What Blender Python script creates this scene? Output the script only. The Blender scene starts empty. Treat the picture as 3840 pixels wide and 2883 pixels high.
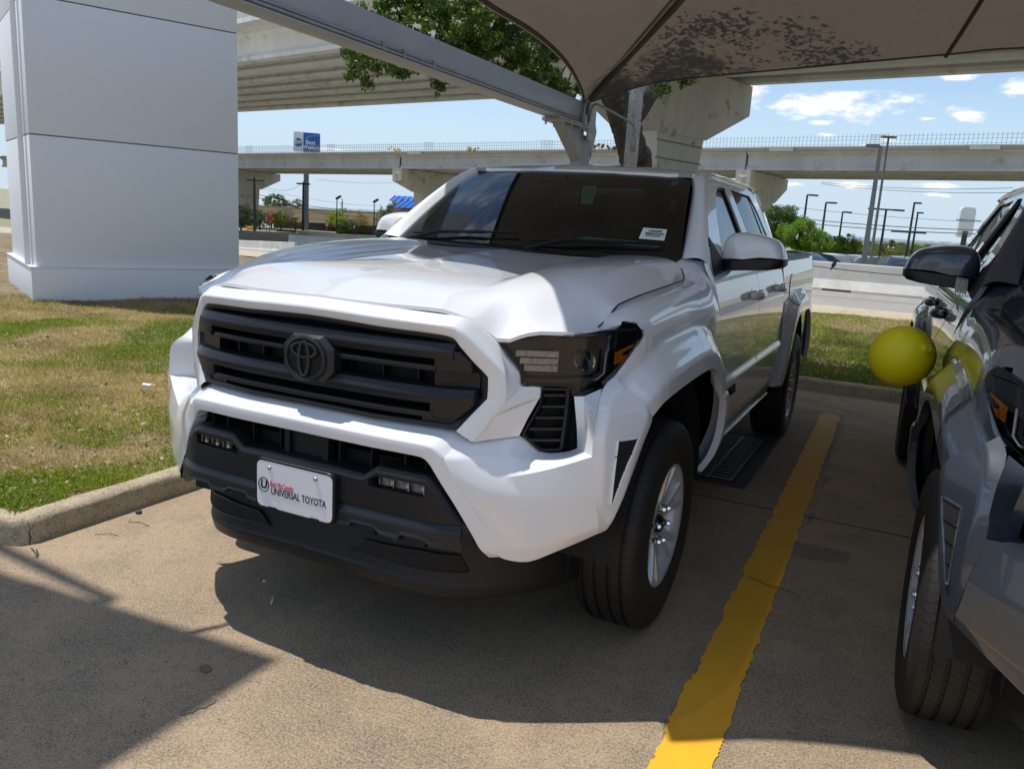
import bpy, bmesh, math, random
import numpy as np
from mathutils import Vector, Matrix, geometry
R = math.radians
SC = bpy.context.scene
COL = SC.collection

# ------------------------------------------------------------------ camera
CAM = np.array([1.6423, -2.8081, 1.4736]); YAW, PITCH, ROLL, FPX = -0.4514, 0.2030, 0.0611, 3000.9
_f = np.array([math.sin(YAW) * math.cos(PITCH), math.cos(YAW) * math.cos(PITCH), -math.sin(PITCH)])
_r0 = np.array([math.cos(YAW), -math.sin(YAW), 0]); _u0 = np.cross(_r0, _f)
_r = math.cos(ROLL) * _r0 + math.sin(ROLL) * _u0; _u = -math.sin(ROLL) * _r0 + math.cos(ROLL) * _u0
cam = bpy.data.objects.new('camera', bpy.data.cameras.new('camera')); COL.objects.link(cam)
cam.matrix_world = Matrix(((_r[0], _u[0], -_f[0], CAM[0]), (_r[1], _u[1], -_f[1], CAM[1]), (_r[2], _u[2], -_f[2], CAM[2]), (0, 0, 0, 1)))
cam.data.sensor_width = 36; cam.data.lens = FPX / 3840 * 36; cam.data.clip_start = .05; cam.data.clip_end = 20000
SC.camera = cam
# ------------------------------------------------------------------ world + sun
SUN = Vector((-0.33, -0.055, 1.0)).normalized()
SUN_EL = math.asin(SUN.z); SUN_AZ = math.atan2(SUN.x, SUN.y)
W = bpy.data.worlds.new('World'); SC.world = W; W.use_nodes = True
wn = W.node_tree.nodes; wl = W.node_tree.links
bg = wn['Background']; bg.inputs[1].default_value = 0.145
sky = wn.new('ShaderNodeTexSky'); sky.sky_type = 'NISHITA'; sky.sun_disc = False
sky.sun_elevation = SUN_EL; sky.sun_rotation = SUN_AZ
sky.altitude = 200; sky.air_density = 1.0; sky.dust_density = 0.0; sky.ozone_density = 1.6
# clouds: small fair-weather cumulus by direction, plus unseen overhead cover added as fill
tc = wn.new('ShaderNodeTexCoord'); sep = wn.new('ShaderNodeSeparateXYZ'); wl.new(tc.outputs['Generated'], sep.inputs[0])
def wmath(op, a, b=None, c=None, clamp=False):
    n = wn.new('ShaderNodeMath'); n.operation = op; n.use_clamp = clamp
    for i, v in enumerate((a, b, c)):
        if v is None: continue
        if isinstance(v, (int, float)): n.inputs[i].default_value = v
        else: wl.new(v, n.inputs[i])
    return n.outputs[0]
az = wmath('ARCTAN2', sep.outputs[0], sep.outputs[1]); el = wmath('ARCSINE', sep.outputs[2])
cmb = wn.new('ShaderNodeCombineXYZ'); wl.new(wmath('MULTIPLY', az, 1.0), cmb.inputs[0]); wl.new(wmath('MULTIPLY', el, 2.6), cmb.inputs[1])
nz = wn.new('ShaderNodeTexNoise'); nz.inputs['Scale'].default_value = 17; nz.inputs['Detail'].default_value = 9; nz.inputs['Roughness'].default_value = .60; wl.new(cmb.outputs[0], nz.inputs[0])
nz2 = wn.new('ShaderNodeTexNoise'); nz2.inputs['Scale'].default_value = 2.6; nz2.inputs['Detail'].default_value = 8; nz2.inputs['Roughness'].default_value = .58; wl.new(cmb.outputs[0], nz2.inputs[0])
def cdir(px, py):
    d = _f * FPX + _r * (px - 1920) - _u * (py - 1441.5); d /= np.linalg.norm(d); return math.atan2(d[0], d[1]), math.asin(d[2])
field = None
for (px, py, rx, ry) in ((3130, 400, 250, 52), (3190, 358, 110, 45), (3080, 462, 70, 16), (2800, 356, 85, 36), (3612, 430, 62, 26), (3470, 446, 55, 13), (3830, 330, 75, 42), (3110, 506, 60, 12), (3240, 550, 70, 18), (2965, 690, 70, 12), (3200, 693, 70, 12), (3490, 697, 90, 14), (3540, 733, 70, 12), (3330, 525, 40, 9), (1250, 560, 120, 10), (3600, 290, 60, 14)):
    a0, e0 = cdir(px, py); ra = rx / 3000.9 / math.cos(e0); re = ry / 3000.9
    q = wmath('SQRT', wmath('ADD', wmath('POWER', wmath('DIVIDE', wmath('SUBTRACT', az, a0), ra), 2.0), wmath('POWER', wmath('DIVIDE', wmath('SUBTRACT', el, e0), re), 2.0)))
    q = wmath('SUBTRACT', 1.0, q); field = q if field is None else wmath('MAXIMUM', field, q)
nz3 = wn.new('ShaderNodeTexNoise'); nz3.inputs['Scale'].default_value = 55; nz3.inputs['Detail'].default_value = 7; nz3.inputs['Roughness'].default_value = .65; wl.new(cmb.outputs[0], nz3.inputs[0])
dens_ = wmath('ADD', wmath('ADD', wmath('MULTIPLY', field, 1.0), wmath('MULTIPLY', wmath('SUBTRACT', nz.outputs[0], .5), 3.4)), wmath('MULTIPLY', wmath('SUBTRACT', nz3.outputs[0], .5), 1.5))
c1 = wn.new('ShaderNodeMapRange'); c1.inputs[1].default_value = .02; c1.inputs[2].default_value = .85; c1.inputs[4].default_value = .93; wl.new(dens_, c1.inputs[0]); c1.interpolation_type = 'SMOOTHSTEP'
c2 = wn.new('ShaderNodeMapRange'); c2.inputs[1].default_value = .47; c2.inputs[2].default_value = .60; c2.inputs[4].default_value = .9; wl.new(nz2.outputs[0], c2.inputs[0]); c2.interpolation_type = 'SMOOTHSTEP'  # out-of-view cloud cover, thickened to brighten and neutralise light in the shade
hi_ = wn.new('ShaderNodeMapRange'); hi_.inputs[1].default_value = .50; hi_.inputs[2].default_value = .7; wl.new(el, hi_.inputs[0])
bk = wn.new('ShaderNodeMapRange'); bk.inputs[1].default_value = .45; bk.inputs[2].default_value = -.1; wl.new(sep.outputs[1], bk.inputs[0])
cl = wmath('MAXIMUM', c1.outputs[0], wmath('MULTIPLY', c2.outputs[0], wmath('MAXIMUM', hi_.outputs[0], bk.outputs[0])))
hz_ = wn.new('ShaderNodeMapRange'); hz_.inputs[1].default_value = .21; hz_.inputs[2].default_value = .02; hz_.inputs[4].default_value = .92; hz_.interpolation_type = 'SMOOTHSTEP'; wl.new(el, hz_.inputs[0])
mh = wn.new('ShaderNodeMix'); mh.data_type = 'RGBA'; wl.new(hz_.outputs[0], mh.inputs[0]); wl.new(sky.outputs[0], mh.inputs[6]); mh.inputs[7].default_value = (3.7, 4.6, 5.6, 1)
shd = wn.new('ShaderNodeMapRange'); shd.inputs[1].default_value = .15; shd.inputs[2].default_value = 1.0; wl.new(dens_, shd.inputs[0])
cc = wn.new('ShaderNodeMix'); cc.data_type = 'RGBA'; wl.new(shd.outputs[0], cc.inputs[0]); cc.inputs[6].default_value = (5.6, 6.0, 6.6, 1); cc.inputs[7].default_value = (8.2, 8.0, 7.8, 1)
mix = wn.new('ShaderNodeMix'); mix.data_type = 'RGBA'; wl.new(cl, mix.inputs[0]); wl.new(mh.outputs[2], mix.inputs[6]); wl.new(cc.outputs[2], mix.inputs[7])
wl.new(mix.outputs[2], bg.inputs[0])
sl = bpy.data.lights.new('sun', 'SUN'); sl.energy = 4.1; sl.angle = R(.53); sl.color = (1, .955, .89)
so = bpy.data.objects.new('sun', sl); COL.objects.link(so); so.rotation_euler = SUN.to_track_quat('Z', 'Y').to_euler(); so.location = (0, 0, 60)
vs = SC.view_settings; vs.view_transform = 'Standard'; vs.look = 'None'; vs.gamma = 1; vs.use_curve_mapping = False
vs.exposure = 0.10
SC.cycles.max_bounces = 8; SC.cycles.transparent_max_bounces = 24; SC.cycles.caustics_reflective = False; SC.cycles.caustics_refractive = False
SC.cycles.sample_clamp_indirect = 6
SC.cycles.use_denoising = True

# ------------------------------------------------------------------ helpers
def ray(px, py):
    d = _f * FPX + _r * (px - 1920) - _u * (py - 1441.5); return d / FPX
def at(px, py, D):                 # world point at camera depth D along the line of sight of a photo pixel
    return CAM + ray(px, py) * D
def atz(px, py, z):
    d = ray(px, py); return CAM + d * ((z - CAM[2]) / d[2])
def tag(o, label=None, cat=None, group=None, kind=None):
    if label: o['label'] = label
    if cat: o['category'] = cat
    if group: o['group'] = group
    if kind: o['kind'] = kind
    return o
def empty(name, loc=(0, 0, 0), rz=0.0, parent=None):
    o = bpy.data.objects.new(name, None); COL.objects.link(o); o.location = loc; o.rotation_euler = (0, 0, rz)
    o.empty_display_size = .2
    if parent: o.parent = parent
    return o
def cr(P, n=4):
    P = [np.array(q, float) for q in P]; out = []
    for i in range(len(P) - 1):
        a = P[i - 1] if i > 0 else 2 * P[i] - P[i + 1]; b, c = P[i], P[i + 1]
        d = P[i + 2] if i + 2 < len(P) else 2 * P[i + 1] - P[i]
        for k in range(n):
            t = k / n
            out.append(.5 * ((2 * b) + (-a + c) * t + (2 * a - 5 * b + 4 * c - d) * t * t + (-a + 3 * b - 3 * c + d) * t ** 3))
    out.append(P[-1]); return out
def lin(P, n=4):
    out = []
    for i in range(len(P) - 1):
        for k in range(n): out.append(np.array(P[i], float) * (1 - k / n) + np.array(P[i + 1], float) * k / n)
    out.append(np.array(P[-1], float)); return out
class MB:
    """collects geometry and links it as one mesh object"""
    def __init__(s): s.v = []; s.f = []; s.n = {}
    def add(s, vs, fs):
        k = len(s.v); s.v += [tuple(map(float, q)) for q in vs]; s.f += [tuple(i + k for i in f) for f in fs]; return k
    def grid(s, rows, flip=False, closed=False):
        n, m = len(rows), len(rows[0]); vs = [q for r in rows for q in r]; fs = []
        for i in range(n - 1):
            for j in range(m - (0 if closed else 1)):
                j2 = (j + 1) % m
                q = (i * m + j, i * m + j2, (i + 1) * m + j2, (i + 1) * m + j)
                fs.append(q[::-1] if flip else q)
        return s.add(vs, fs)
    def loft(s, rails, n=3, rnd=None, nr=3, smooth=True, flip=False):
        R_ = [(cr if smooth else lin)(r, n) for r in rails]; out = []
        for j, r in enumerate(R_):
            rr = (rnd[j] if rnd else 0)
            if j in (0, len(R_) - 1) or not rr: out.append(r); continue
            A, B, C = R_[j - 1], r, R_[j + 1]
            for k in range(nr + 1):
                t = k / nr; row = []
                for a, b, c in zip(A, B, C):
                    la, lc = np.linalg.norm(a - b), np.linalg.norm(c - b)
                    p0 = b + (a - b) * min(.45, rr / max(la, 1e-6)); p2 = b + (c - b) * min(.45, rr / max(lc, 1e-6))
                    row.append((1 - t) ** 2 * p0 + 2 * t * (1 - t) * b + t * t * p2)
                out.append(row)
        s.grid(out, flip); return s
    def box(s, c, d, M=None):
        x, y, z = [q / 2 for q in d]
        vs = [Vector((i * x, j * y, k * z)) for k in (-1, 1) for j in (-1, 1) for i in (-1, 1)]
        if M is not None: vs = [M @ q for q in vs]
        vs = [(q[0] + c[0], q[1] + c[1], q[2] + c[2]) for q in vs]
        s.add(vs, [(0, 2, 3, 1), (4, 5, 7, 6), (0, 1, 5, 4), (2, 6, 7, 3), (0, 4, 6, 2), (1, 3, 7, 5)]); return s
    def tube(s, path, r, n=8, caps=True, closed=False):
        P = [Vector(q) for q in path]; rs = r if hasattr(r, '__len__') else [r] * len(P); rings = []
        prev = None
        for i, q in enumerate(P):
            if closed: t = P[(i + 1) % len(P)] - P[i - 1]
            else: t = P[min(i + 1, len(P) - 1)] - P[max(i - 1, 0)]
            t.normalize()
            if prev is None:
                u = t.cross(Vector((0, 0, 1)));
                if u.length < .05: u = t.cross(Vector((0, 1, 0)))
            else: u = prev - t * prev.dot(t)
            u.normalize(); prev = u; w = t.cross(u)
            rings.append([q + (u * math.cos(a) + w * math.sin(a)) * rs[i] for a in [2 * math.pi * k / n for k in range(n)]])
        if closed: rings.append(rings[0])
        k = s.grid(rings, closed=True)
        if caps and not closed:
            m = len(rings); s.f.append(tuple(k + j for j in range(n))[::-1]); s.f.append(tuple(k + (m - 1) * n + j for j in range(n)))
        return s
    def prism(s, poly, a, b):          # poly: list of 3-D points; extruded from +a to +b (vectors)
        a, b = np.array(a, float), np.array(b, float); n = len(poly)
        P = [np.array(q, float) for q in poly]
        s.add([q + a for q in P] + [q + b for q in P], [tuple(range(n))[::-1], tuple(range(n, 2 * n))] + [(i, (i + 1) % n, n + (i + 1) % n, n + i) for i in range(n)])
        return s
    def lathe(s, prof, n=48, c=(0, 0, 0), ax='x'):   # prof: (axial, radius)
        rings = []
        for (h, rr) in prof:
            ring = []
            for k in range(n):
                a = 2 * math.pi * k / n; u, w = rr * math.cos(a), rr * math.sin(a)
                q = {'x': (h, u, w), 'z': (u, w, h), 'y': (w, h, u)}[ax]
                ring.append((q[0] + c[0], q[1] + c[1], q[2] + c[2]))
            rings.append(ring)
        s.grid(rings, closed=True); return s
    def build(s, name, mat=None, parent=None, mirror=False, smooth=True, ang=35, bevel=0, seg=2, solid=0, flipx=False, mats=None, fix=True):
        me = bpy.data.meshes.new(name)
        V, F = s.v, s.f
        if flipx: V = [(-a, b, c) for a, b, c in V]; F = [f[::-1] for f in F]
        if mirror:
            k = len(V); F = list(F) + [tuple(i + k for i in f[::-1]) for f in F]; V = list(V) + [(-a, b, c) for a, b, c in V]
        me.from_pydata(V, [], F)
        bm = bmesh.new(); bm.from_mesh(me); bmesh.ops.remove_doubles(bm, verts=bm.verts, dist=2e-4)
        bmesh.ops.dissolve_degenerate(bm, edges=bm.edges, dist=1e-5)
        if fix: bmesh.ops.recalc_face_normals(bm, faces=bm.faces)
        if bevel:
            es = [e for e in bm.edges if len(e.link_faces) == 2 and e.calc_face_angle(0) > R(28)]
            bmesh.ops.bevel(bm, geom=es, offset=bevel, segments=seg, profile=.6, affect='EDGES', clamp_overlap=True)
        bm.to_mesh(me); bm.free()
        for m in (mats or [mat]):
            if m: me.materials.append(m)
        if smooth:
            me.shade_smooth(); me.set_sharp_from_angle(angle=R(ang))
        o = bpy.data.objects.new(name, me); COL.objects.link(o)
        if parent: o.parent = parent
        if solid:
            md = o.modifiers.new('thickness', 'SOLIDIFY'); md.thickness = solid; md.offset = -1
        return o
def pip(x, y, poly):
    c = False; n = len(poly); j = n - 1
    for i in range(n):
        xi, yi = poly[i]; xj, yj = poly[j]
        if (yi > y) != (yj > y) and x < (xj - xi) * (y - yi) / (yj - yi) + xi: c = not c
        j = i
    return c
def segd(x, y, pl, closed=False):
    best = 9
    n = len(pl)
    for i in range(n if closed else n - 1):
        ax, ay = pl[i]; bx, by = pl[(i + 1) % n]; dx, dy = bx - ax, by - ay
        t = max(0, min(1, ((x - ax) * dx + (y - ay) * dy) / (dx * dx + dy * dy + 1e-12)))
        best = min(best, math.hypot(x - ax - t * dx, y - ay - t * dy))
    return best
def dens(poly, step):
    out = []
    n = len(poly)
    for i in range(n):
        a, b = poly[i], poly[(i + 1) % n]; k = max(1, int(math.hypot(b[0] - a[0], b[1] - a[1]) / step + .5))
        out += [(a[0] + (b[0] - a[0]) * t / k, a[1] + (b[1] - a[1]) * t / k) for t in range(k)]
    return out
def rpoly(poly, r=.03, n=4):
    """round the corners of a 2-D polygon"""
    out = []; m = len(poly)
    for i in range(m):
        a, b, c = [np.array(poly[k % m], float) for k in (i - 1, i, i + 1)]
        rr = r[i] if hasattr(r, '__len__') else r
        la, lc = np.linalg.norm(a - b), np.linalg.norm(c - b)
        p0 = b + (a - b) * min(.45, rr / la); p2 = b + (c - b) * min(.45, rr / lc)
        for k in range(n + 1):
            t = k / n; q = (1 - t) ** 2 * p0 + 2 * t * (1 - t) * b + t * t * p2; out.append((q[0], q[1]))
    return out
_PC = {}
def panel(name, outline, fmap, mat, parent, holes=(), step=.03, depth=(0, 0, 0), flipx=False, offset=0.0, extra=(), rim=True):
    """a skin over a surface fmap(u,v)->xyz trimmed to a 2-D outline, its edges turned in by `depth`"""
    key = (name, repr(outline), repr(holes), step, offset)
    if key not in _PC: _PC[key] = _panel_geo(outline, fmap, holes, step, depth, offset, extra, rim)
    V, F, norms = _PC[key]
    if flipx:
        V = [(-a, b, c) for a, b, c in V]; norms2 = []; F2 = []; i = 0
        for f in F:
            k = len(f); nn = norms[i:i + k][::-1]; norms2 += [(-a, b, c) for a, b, c in nn]; F2.append(f[::-1]); i += k
        F, norms = F2, norms2
    me = bpy.data.meshes.new(name); me.from_pydata(V, [], F); me.materials.append(mat)
    me.shade_smooth(); me.normals_split_custom_set(norms)
    o = bpy.data.objects.new(name, me); COL.objects.link(o)
    if parent: o.parent = parent
    return o
def _panel_geo(outline, fmap, holes, step, depth, offset, extra, rim):
    ol = dens(outline, step); hs = [dens(h, step) for h in holes]
    pts = list(ol); edges = [(i, (i + 1) % len(ol)) for i in range(len(ol))]
    for h in hs:
        k = len(pts); pts += h; edges += [(k + i, k + (i + 1) % len(h)) for i in range(len(h))]
    us = [q[0] for q in ol]; vs_ = [q[1] for q in ol]
    u = min(us) + step / 2; i = 0
    bnd = list(pts)
    B = np.array(bnd)
    while u < max(us):
        v = min(vs_) + (step / 2 if i % 2 else step * .1)
        while v < max(vs_):
            if pip(u, v, ol) and not any(pip(u, v, h) for h in hs):
                if np.min((B[:, 0] - u) ** 2 + (B[:, 1] - v) ** 2) > (step * .55) ** 2: pts.append((u, v))
            v += step
        u += step * .87; i += 1
    pts += list(extra)
    r = geometry.delaunay_2d_cdt([Vector(q) for q in pts], edges, [], 1, 1e-6)
    P2 = [(q.x, q.y) for q in r[0]]
    T = []
    for f in r[2]:
        cx = sum(P2[k][0] for k in f) / len(f); cy = sum(P2[k][1] for k in f) / len(f)
        if any(pip(cx, cy, h) for h in hs) or not pip(cx, cy, ol): continue
        T.append(tuple(f))
    P3 = [np.array(fmap(a, b), float) for a, b in P2]
    e = 2e-3; N = []
    for (a, b), q in zip(P2, P3):
        du = np.array(fmap(a + e, b), float) - np.array(fmap(a - e, b), float); dv = np.array(fmap(a, b + e), float) - np.array(fmap(a, b - e), float)
        n = np.cross(du, dv); n /= (np.linalg.norm(n) + 1e-12); N.append(n)
    dep = np.array(depth, float)
    out = -dep / (np.linalg.norm(dep) + 1e-9)
    sgn = 1
    if np.linalg.norm(dep) > 0:
        if np.mean([n @ out for n in N]) < 0: sgn = -1
    N = [n * sgn for n in N]
    if offset: P3 = [q + n * offset for q, n in zip(P3, N)]
    # orient triangles with the normals
    F = []
    for t in T:
        a, b, c = [P3[k] for k in t[:3]]; nn = np.cross(b - a, c - a)
        F.append(t if nn @ N[t[0]] > 0 else t[::-1])
    cnt = {}
    for t in F:
        for i in range(len(t)):
            a, b = t[i], t[(i + 1) % len(t)]; cnt[(a, b)] = cnt.get((a, b), 0) + 1
    be = [(a, b) for (a, b) in cnt if (b, a) not in cnt]
    V = [tuple(q) for q in P3]; norms = [tuple(n) for t in F for n in [N[k] for k in t]]
    rp = 2.5e-3
    if rim and be and np.linalg.norm(dep) > 0:
        m = {}
        for a, b in be:
            for k in (a, b):
                if k not in m:
                    m[k] = len(V); V.append(tuple(P3[k])); V.append(tuple(P3[k] + dep))
        FF = []
        for a, b in be:
            q = (m[b], m[a], m[a] + 1, m[b] + 1); FF.append(q)
            A, Bv, Cv = np.array(V[q[0]]), np.array(V[q[1]]), np.array(V[q[2]]); nn = np.cross(Bv - A, Cv - A); nn /= (np.linalg.norm(nn) + 1e-12)
            norms += [tuple(nn)] * 4
        F = F + FF
    return V, F, norms
def text_mesh(body, size, mat, name, parent, M, extrude=.0008, align='CENTER', shear=0, bold=0, spacing=1.0, sx=1.0):
    cu = bpy.data.curves.new(name, 'FONT'); cu.body = body; cu.size = size; cu.extrude = extrude; cu.align_x = align; cu.align_y = 'CENTER'
    cu.shear = shear; cu.offset = bold; cu.space_character = spacing; cu.resolution_u = 4
    t = bpy.data.objects.new(name, cu); COL.objects.link(t)
    bpy.context.view_layer.update()
    me = bpy.data.meshes.new_from_object(t.evaluated_get(bpy.context.evaluated_depsgraph_get()))
    COL.objects.unlink(t); bpy.data.objects.remove(t)
    me.transform(M @ Matrix.Diagonal((sx, 1, 1, 1))); me.name = name; me.materials.clear(); me.materials.append(mat)
    o = bpy.data.objects.new(name, me); COL.objects.link(o)
    if parent: o.parent = parent
    return o

# ------------------------------------------------------------------ materials
MATS = {}
def principled(name, col, rough=.5, metal=0, coat=0, spec=.5, **kw):
    if name in MATS: return MATS[name]
    m = bpy.data.materials.new(name); m.use_nodes = True; b = m.node_tree.nodes['Principled BSDF']
    b.inputs['Base Color'].default_value = (*col, 1); b.inputs['Roughness'].default_value = rough; b.inputs['Metallic'].default_value = metal
    b.inputs['Coat Weight'].default_value = coat; b.inputs['Coat Roughness'].default_value = kw.get('coat_rough', .03); b.inputs['Specular IOR Level'].default_value = spec
    if 'emit' in kw: b.inputs['Emission Color'].default_value = (*col, 1); b.inputs['Emission Strength'].default_value = kw['emit']
    MATS[name] = m; return m
def nodes(m): return m.node_tree.nodes, m.node_tree.links, m.node_tree.nodes['Principled BSDF']
def noise_mat(name, c1, c2, scale=5, detail=6, rough=.8, lo=.35, hi=.65, bump=0, bscale=40, c3=None, s3=1, lo3=.5, hi3=.6, metal=0, coat=0, stretch=None, spec=.3, bdist=.01):
    m = principled(name, c1, rough, metal, coat, spec); n, l, b = nodes(m)
    tc = n.new('ShaderNodeTexCoord'); src = tc.outputs['Object']
    if stretch:
        mp = n.new('ShaderNodeMapping'); mp.inputs['Scale'].default_value = stretch; l.new(src, mp.inputs[0]); src = mp.outputs[0]
    t = n.new('ShaderNodeTexNoise'); t.inputs['Scale'].default_value = scale; t.inputs['Detail'].default_value = detail; t.inputs['Roughness'].default_value = .62; l.new(src, t.inputs[0])
    r = n.new('ShaderNodeMapRange'); r.inputs[1].default_value = lo; r.inputs[2].default_value = hi; l.new(t.outputs[0], r.inputs[0])
    x = n.new('ShaderNodeMix'); x.data_type = 'RGBA'; l.new(r.outputs[0], x.inputs[0]); x.inputs[6].default_value = (*c1, 1); x.inputs[7].default_value = (*c2, 1)
    out = x.outputs[2]
    if c3:
        t3 = n.new('ShaderNodeTexNoise'); t3.inputs['Scale'].default_value = s3; t3.inputs['Detail'].default_value = 5; t3.inputs['Roughness'].default_value = .6; l.new(tc.outputs['Object'], t3.inputs[0])
        r3 = n.new('ShaderNodeMapRange'); r3.inputs[1].default_value = lo3; r3.inputs[2].default_value = hi3; l.new(t3.outputs[0], r3.inputs[0])
        x3 = n.new('ShaderNodeMix'); x3.data_type = 'RGBA'; l.new(r3.outputs[0], x3.inputs[0]); l.new(out, x3.inputs[6]); x3.inputs[7].default_value = (*c3, 1); out = x3.outputs[2]
    l.new(out, b.inputs['Base Color'])
    if bump:
        t2 = n.new('ShaderNodeTexNoise'); t2.inputs['Scale'].default_value = bscale; t2.inputs['Detail'].default_value = 4; l.new(tc.outputs['Object'], t2.inputs[0])
        bp = n.new('ShaderNodeBump'); bp.inputs['Strength'].default_value = bump; bp.inputs['Distance'].default_value = bdist; l.new(t2.outputs[0], bp.inputs['Height']); l.new(bp.outputs[0], b.inputs['Normal'])
    return m
def glass_mat(name, tint, rough=0.0, ior=1.5, dust_mottle=0):
    m = bpy.data.materials.new(name); m.use_nodes = True; n, l = m.node_tree.nodes, m.node_tree.links; n.remove(n['Principled BSDF'])
    o = n['Material Output']; t = n.new('ShaderNodeBsdfTransparent'); t.inputs[0].default_value = (*tint, 1)
    g = n.new('ShaderNodeBsdfGlossy'); g.inputs['Roughness'].default_value = rough
    fr = n.new('ShaderNodeFresnel'); fr.inputs[0].default_value = ior; x = n.new('ShaderNodeMixShader')
    l.new(fr.outputs[0], x.inputs[0]); l.new(t.outputs[0], x.inputs[1]); l.new(g.outputs[0], x.inputs[2]); l.new(x.outputs[0], o.inputs[0])
    if dust_mottle:  # speckled dust that also stands in for mottled reflections in the glass
        d = n.new('ShaderNodeBsdfDiffuse'); d.inputs[0].default_value = (.55, .54, .50, 1); tc = n.new('ShaderNodeTexCoord'); t1 = n.new('ShaderNodeTexNoise'); t1.inputs['Scale'].default_value = 260; t1.inputs['Detail'].default_value = 2; l.new(tc.outputs['Object'], t1.inputs[0])
        t2 = n.new('ShaderNodeTexNoise'); t2.inputs['Scale'].default_value = 3.5; t2.inputs['Detail'].default_value = 5; l.new(tc.outputs['Object'], t2.inputs[0])
        r1 = n.new('ShaderNodeMapRange'); r1.inputs[1].default_value = .45; r1.inputs[2].default_value = .7; r1.inputs[4].default_value = dust_mottle * 1.5; l.new(t1.outputs[0], r1.inputs[0])
        r2 = n.new('ShaderNodeMapRange'); r2.inputs[1].default_value = .35; r2.inputs[2].default_value = .65; r2.inputs[3].default_value = .1; l.new(t2.outputs[0], r2.inputs[0])
        mm = n.new('ShaderNodeMath'); mm.operation = 'MULTIPLY'; l.new(r1.outputs[0], mm.inputs[0]); l.new(r2.outputs[0], mm.inputs[1])
        x2 = n.new('ShaderNodeMixShader'); l.new(mm.outputs[0], x2.inputs[0]); l.new(x.outputs[0], x2.inputs[1]); l.new(d.outputs[0], x2.inputs[2]); l.new(x2.outputs[0], o.inputs[0])
    MATS[name] = m; return m
PAINT_W = principled('white_paint', (.78, .785, .80), .28, 0, 1.0, coat_rough=.02)
PAINT_G = principled('grey_metallic_paint', (.040, .050, .068), .30, .35, 1.0, coat_rough=.015)
PL_BLK = noise_mat('black_textured_plastic', (.008, .0085, .0095), (.011, .012, .014), 300, 2, .42, bump=.12, bscale=700, spec=.36, bdist=.001)
PL_BAR = noise_mat('dark_grey_grille_plastic', (.009, .010, .013), (.012, .0135, .017), 300, 2, .34, bump=.08, bscale=800, spec=.42, bdist=.001)
GLOSSBLK = principled('gloss_black', (.006, .006, .007), .06)
VOID = principled('dark_recess', (.004, .004, .004), .8)
RUBBER = noise_mat('tyre_rubber', (.011, .0105, .010), (.017, .016, .015), 14, 5, .72, bump=.1, bscale=200, bdist=.001)
ALLOY = principled('silver_alloy', (.56, .57, .59), .34, .35)
CHROME = principled('chrome', (.75, .75, .76), .06, 1)
STEELGREY = noise_mat('grey_painted_steel', (.33, .36, .41), (.37, .40, .45), 3, 5, .38, bump=.03, bscale=90)
GALV = noise_mat('galvanised_steel', (.36, .38, .40), (.26, .28, .30), 6, 6, .42, metal=.6)
GLASS_WS = glass_mat('windshield_glass', (.50, .62, .57), ior=1.62, dust_mottle=.05)
GLASS_SIDE = glass_mat('tinted_side_glass', (.05, .06, .06), ior=1.9)
LENS = glass_mat('lamp_lens', (.75, .75, .75), ior=1.55)
AMBER = noise_mat('amber_reflector', (.85, .27, .01), (.55, .14, .004), 160, 2, .22, lo=.4, hi=.6)
FABRIC_IN = principled('dark_cabin_trim', (.045, .046, .048), .8)
PAPER = principled('white_paper', (.78, .80, .78), .7)
PAPERG = principled('green_tinted_paper', (.42, .66, .55), .7)
# ------------------------------------------------------------------ pickup truck (local frame: nose towards -y, front axle at y=0)
def herm(xs, ys, x):
    xs = list(xs); n = len(xs)
    if x <= xs[0]: return ys[0] + (x - xs[0]) * (ys[1] - ys[0]) / (xs[1] - xs[0])
    if x >= xs[-1]: return ys[-1] + (x - xs[-1]) * (ys[-1] - ys[-2]) / (xs[-1] - xs[-2])
    i = 0
    while xs[i + 1] < x: i += 1
    def m(k):
        if k == 0: return (ys[1] - ys[0]) / (xs[1] - xs[0])
        if k == n - 1: return (ys[-1] - ys[-2]) / (xs[-1] - xs[-2])
        a = (ys[k] - ys[k - 1]) / (xs[k] - xs[k - 1]); b = (ys[k + 1] - ys[k]) / (xs[k + 1] - xs[k])
        if a * b <= 0: return 0
        return 2 * a * b / (a + b)
    h = xs[i + 1] - xs[i]; t = (x - xs[i]) / h
    return (2 * t ** 3 - 3 * t * t + 1) * ys[i] + (t ** 3 - 2 * t * t + t) * h * m(i) + (-2 * t ** 3 + 3 * t * t) * ys[i + 1] + (t ** 3 - t * t) * h * m(i + 1)
def sm(a, b, x):
    t = max(0, min(1, (x - a) / (b - a))); return t * t * (3 - 2 * t)
def Yg(x): return herm([0, .25, .4, .5, .58, .65, .75], [-.88, -.872, -.855, -.832, -.787, -.745, -.68], abs(x))
def Yb(x): return herm([0, .25, .467, .58, .70, .80, .9, .95, .97], [-.928, -.92, -.909, -.86, -.778, -.710, -.64, -.55, -.4], abs(x))
def Yl(x): return herm([0, .5, .58, .7, .8, .88, .93, .96], [-.85, -.80, -.745, -.67, -.58, -.45, -.33, -.1], abs(x))
def Yv(x): return herm([0, .3, .45, .56, .66, .74, .78], [-.872, -.862, -.83, -.755, -.63, -.47, -.30], abs(x))
ARF = [(-.62, .56), (-.573, .629), (-.545, .665), (-.497, .749), (-.443, .824), (-.393, .882), (-.33, .915), (-.231, .93), (0, .94), (.2, .945), (.35, .942), (.45, .915), (.52, .865), (.575, .80), (.61, .73), (.625, .64), (.62, .55), (.60, .45)]
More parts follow.
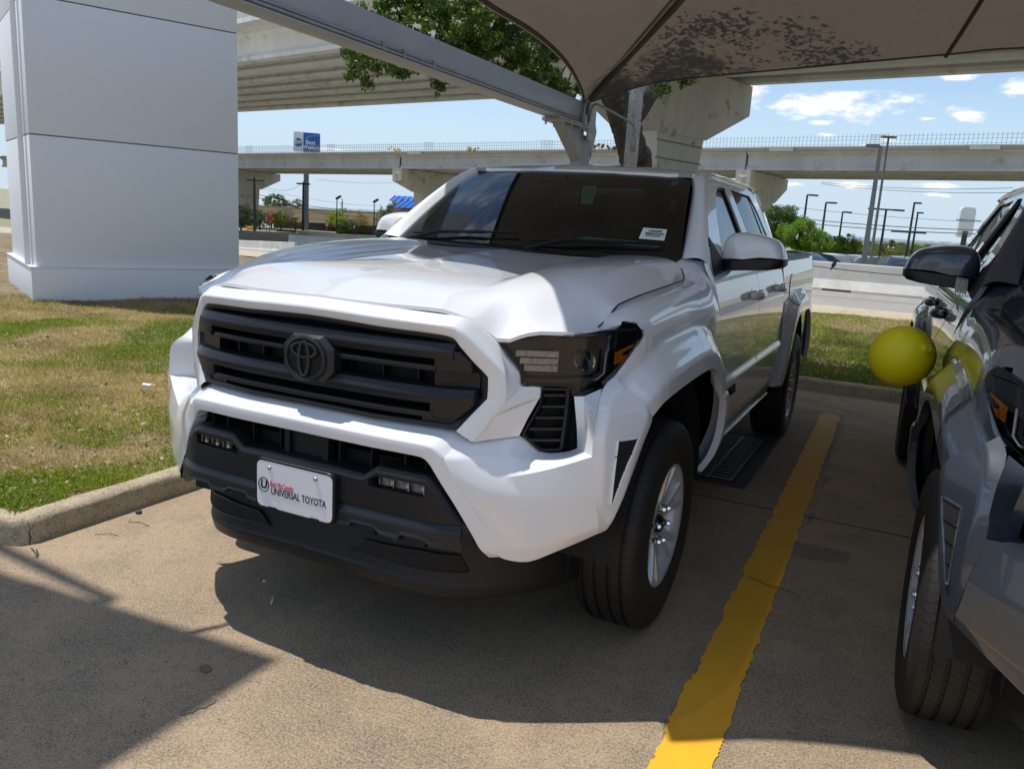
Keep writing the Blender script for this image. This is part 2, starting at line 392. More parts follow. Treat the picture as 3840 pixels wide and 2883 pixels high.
ARR = [(2.73, .50), (2.76, .60), (2.82, .72), (2.90, .83), (2.99, .91), (3.08, .945), (3.2, .955), (3.5, .955), (3.62, .945), (3.73, .90), (3.83, .81), (3.90, .70), (3.94, .60), (3.96, .50)]
BZ = [.40, .46, .52, .62, .72, .79, .812, .90, 1.0, 1.1, 1.2, 1.27, 1.30, 1.40, 1.55, 1.70, 1.76]
BX = [.84, .885, .915, .937, .944, .946, .932, .930, .928, .924, .908, .888, .872, .835, .765, .690, .655]
ARF = [tuple(q[:2]) for q in cr([(a, b, 0) for a, b in ARF], 2)]; ARR = [tuple(q[:2]) for q in cr([(a, b, 0) for a, b in ARR], 2)]
def S(y, z):
    x = herm(BZ, BX, z)
    if y > 2.62: x = herm([.40, .5, .62, .8, 1.0, 1.12, 1.2, 1.26, 1.34], [.86, .90, .915, .918, .915, .912, .904, .893, .880], z)
    if y < .62:
        x -= .012 * sm(.62, .2, y)
        if y < -.25: x -= 1.15 * (-.25 - y) ** 2
    if y < 1.0:
        d = segd(y, z, ARF); k = sm(-.1, -.42, y); x += .066 * (1 - .75 * sm(.052, .155 - .035 * k, d) - .25 * sm(.13 - .035 * k, .17 - .035 * k, d)) + .10 * max(0, -.3 - y)
    if y > 2.58:
        d = segd(y, z, ARR); x += .068 * (1 - .75 * sm(.052, .15, d) - .25 * sm(.13, .165, d)) * sm(2.58, 2.72, y)
    return x
_sy = [-.60, -.52, -.46, -.40, -.28, -.086, .247, .50, .60, .70]; _sz = [1.150, 1.154, 1.163, 1.188, 1.216, 1.233, 1.25, 1.262, 1.300, 1.345]; _sx = [.798, .80, .80, .80, .80, .80, .80, .80, .79, .765]
def FEN(y, t):
    if t <= 1.12: return (S(y, t), y, t)
    k = (t - 1.12) / .33; xs, zs = herm(_sy, _sx, y), herm(_sy, _sz, y)
    P0 = np.array((S(y, 1.12), 1.12)); P1 = np.array((S(y, 1.12) + (S(y, 1.12) - S(y, 1.10)) * .8, min(zs - .012, 1.165))); P2 = np.array((xs + .085, zs + .022)); P3 = np.array((xs, zs))
    q = (1 - k) ** 3 * P0 + 3 * k * (1 - k) ** 2 * P1 + 3 * k * k * (1 - k) * P2 + k ** 3 * P3
    return (q[0], y, q[1])
def txinv(y, x):
    best = (9, 1.45)
    for i in range(50):
        t = 1.34 + .11 * i / 49; d = abs(FEN(y, t)[0] - x)
        if d < best[0]: best = (d, t)
    return best[1]
def tinv(y, z):
    best = (9, 1.08)
    for i in range(60):
        t = 1.0 + .45 * i / 59; d = abs(FEN(y, t)[2] - z)
        if d < best[0] - 1e-4: best = (d, t)
    return best[1]
HX = [0, .2, .425, .5, .6, .7, .76, .8, .84]
HY = [-.86, -.74, -.61, -.45, -.31, -.1, .1, .3, .5, .7]
HZT = [[1.203, 1.198, 1.192, 1.172, 1.10, 1.04, 1.0, .98, .96], [1.232, 1.226, 1.220, 1.203, 1.121, 1.128, 1.126, 1.12, 1.10],
       [1.262, 1.257, 1.251, 1.248, 1.224, 1.176, 1.156, 1.143, 1.11], [1.285, 1.279, 1.274, 1.288, 1.278, 1.237, 1.188, 1.158, 1.12],
       [1.298, 1.291, 1.284, 1.307, 1.304, 1.280, 1.238, 1.215, 1.17], [1.313, 1.305, 1.298, 1.325, 1.327, 1.313, 1.262, 1.233, 1.19],
       [1.324, 1.316, 1.309, 1.337, 1.340, 1.331, 1.275, 1.243, 1.2], [1.335, 1.328, 1.322, 1.346, 1.349, 1.341, 1.285, 1.253, 1.21],
       [1.346, 1.340, 1.336, 1.352, 1.354, 1.347, 1.298, 1.262, 1.22], [1.352, 1.350, 1.350, 1.356, 1.358, 1.352, 1.345, 1.32, 1.28]]
def HOOD(x, y):
    return (x, y, herm(HY, [herm(HX, r, abs(x)) for r in HZT], y))
def WS(x, v):      # windshield: x in -1..1
    a = abs(x); k = x * (.735 * (1 - v) + .600 * v)
    y0 = .46 + .20 * a * a; y1 = 1.125 + .105 * a * a
    return (k, y0 * (1 - v) + y1 * v - .03 * 4 * v * (1 - v) * .6, (1.36 - .012 * a * a) * (1 - v) + 1.731 * v + .012 * 4 * v * (1 - v))
def ROOF(x, y):
    zc = herm([1.10, 1.3, 1.6, 2.0, 2.4, 2.65, 2.74], [1.735, 1.779, 1.800, 1.806, 1.799, 1.782, 1.755], y)
    a = abs(x); return (x, y, zc - .022 * (a / .6) ** 2 - .018 * sm(.60, .70, a))
def pm(poly): return poly
def make_truck():
    T = empty('pickup_truck')
    DN = (-.02, 0, 0)
    def both(name, fn, lbl=None):
        for fx in (False, True):
            o = fn(fx)
            if lbl: o['label'] = lbl
    # ---- dark inner structure so that no light passes through the gaps
    m = MB(); m.box((0, -.05, .78), (1.10, 1.16, .56)); m.box((0, 2.0, .42), (1.5, 4.9, .20)); m.box((0, 1.65, .80), (1.66, 1.86, .72)); m.box((0, 3.5, .62), (1.2, 1.6, .3))
    m.build('chassis', VOID, T, smooth=False)
    for s in (-1, 1):
        for yc in (0, 3.35):
            m = MB(); ring = []
            for k in range(0, 25):
                a = math.pi * (k / 24)
                ring.append((yc + .56 * math.cos(a), .44 + .52 * math.sin(a)))
            m.grid([[(s * x, y, z) for y, z in ring] for x in (.60, .93)]);
            m.f.append(tuple(m.add([(s * .60, y, z) for y, z in ring], []) + i for i in range(len(ring))))
            m.build('wheel_arch_liner', VOID, T)
    # ---- hood
    seamF = [(0, -.840), (.13, -.836), (.26, -.826), (.381, -.808), (.466, -.799), (.493, -.793), (.517, -.779), (.546, -.759), (.578, -.738), (.614, -.722), (.66, -.694), (.72, -.650), (.768, -.606), (.785, -.55), (.790, -.47), (.791, -.43)]
    seamS = [(.793, -.3), (.793, 0), (.793, .3), (.793, .50), (.783, .545), (.76, .575), (.72, .585)]
    rear = [(.55, .535), (.3, .455), (0, .43)]
    half = seamF + seamS + rear
    out = half + [(-a, b) for a, b in half[::-1] if a > 0]
    panel('hood', out, HOOD, PAINT_W, T, step=.03, depth=(0, 0, -.011))
    for sg in (-1, 1):
        m = MB(); m.tube([(sg * (x + .003), y, HOOD(x, y)[2] + .0003) for x, y in [(.791, -.47), (.793, -.40), (.793, -.3), (.794, -.15), (.794, 0), (.794, .15), (.794, .3), (.794, .50), (.784, .545), (.76, .577)]], .0026, 5); m.build('hood_gap', VOID, T)
    # ---- grille surround
    bi = [(0, -.88, 1.148), (.13, -.877, 1.145), (.259, -.871, 1.14), (.43, -.848, 1.136), (.478, -.837, 1.131), (.495, -.833, 1.122), (.508, -.829, 1.106), (.54, -.809, 1.065), (.577, -.789, 1.026), (.582, -.787, 1.01), (.582, -.786, .962), (.577, -.789, .950), (.541, -.809, .902), (.508, -.828, .856)]
    bc = [(0, -.893, 1.176), (.13, -.890, 1.174), (.266, -.882, 1.170), (.435, -.860, 1.166), (.486, -.848, 1.163), (.505, -.841, 1.154), (.524, -.832, 1.140), (.576, -.801, 1.088), (.628, -.770, 1.034), (.634, -.766, 1.015), (.634, -.766, .960), (.630, -.769, .945), (.606, -.783, .905), (.557, -.812, .825)]
    bo = [(0, -.848, 1.202), (.13, -.844, 1.199), (.226, -.834, 1.196), (.381, -.814, 1.192), (.468, -.805, 1.190), (.501, -.799, 1.187), (.527, -.783, 1.174), (.557, -.763, 1.146), (.585, -.742, 1.115), (.606, -.730, 1.078), (.643, -.706, 1.030), (.650, -.702, .992), (.697, -.672, .990), (.699, -.671, .955)]
    # outer lower facets
    bi2 = [tuple(np.array(q) + (0, .055, 0)) for q in bi]; bo2 = [tuple(np.array(q) + (0, .03, -.002)) for q in bo]
    m = MB().loft([bi2, bi, bc, bo, bo2], n=3, rnd=[0, .006, .012, .004, 0], smooth=True)
    tipc, o13 = (.557, -.812, .825), (.654, -.699, .838)
    m.loft([[bc[-1], (.60, -.765, .832), o13], [(.59, -.79, .868), (.63, -.745, .89), (.675, -.69, .895)], [(.606, -.783, .905), (.65, -.735, .93), bo[-1]]], n=3)
    m.build('grille_surround', PAINT_W, T, mirror=True, ang=24)
    # ---- grille
    G = MB()
    ring_o = [tuple(np.array(q) + (-.004 * (i > 4), .006, 0)) for i, q in enumerate(bi)]; ring_o.append((.25, -.87, .858)); ring_o.append((0, -.878, .862))
    cx = np.array((0, -.85, 1.0))
    def shrink(q, k): q = np.array(q); return (q[0] - (k if q[0] > .3 else 0) * (1 if q[2] < 1.12 else .6), q[1] + .002, q[2] + (-k if q[2] > 1.09 else (k if q[2] < .9 else 0)) * .7)
    ring_i = [shrink(q, .022) for q in ring_o]; ring_b = [tuple(np.array(shrink(q, .024)) + (0, .05, 0)) for q in ring_o]
    G.loft([[tuple(np.array(q) + (0, .03, 0)) for q in ring_o], ring_o, ring_i, ring_b], n=2, rnd=[0, .003, .004, 0], smooth=False)
    GR = G.build('grille', PL_BAR, T, mirror=True, ang=35)
    m = MB(); m.grid([[(x, Yg(x) + .085, z) for x in np.linspace(-.54, .54, 13)] for z in (.85, 1.13)]); m.build('radiator_screen', VOID, GR, smooth=False)
    def bar(prof, xs, name, endx=None):
        rows = []
        for (dy, z) in prof: rows.append([(x, Yg(x) + dy, z) for x in xs])
        b = MB(); b.grid(rows + [rows[0]])
        for k in (0, -1):
            b.add([r[k] for r in rows], [tuple(range(len(rows)))])
        return b.build(name, PL_BAR, GR, ang=25, bevel=.002, seg=2)
    XS = np.linspace(-.497, .497, 27); bar([(.03, 1.117), (.0, 1.112), (-.014, 1.088), (-.009, 1.066), (.05, 1.060)], XS, 'grille_bar')
    XS2 = np.linspace(-.553, .553, 27); bar([(.04, .986), (.0, .980), (-.014, .956), (-.009, .934), (.05, .928)], XS2, 'grille_bar')
    for s in (-1, 1):     # side blocks under each bar
        for (zt, zb, x0, x1, x2) in ((1.092, 1.030, .440, .545, .510), (.956, .894, .432, .512, .553)):
            b = MB(); f = [(x0, -.008, zt - .02), (x0, -.006, zb + .012), (x0 + .008, -.006, zb), (x1, -.004, zb), ((x1 + x2) / 2 + .012, -.006, (zb + zt) / 2), (x2, -.011, zt), (x0 - .02, -.011, zt)]
            fr = [(s * x, Yg(x) + dy, z) for x, dy, z in f]; b.prism(fr, (0, 0, 0), (0, .05, 0)); b.build('grille_end_block', PL_BAR, GR, bevel=.003, smooth=True, ang=25)
        b = MB(); b.prism([(s * x, Yg(x) + .02, z) for x, z in ((.43, 1.028), (.43, .982), (.556, .984), (.556, 1.020), (.55, 1.03))], (0, 0, 0), (0, .03, 0)); b.build('grille_end_panel', PL_BLK, GR, smooth=False)
        b = MB(); b.prism([(s * x, Yg(x) + .02, z) for x, z in ((.40, .892), (.39, .862), (.49, .862), (.525, .892))], (0, 0, 0), (0, .03, 0)); b.build('grille_end_panel', PL_BLK, GR, smooth=False)
    bar([(.0, 1.044), (.0, 1.028), (.07, 1.026), (.07, 1.046)], np.linspace(.105, .44, 9), 'grille_slat'); bar([(.0, 1.044), (.0, 1.028), (.07, 1.026), (.07, 1.046)], np.linspace(-.44, -.105, 9), 'grille_slat')
    bar([(.0, .905), (.0, .888), (.07, .886), (.07, .907)], np.linspace(-.44, .44, 19), 'grille_slat')
    for x in np.linspace(-.36, .36, 7):
        for z in (.88, 1.005): m = MB(); m.box((x, Yg(x) + .075, z), (.004, .05, .05)); m.build('grille_fin', PL_BLK, GR, smooth=False)
    # emblem
    E_ = MB(); oc = [(-.058, 1.092), (.058, 1.092), (.098, 1.055), (.098, .985), (.058, .945), (-.058, .945), (-.098, .985), (-.098, 1.055)]
    oc2 = [(x * .88, 1.0185 + (z - 1.0185) * .88) for x, z in oc]
    rows = [[(x + .011, y, z) for (x, z) in P] for P, y in ((oc, -.855), (oc, -.893), (oc2, -.908))]
    for a, b in ((0, 1), (1, 2)):
        E_.grid([rows[a] + [rows[a][0]], rows[b] + [rows[b][0]]])
    E_.add(rows[2], [tuple(range(8))])
    EM = E_.build('emblem_plate', PL_BAR, T, bevel=.0018, ang=20)
    def ell(a, b, cz, r, y=-.911, cx=.011): return [(cx + a * math.cos(t), y, cz + b * math.sin(t)) for t in np.linspace(0, 2 * math.pi, 41)[:-1]]
    m = MB(); m.add([(.011 + .070 * math.cos(t), -.9095, 1.0185 + .060 * math.sin(t)) for t in np.linspace(0, 2 * math.pi, 41)[:-1]], [tuple(range(40))]); m.build('emblem_recess', VOID, EM, smooth=False)
    m = MB(); m.tube(ell(.074, .063, 1.0185, 0), .0075, 10, closed=True); m.tube(ell(.047, .022, 1.044, 0, -.914), .0065, 8, closed=True); m.tube(ell(.019, .053, 1.017, 0, -.915), .0062, 8, closed=True)
    m.build('emblem_rings', PL_BAR, EM)
    # ---- front bumper cover
    Bm = MB()
    A = [(0, -.835, .866), (.14, -.833, .864), (.28, -.825, .86), (.42, -.805, .856), (.47, -.795, .853), (.50, -.79, .850), (.52, -.79, .84)]
    Bc = [(0, -.930, .826), (.14, -.926, .825), (.28, -.920, .823), (.42, -.912, .823), (.465, -.909, .820), (.484, -.903, .808), (.506, -.892, .786)]
    C_ = [(0, -.926, .785), (.14, -.924, .784), (.28, -.918, .782), (.415, -.911, .782), (.448, -.908, .778), (.464, -.904, .766), (.478, -.899, .745)]
    D_ = [(q[0] - .002, q[1] + .05, q[2] + (.004)) for q in C_]
    Bm.loft([A, Bc, C_, D_], n=3, rnd=[0, .010, .005, 0])
    # V arm: outer crease, inner edge
    V0 = [(.506, -.892, .786), (.54, -.879, .728), (.575, -.862, .668), (.645, -.818, .545), (.655, -.802, .496), (.66, -.78, .48)]
    V1 = [(.478, -.899, .745), (.508, -.891, .700), (.540, -.878, .650), (.588, -.850, .56), (.612, -.838, .515), (.63, -.81, .482)]
    V2 = [(q[0] - .004, q[1] + .05, q[2]) for q in V1]
    Bm.loft([V0, V1, V2], n=4, rnd=[0, .005, 0])
    s0, s1, s2 = (.585, -.856, .722), (.734, -.754, .752), (.876, -.657, .804)
    # shelf (upward face) between grille surround / vent and the shelf crease
    Bm.loft([[(.50, -.79, .850), (.555, -.80, .823), (.652, -.69, .836), (.705, -.650, .788), (.768, -.600, .786), (.80, -.585, .80)],
             [(.506, -.892, .786), (.555, -.850, .785), (.64, -.775, .79), (.71, -.72, .778), (.79, -.66, .785), (.835, -.625, .805)],
             [(.54, -.879, .728), s0, (.66, -.806, .735), s1, (.805, -.706, .775), s2]], n=3, rnd=[0, .010, 0])
    # lower corner face
    Bm.loft([[(.54, -.879, .728), s0, (.66, -.806, .735), s1, (.805, -.706, .775), s2],
             [(.575, -.862, .668), (.60, -.852, .66), (.70, -.795, .66), (.78, -.742, .668), (.84, -.70, .68), (.896, -.650, .69)],
             [(.645, -.818, .545), (.667, -.805, .515), (.74, -.765, .525), (.80, -.722, .545), (.86, -.673, .565), (.907, -.632, .585)],
             [(.650, -.806, .497), (.675, -.790, .478), (.735, -.750, .470), (.80, -.700, .500), (.855, -.652, .528), (.905, -.610, .556)],
             [(.64, -.76, .50), (.67, -.74, .48), (.72, -.70, .475), (.78, -.65, .50), (.83, -.60, .53), (.88, -.57, .556)]], n=3, rnd=[0, .022, .010, .005, 0])
    # face right of the vent (from lamp down to the shelf)
    Bm.loft([[(.80, -.585, .80), (.795, -.588, .86), (.785, -.597, .94), (.782, -.600, .962)],
             [(.835, -.625, .805), (.825, -.60, .86), (.81, -.585, .93), (.805, -.575, .962)],
             [s2, (.878, -.655, .86), (.872, -.640, .93), (.845, -.535, .985)]], n=4, rnd=[0, .0, 0])
    # side: crease - flare foot - ridge - arch edge
    R0 = [(.905, -.610, .556), (.907, -.632, .585), (.896, -.650, .69), s2, (.876, -.654, .86), (.868, -.625, .93), (.850, -.540, .985), (.864, -.480, 1.018)]
    R1 = [(.913, -.595, .560), (.916, -.612, .592), (.914, -.636, .69), (.908, -.640, .80), (.903, -.630, .87), (.898, -.600, .925), (.892, -.540, .975), (.898, -.500, .995)]
    R2 = [(.918, -.583, .562), (.938, -.585, .602), (.955, -.560, .68), (.965, -.525, .78), (.969, -.495, .83), (.972, -.468, .87), (.972, -.445, .905), (.962, -.440, .935)]
    R3 = [(.918, -.575, .567), (.935, -.572, .610), (.950, -.543, .664), (.963, -.490, .757), (.968, -.455, .81), (.972, -.425, .845), (.974, -.40, .875), (.972, -.392, .888)]
    R4 = [(q[0] - .05, q[1] + .01, q[2] + .005) for q in R3]
    Bm.loft([R0, R1, R2, R3, R4], n=3, rnd=[0, .012, .014, .006, 0])
    BP = Bm.build('front_bumper', PAINT_W, T, mirror=True, ang=24)
    def SL(f, z):
        a = [herm([q[2] for q in R1[:7]], [q[k] for q in R1[:7]], z) for k in (0, 1)]; b = [herm([q[2] for q in R2[:7]], [q[k] for q in R2[:7]], z) for k in (0, 1)]
        return (a[0] + (b[0] - a[0]) * f + .002, a[1] + (b[1] - a[1]) * f - .001, z)
    so_ = [(.32, .847), (.90, .845), (.86, .80), (.66, .72), (.50, .655), (.36, .655), (.34, .75)]
    for s in (False, True):
        sg = -1 if s else 1
        sl_o = panel('side_slot', so_, lambda f, z: SL(f, z), VOID, BP, step=.05, depth=(-.01, 0, 0), flipx=s)
        m = MB(); m.tube([(sg * SL(f, z)[0], SL(f, z)[1], z) for f, z in dens(so_, .08)], .0042, 6, closed=True); m.build('slot_trim', PAINT_W, BP)
        for z, f0, f1 in ((.80, .33, .84), (.755, .34, .72), (.705, .34, .58)):
            m = MB(); m.tube([(sg * (SL(f, z)[0] + .001), SL(f, z)[1], z) for f in (f0, f1)], .0025, 5); m.build('slot_fin', PL_BLK, sl_o)
    # ---- black lower fascia with lamp pockets
    F = MB()
    top = [(0, .722), (.244, .692), (.292, .727), (.455, .727), (.476, .715), (.497, .690)]
    xs = [0, .12, .244, .268, .292, .37, .455, .476, .497, .53, .566]
    zt = [.701, .697, .692, .710, .727, .727, .727, .715, .690, .640, .590]
    zt[0] = .697
    pocket = (.285, .452, .665, .697)
    rows = []
    def yf(x): return Yb(x) + .010
    up_b = [(x, yf(x) + .06, z + .004) for x, z in zip(xs, zt)]; up_f = [(x, yf(x), z) for x, z in zip(xs, zt)]
    midr = [(x, yf(x) - .010, z - .018 if z > .62 else z - .003) for x, z in zip(xs, zt)]
    F.loft([up_b, up_f, midr], n=2, rnd=[0, .003, 0], smooth=False)
    # front skin with hole for lamp pocket
    def fm(x, z): return (x, yf(x) - .010, z)
    outl = [(x, z - .018 if z > .62 else z - .003) for x, z in zip(xs, zt)] + [(.555, .588), (0, .592)]
    hole = [(.262, .680), (.290, .698), (.462, .699), (.456, .661), (.268, .660)]
    hole = rpoly(hole, .008, 3)
    fs_ = panel('lower_fascia', outl, fm, PL_BLK, T, holes=[hole], step=.03, depth=(0, .03, 0)); fs2 = panel('lower_fascia', outl, fm, PL_BLK, T, holes=[hole], step=.03, depth=(0, .03, 0), flipx=True)
    F.build('fascia_ledge', PL_BLK, fs_, mirror=True, ang=30)
    for s, par in ((1, fs_), (-1, fs2)):
        m = MB(); o = [(x, z) for x, z in hole]; cxx, czz = .37, .68
        r1 = [(s * x, yf(x) - .010, z) for x, z in o]; r2 = [(s * (cxx + (x - cxx) * .93 + .004), yf(x) + .030, czz + (z - czz) * .8) for x, z in o]
        m.grid([r1 + [r1[0]], r2 + [r2[0]]]); m.add(r2, [tuple(range(len(r2)))]); m.build('lamp_pocket', PL_BLK, par, ang=40)
        m = MB()
        for k in range(3):
            x0 = .294 + k * .052; m.box((s * (x0 + .025), yf(x0 + .025) + .006, .681), (.049, .012, .030))
        L = m.build('fog_lamp', LENS, T, bevel=.003)
        m = MB()
        for k in range(3):
            x0 = .294 + k * .052; c = (s * (x0 + .025), yf(x0 + .025) + .020, .681)
            m.lathe([(-.006, .024), (.002, .020), (.006, .012), (.007, 0)], 16, c, 'y'); m.box((s * (x0 + .051), yf(x0) + .012, .681), (.003, .012, .03))
        m.build('reflector', noise_mat('fog_reflector', (.92, .92, .92), (.6, .6, .62), 120, 3, .25, metal=.2, stretch=(3, 1, 1)), L)
    # plate ledge strip + skid blade
    m = MB()
    xs = [0, .15, .3, .45, .52, .567]
    m.loft([[(x, Yb(x) + .05, .600) for x in xs], [(x, Yb(x) + .008, .592) for x in xs], [(x, Yb(x) - .008, .566) for x in xs], [(x, Yb(x) - .010, .535) for x in xs]], n=3, rnd=[0, .003, .004, 0])
    bx = [0, .159, .205, .216, .295, .315, .381, .391, .461, .494, .545, .575]; bz = [.522, .522, .524, .541, .541, .524, .516, .536, .536, .518, .512, .505]
    m.loft([[(x, Yb(x) - .010, .535 + (.012 if z > .53 else 0)) for x, z in zip(bx, bz)], [(x, Yb(x) - .014, z) for x, z in zip(bx, bz)], [(x, Yb(x) + .06, z - .012) for x, z in zip(bx, bz)]], n=1, rnd=[0, .002, 0], smooth=False)
    e = [(.567, -.866, .592), (.572, -.872, .566), (.578, -.878, .535), (.578, -.878, .505)]
    m.loft([e, [(.60, -.83, .56), (.602, -.83, .55), (.600, -.83, .52), (.590, -.84, .495)]], n=1, smooth=False)
    m.build('skid_bar', PL_BAR, T, mirror=True, ang=30)
    for s in (-1, 1):
        for x in (.255, .43): m = MB(); m.box((s * x, Yb(x) + .012, .522), (.075, .02, .03)); m.build('skid_insert', PL_BLK, T, smooth=False)
    m = MB(); m.grid([[(x, Yb(x) + .10, z) for x in np.linspace(-.52, .52, 9)] for z in (.56, .80)]); m.build('lower_grille_back', VOID, T, smooth=False)
    m = MB()
    for x in (.12, .24, .36, .43):
        for s in (-1, 1): m.box((s * x, Yb(x) + .07, .745), (.004, .04, .10))
    m.loft([[(x, Yb(x) + .055, .748) for x in np.linspace(-.47, .47, 9)], [(x, Yb(x) + .095, .748) for x in np.linspace(-.47, .47, 9)], [(x, Yb(x) + .095, .744) for x in np.linspace(-.47, .47, 9)]], n=1, smooth=False)
    m.box((0, -.865, .735), (.14, .02, .09)); m.box((.078, -.875, .735), (.02, .03, .1)); m.box((-.078, -.875, .735), (.02, .03, .1))
    m.build('lower_grille_fins', PL_BLK, T, smooth=False)
    # valance
    zb = lambda x: .330 - .050 * (abs(x) / .78) ** 1.6
    vx = list(np.linspace(0, .56, 9)) + [.61, .66, .70, .74, .765, .78]
    m = MB()
    def vz(t, x): return t
    m.loft([[(x, Yv(x) + .02, .53) for x in vx], [(x, Yv(x) + .012, .47) for x in vx], [(x, Yv(x), zb(x) + .055) for x in vx], [(x, Yv(x) - .004, zb(x) + .045) for x in vx], [(x, Yv(x) + .008, zb(x) + .003) for x in vx], [(x, Yv(x) + .022, zb(x) - .003) for x in vx], [(x, Yv(x) + .05, zb(x) + .01) for x in vx]], n=2, rnd=[0, 0, .004, .003, .003, 0, 0])
    VA = m.build('valance', PL_BLK, T, mirror=True, ang=30)
    VO = [(.17, .418), (.22, .458), (.40, .462), (.52, .452), (.545, .398), (.40, .402)]
    for s in (False, True):
        panel('valance_opening', VO, lambda x, z: (x, Yv(x) + .0035 - .006, z), VOID, VA, step=.04, depth=(0, .01, 0), flipx=s)
        m = MB(); m.tube([((-1 if s else 1) * x, Yv(x) - .003, z) for x, z in dens(VO, .04)], .003, 6, closed=True); m.build('opening_rim', PL_BLK, VA)
    # ---- licence plate
    PM = principled('plate_paint', (.80, .80, .84), .35)
    pc = np.array((0.0, -.945, .598))
    tilt = Matrix.Rotation(R(3), 4, 'X')
    m = MB(); pl = rpoly([(-.152, -.076), (.152, -.076), (.152, .076), (-.152, .076)], .022, 4)
    m.prism([(x, 0, z) for x, z in pl], (0, -.0015, 0), (0, .0015, 0)); PLT = m.build('number_plate', PM, T, smooth=False); PLT.location = pc
    m = MB(); pl2 = rpoly([(-.160, -.083), (.160, -.083), (.160, .084), (-.160, .084)], .026, 4)
    m.prism([(x, 0, z) for x, z in pl2], (0, .002, 0), (0, .016, 0)); m.tube([(x, .001, z) for x, z in rpoly([(-.157, -.080), (.157, -.080), (.157, .081), (-.157, .081)], .025, 4)], .0035, 6, closed=True)
    m.box((-.085, -.003, -.078), (.032, .006, .010)); m.box((.085, -.003, -.078), (.032, .006, .010)); m.build('plate_holder', PL_BLK, PLT, smooth=False)
    m = MB()
    for x in (-.098, .088): m.lathe([(-.006, .0), (-.006, .0045), (-.004, .0065), (0, .0075)], 14, (x, -.002, .056), 'y')
    m.build('screw', GALV, PLT)
    RM = Matrix.Translation((0, -.0022, 0)) @ Matrix.Rotation(R(90), 4, 'X')
    INK = principled('black_ink', (.012, .010, .014), .5); RED = principled('red_ink', (.62, .02, .03), .5)
    text_mesh('UNIVERSAL TOYOTA', .0335, INK, 'plate_text', PLT, Matrix.Translation((.018, 0, -.020)) @ RM, .0004, sx=.70, bold=.0003)
    text_mesh('Red McCombs', .029, RED, 'plate_text', PLT, Matrix.Translation((-.050, 0, .003)) @ RM, .0004, shear=.3, sx=.56)
    text_mesh('U', .040, INK, 'plate_text', PLT, Matrix.Translation((-.1235, 0, -.004)) @ RM, .0004, bold=.0012, shear=.1)
    m = MB(); m.tube([(-.1235 + .0205 * math.cos(t), -.0024, -.004 + .0235 * math.sin(t)) for t in np.linspace(0, 2 * math.pi, 33)[:-1]], .0016, 5, closed=True); m.build('plate_logo_ring', INK, PLT)
    # ---- headlamps and corner vents
    lamp = [(.589, 1.113), (.614, 1.129), (.66, 1.142), (.72, 1.148), (.768, 1.150), (.80, 1.155), (.84, 1.168), (.872, 1.181), (.884, 1.184), (.897, 1.178), (.907, 1.160), (.910, 1.140), (.902, 1.115), (.885, 1.07), (.862, 1.018), (.845, .980), (.834, .964), (.822, .958), (.783, .958), (.776, .963), (.772, .983), (.760, .992), (.655, .992), (.651, .998), (.645, 1.036), (.62, 1.075)]
    def LS(x, z): return (x, Yl(x) + .004 + .10 * max(0, z - 1.09) ** 1.0 * .6, z)
    VENT = [(.703, .988), (.768, .988), (.770, .975), (.7685, .90), (.764, .800), (.757, .792), (.712, .792), (.703, .797), (.662, .838), (.661, .846), (.678, .885), (.699, .935), (.702, .96)]
    for s in (False, True):
        sg = -1 if s else 1
        lens = panel('headlamp', lamp, LS, LENS, T, step=.03, depth=(0, .03, 0), flipx=s)
        inner = [(x + (.745 - x) * .03, z + (1.06 - z) * .03) for x, z in lamp]
        def LB(x, z): a = LS(x, z); return (a[0], a[1] + .030 + .02 * sm(.62, .7, x) * (1 - sm(.8, .86, x)), a[2])
        hs = panel('lamp_housing', inner, LB, GLOSSBLK, lens, step=.04, depth=(0, .01, 0), flipx=s)
        m = MB()
        for k, z in enumerate((1.088, 1.066, 1.045)):
            x0 = .628 + .012 * k
            m.loft([[(sg * x, Yl(x) + .012 + dy, z + dz) for x in np.linspace(x0, .735, 6)] for dy, dz in ((.02, .009), (.0, .009), (0, -.009), (.02, -.009))], n=1, smooth=False)
        m.build('turn_signal', noise_mat('lamp_reflector', (.80, .79, .80), (.45, .40, .38), 60, 3, .22, metal=.35, stretch=(6, 1, 1)), lens)
        m = MB(); m.lathe([(0, .034), (.012, .030), (.02, .0)], 20, (sg * .795, Yl(.795) + .020, 1.068), 'y'); m.build('projector', CHROME, lens)
        m = MB(); m.tube([(sg * x, Yl(x) + .012, z) for x, z in ((.655, 1.008), (.76, 1.008), (.825, 1.012), (.838, 1.03), (.840, 1.098))], .006, 6); m.build('daytime_light', principled('clear_lamp_bar', (.12, .12, .12), .1), lens)
        m = MB(); m.tube([(sg * x, LS(x, z)[1] + .003, z + .001) for x, z in ((.64, 1.130), (.72, 1.137), (.80, 1.143), (.86, 1.158), (.895, 1.160))], .005, 6); m.build('lamp_brow', GLOSSBLK, lens)
        m = MB(); P = [(.858, 1.092), (.895, 1.116), (.889, 1.103), (.872, 1.088), (.872, 1.081), (.886, 1.082), (.874, 1.060), (.858, 1.053)]
        m.prism([(sg * x, Yl(x) + .010, z) for x, z in P], (0, 0, 0), (0, .01, 0)); m.build('side_marker', AMBER, lens, smooth=False)
        # vent
        def VS(x, z): return (x, Yl(x) + .006 + .03 * (1 - sm(.78, .90, z)) * 0, z)
        vin = [(.715 + (x - .715) * .86, .885 + (z - .885) * .93) for x, z in VENT]
        v = panel('corner_vent', VENT, lambda x, z: (x, Yl(x) + .002, z), PL_BLK, T, holes=[vin], step=.03, depth=(0, .05, 0), flipx=s)
        m = MB(); m.grid([[(sg * x, Yl(x) + .05, z) for x in (.655, .70, .78)] for z in (.785, .99)]); m.build('vent_back', VOID, v, smooth=False)
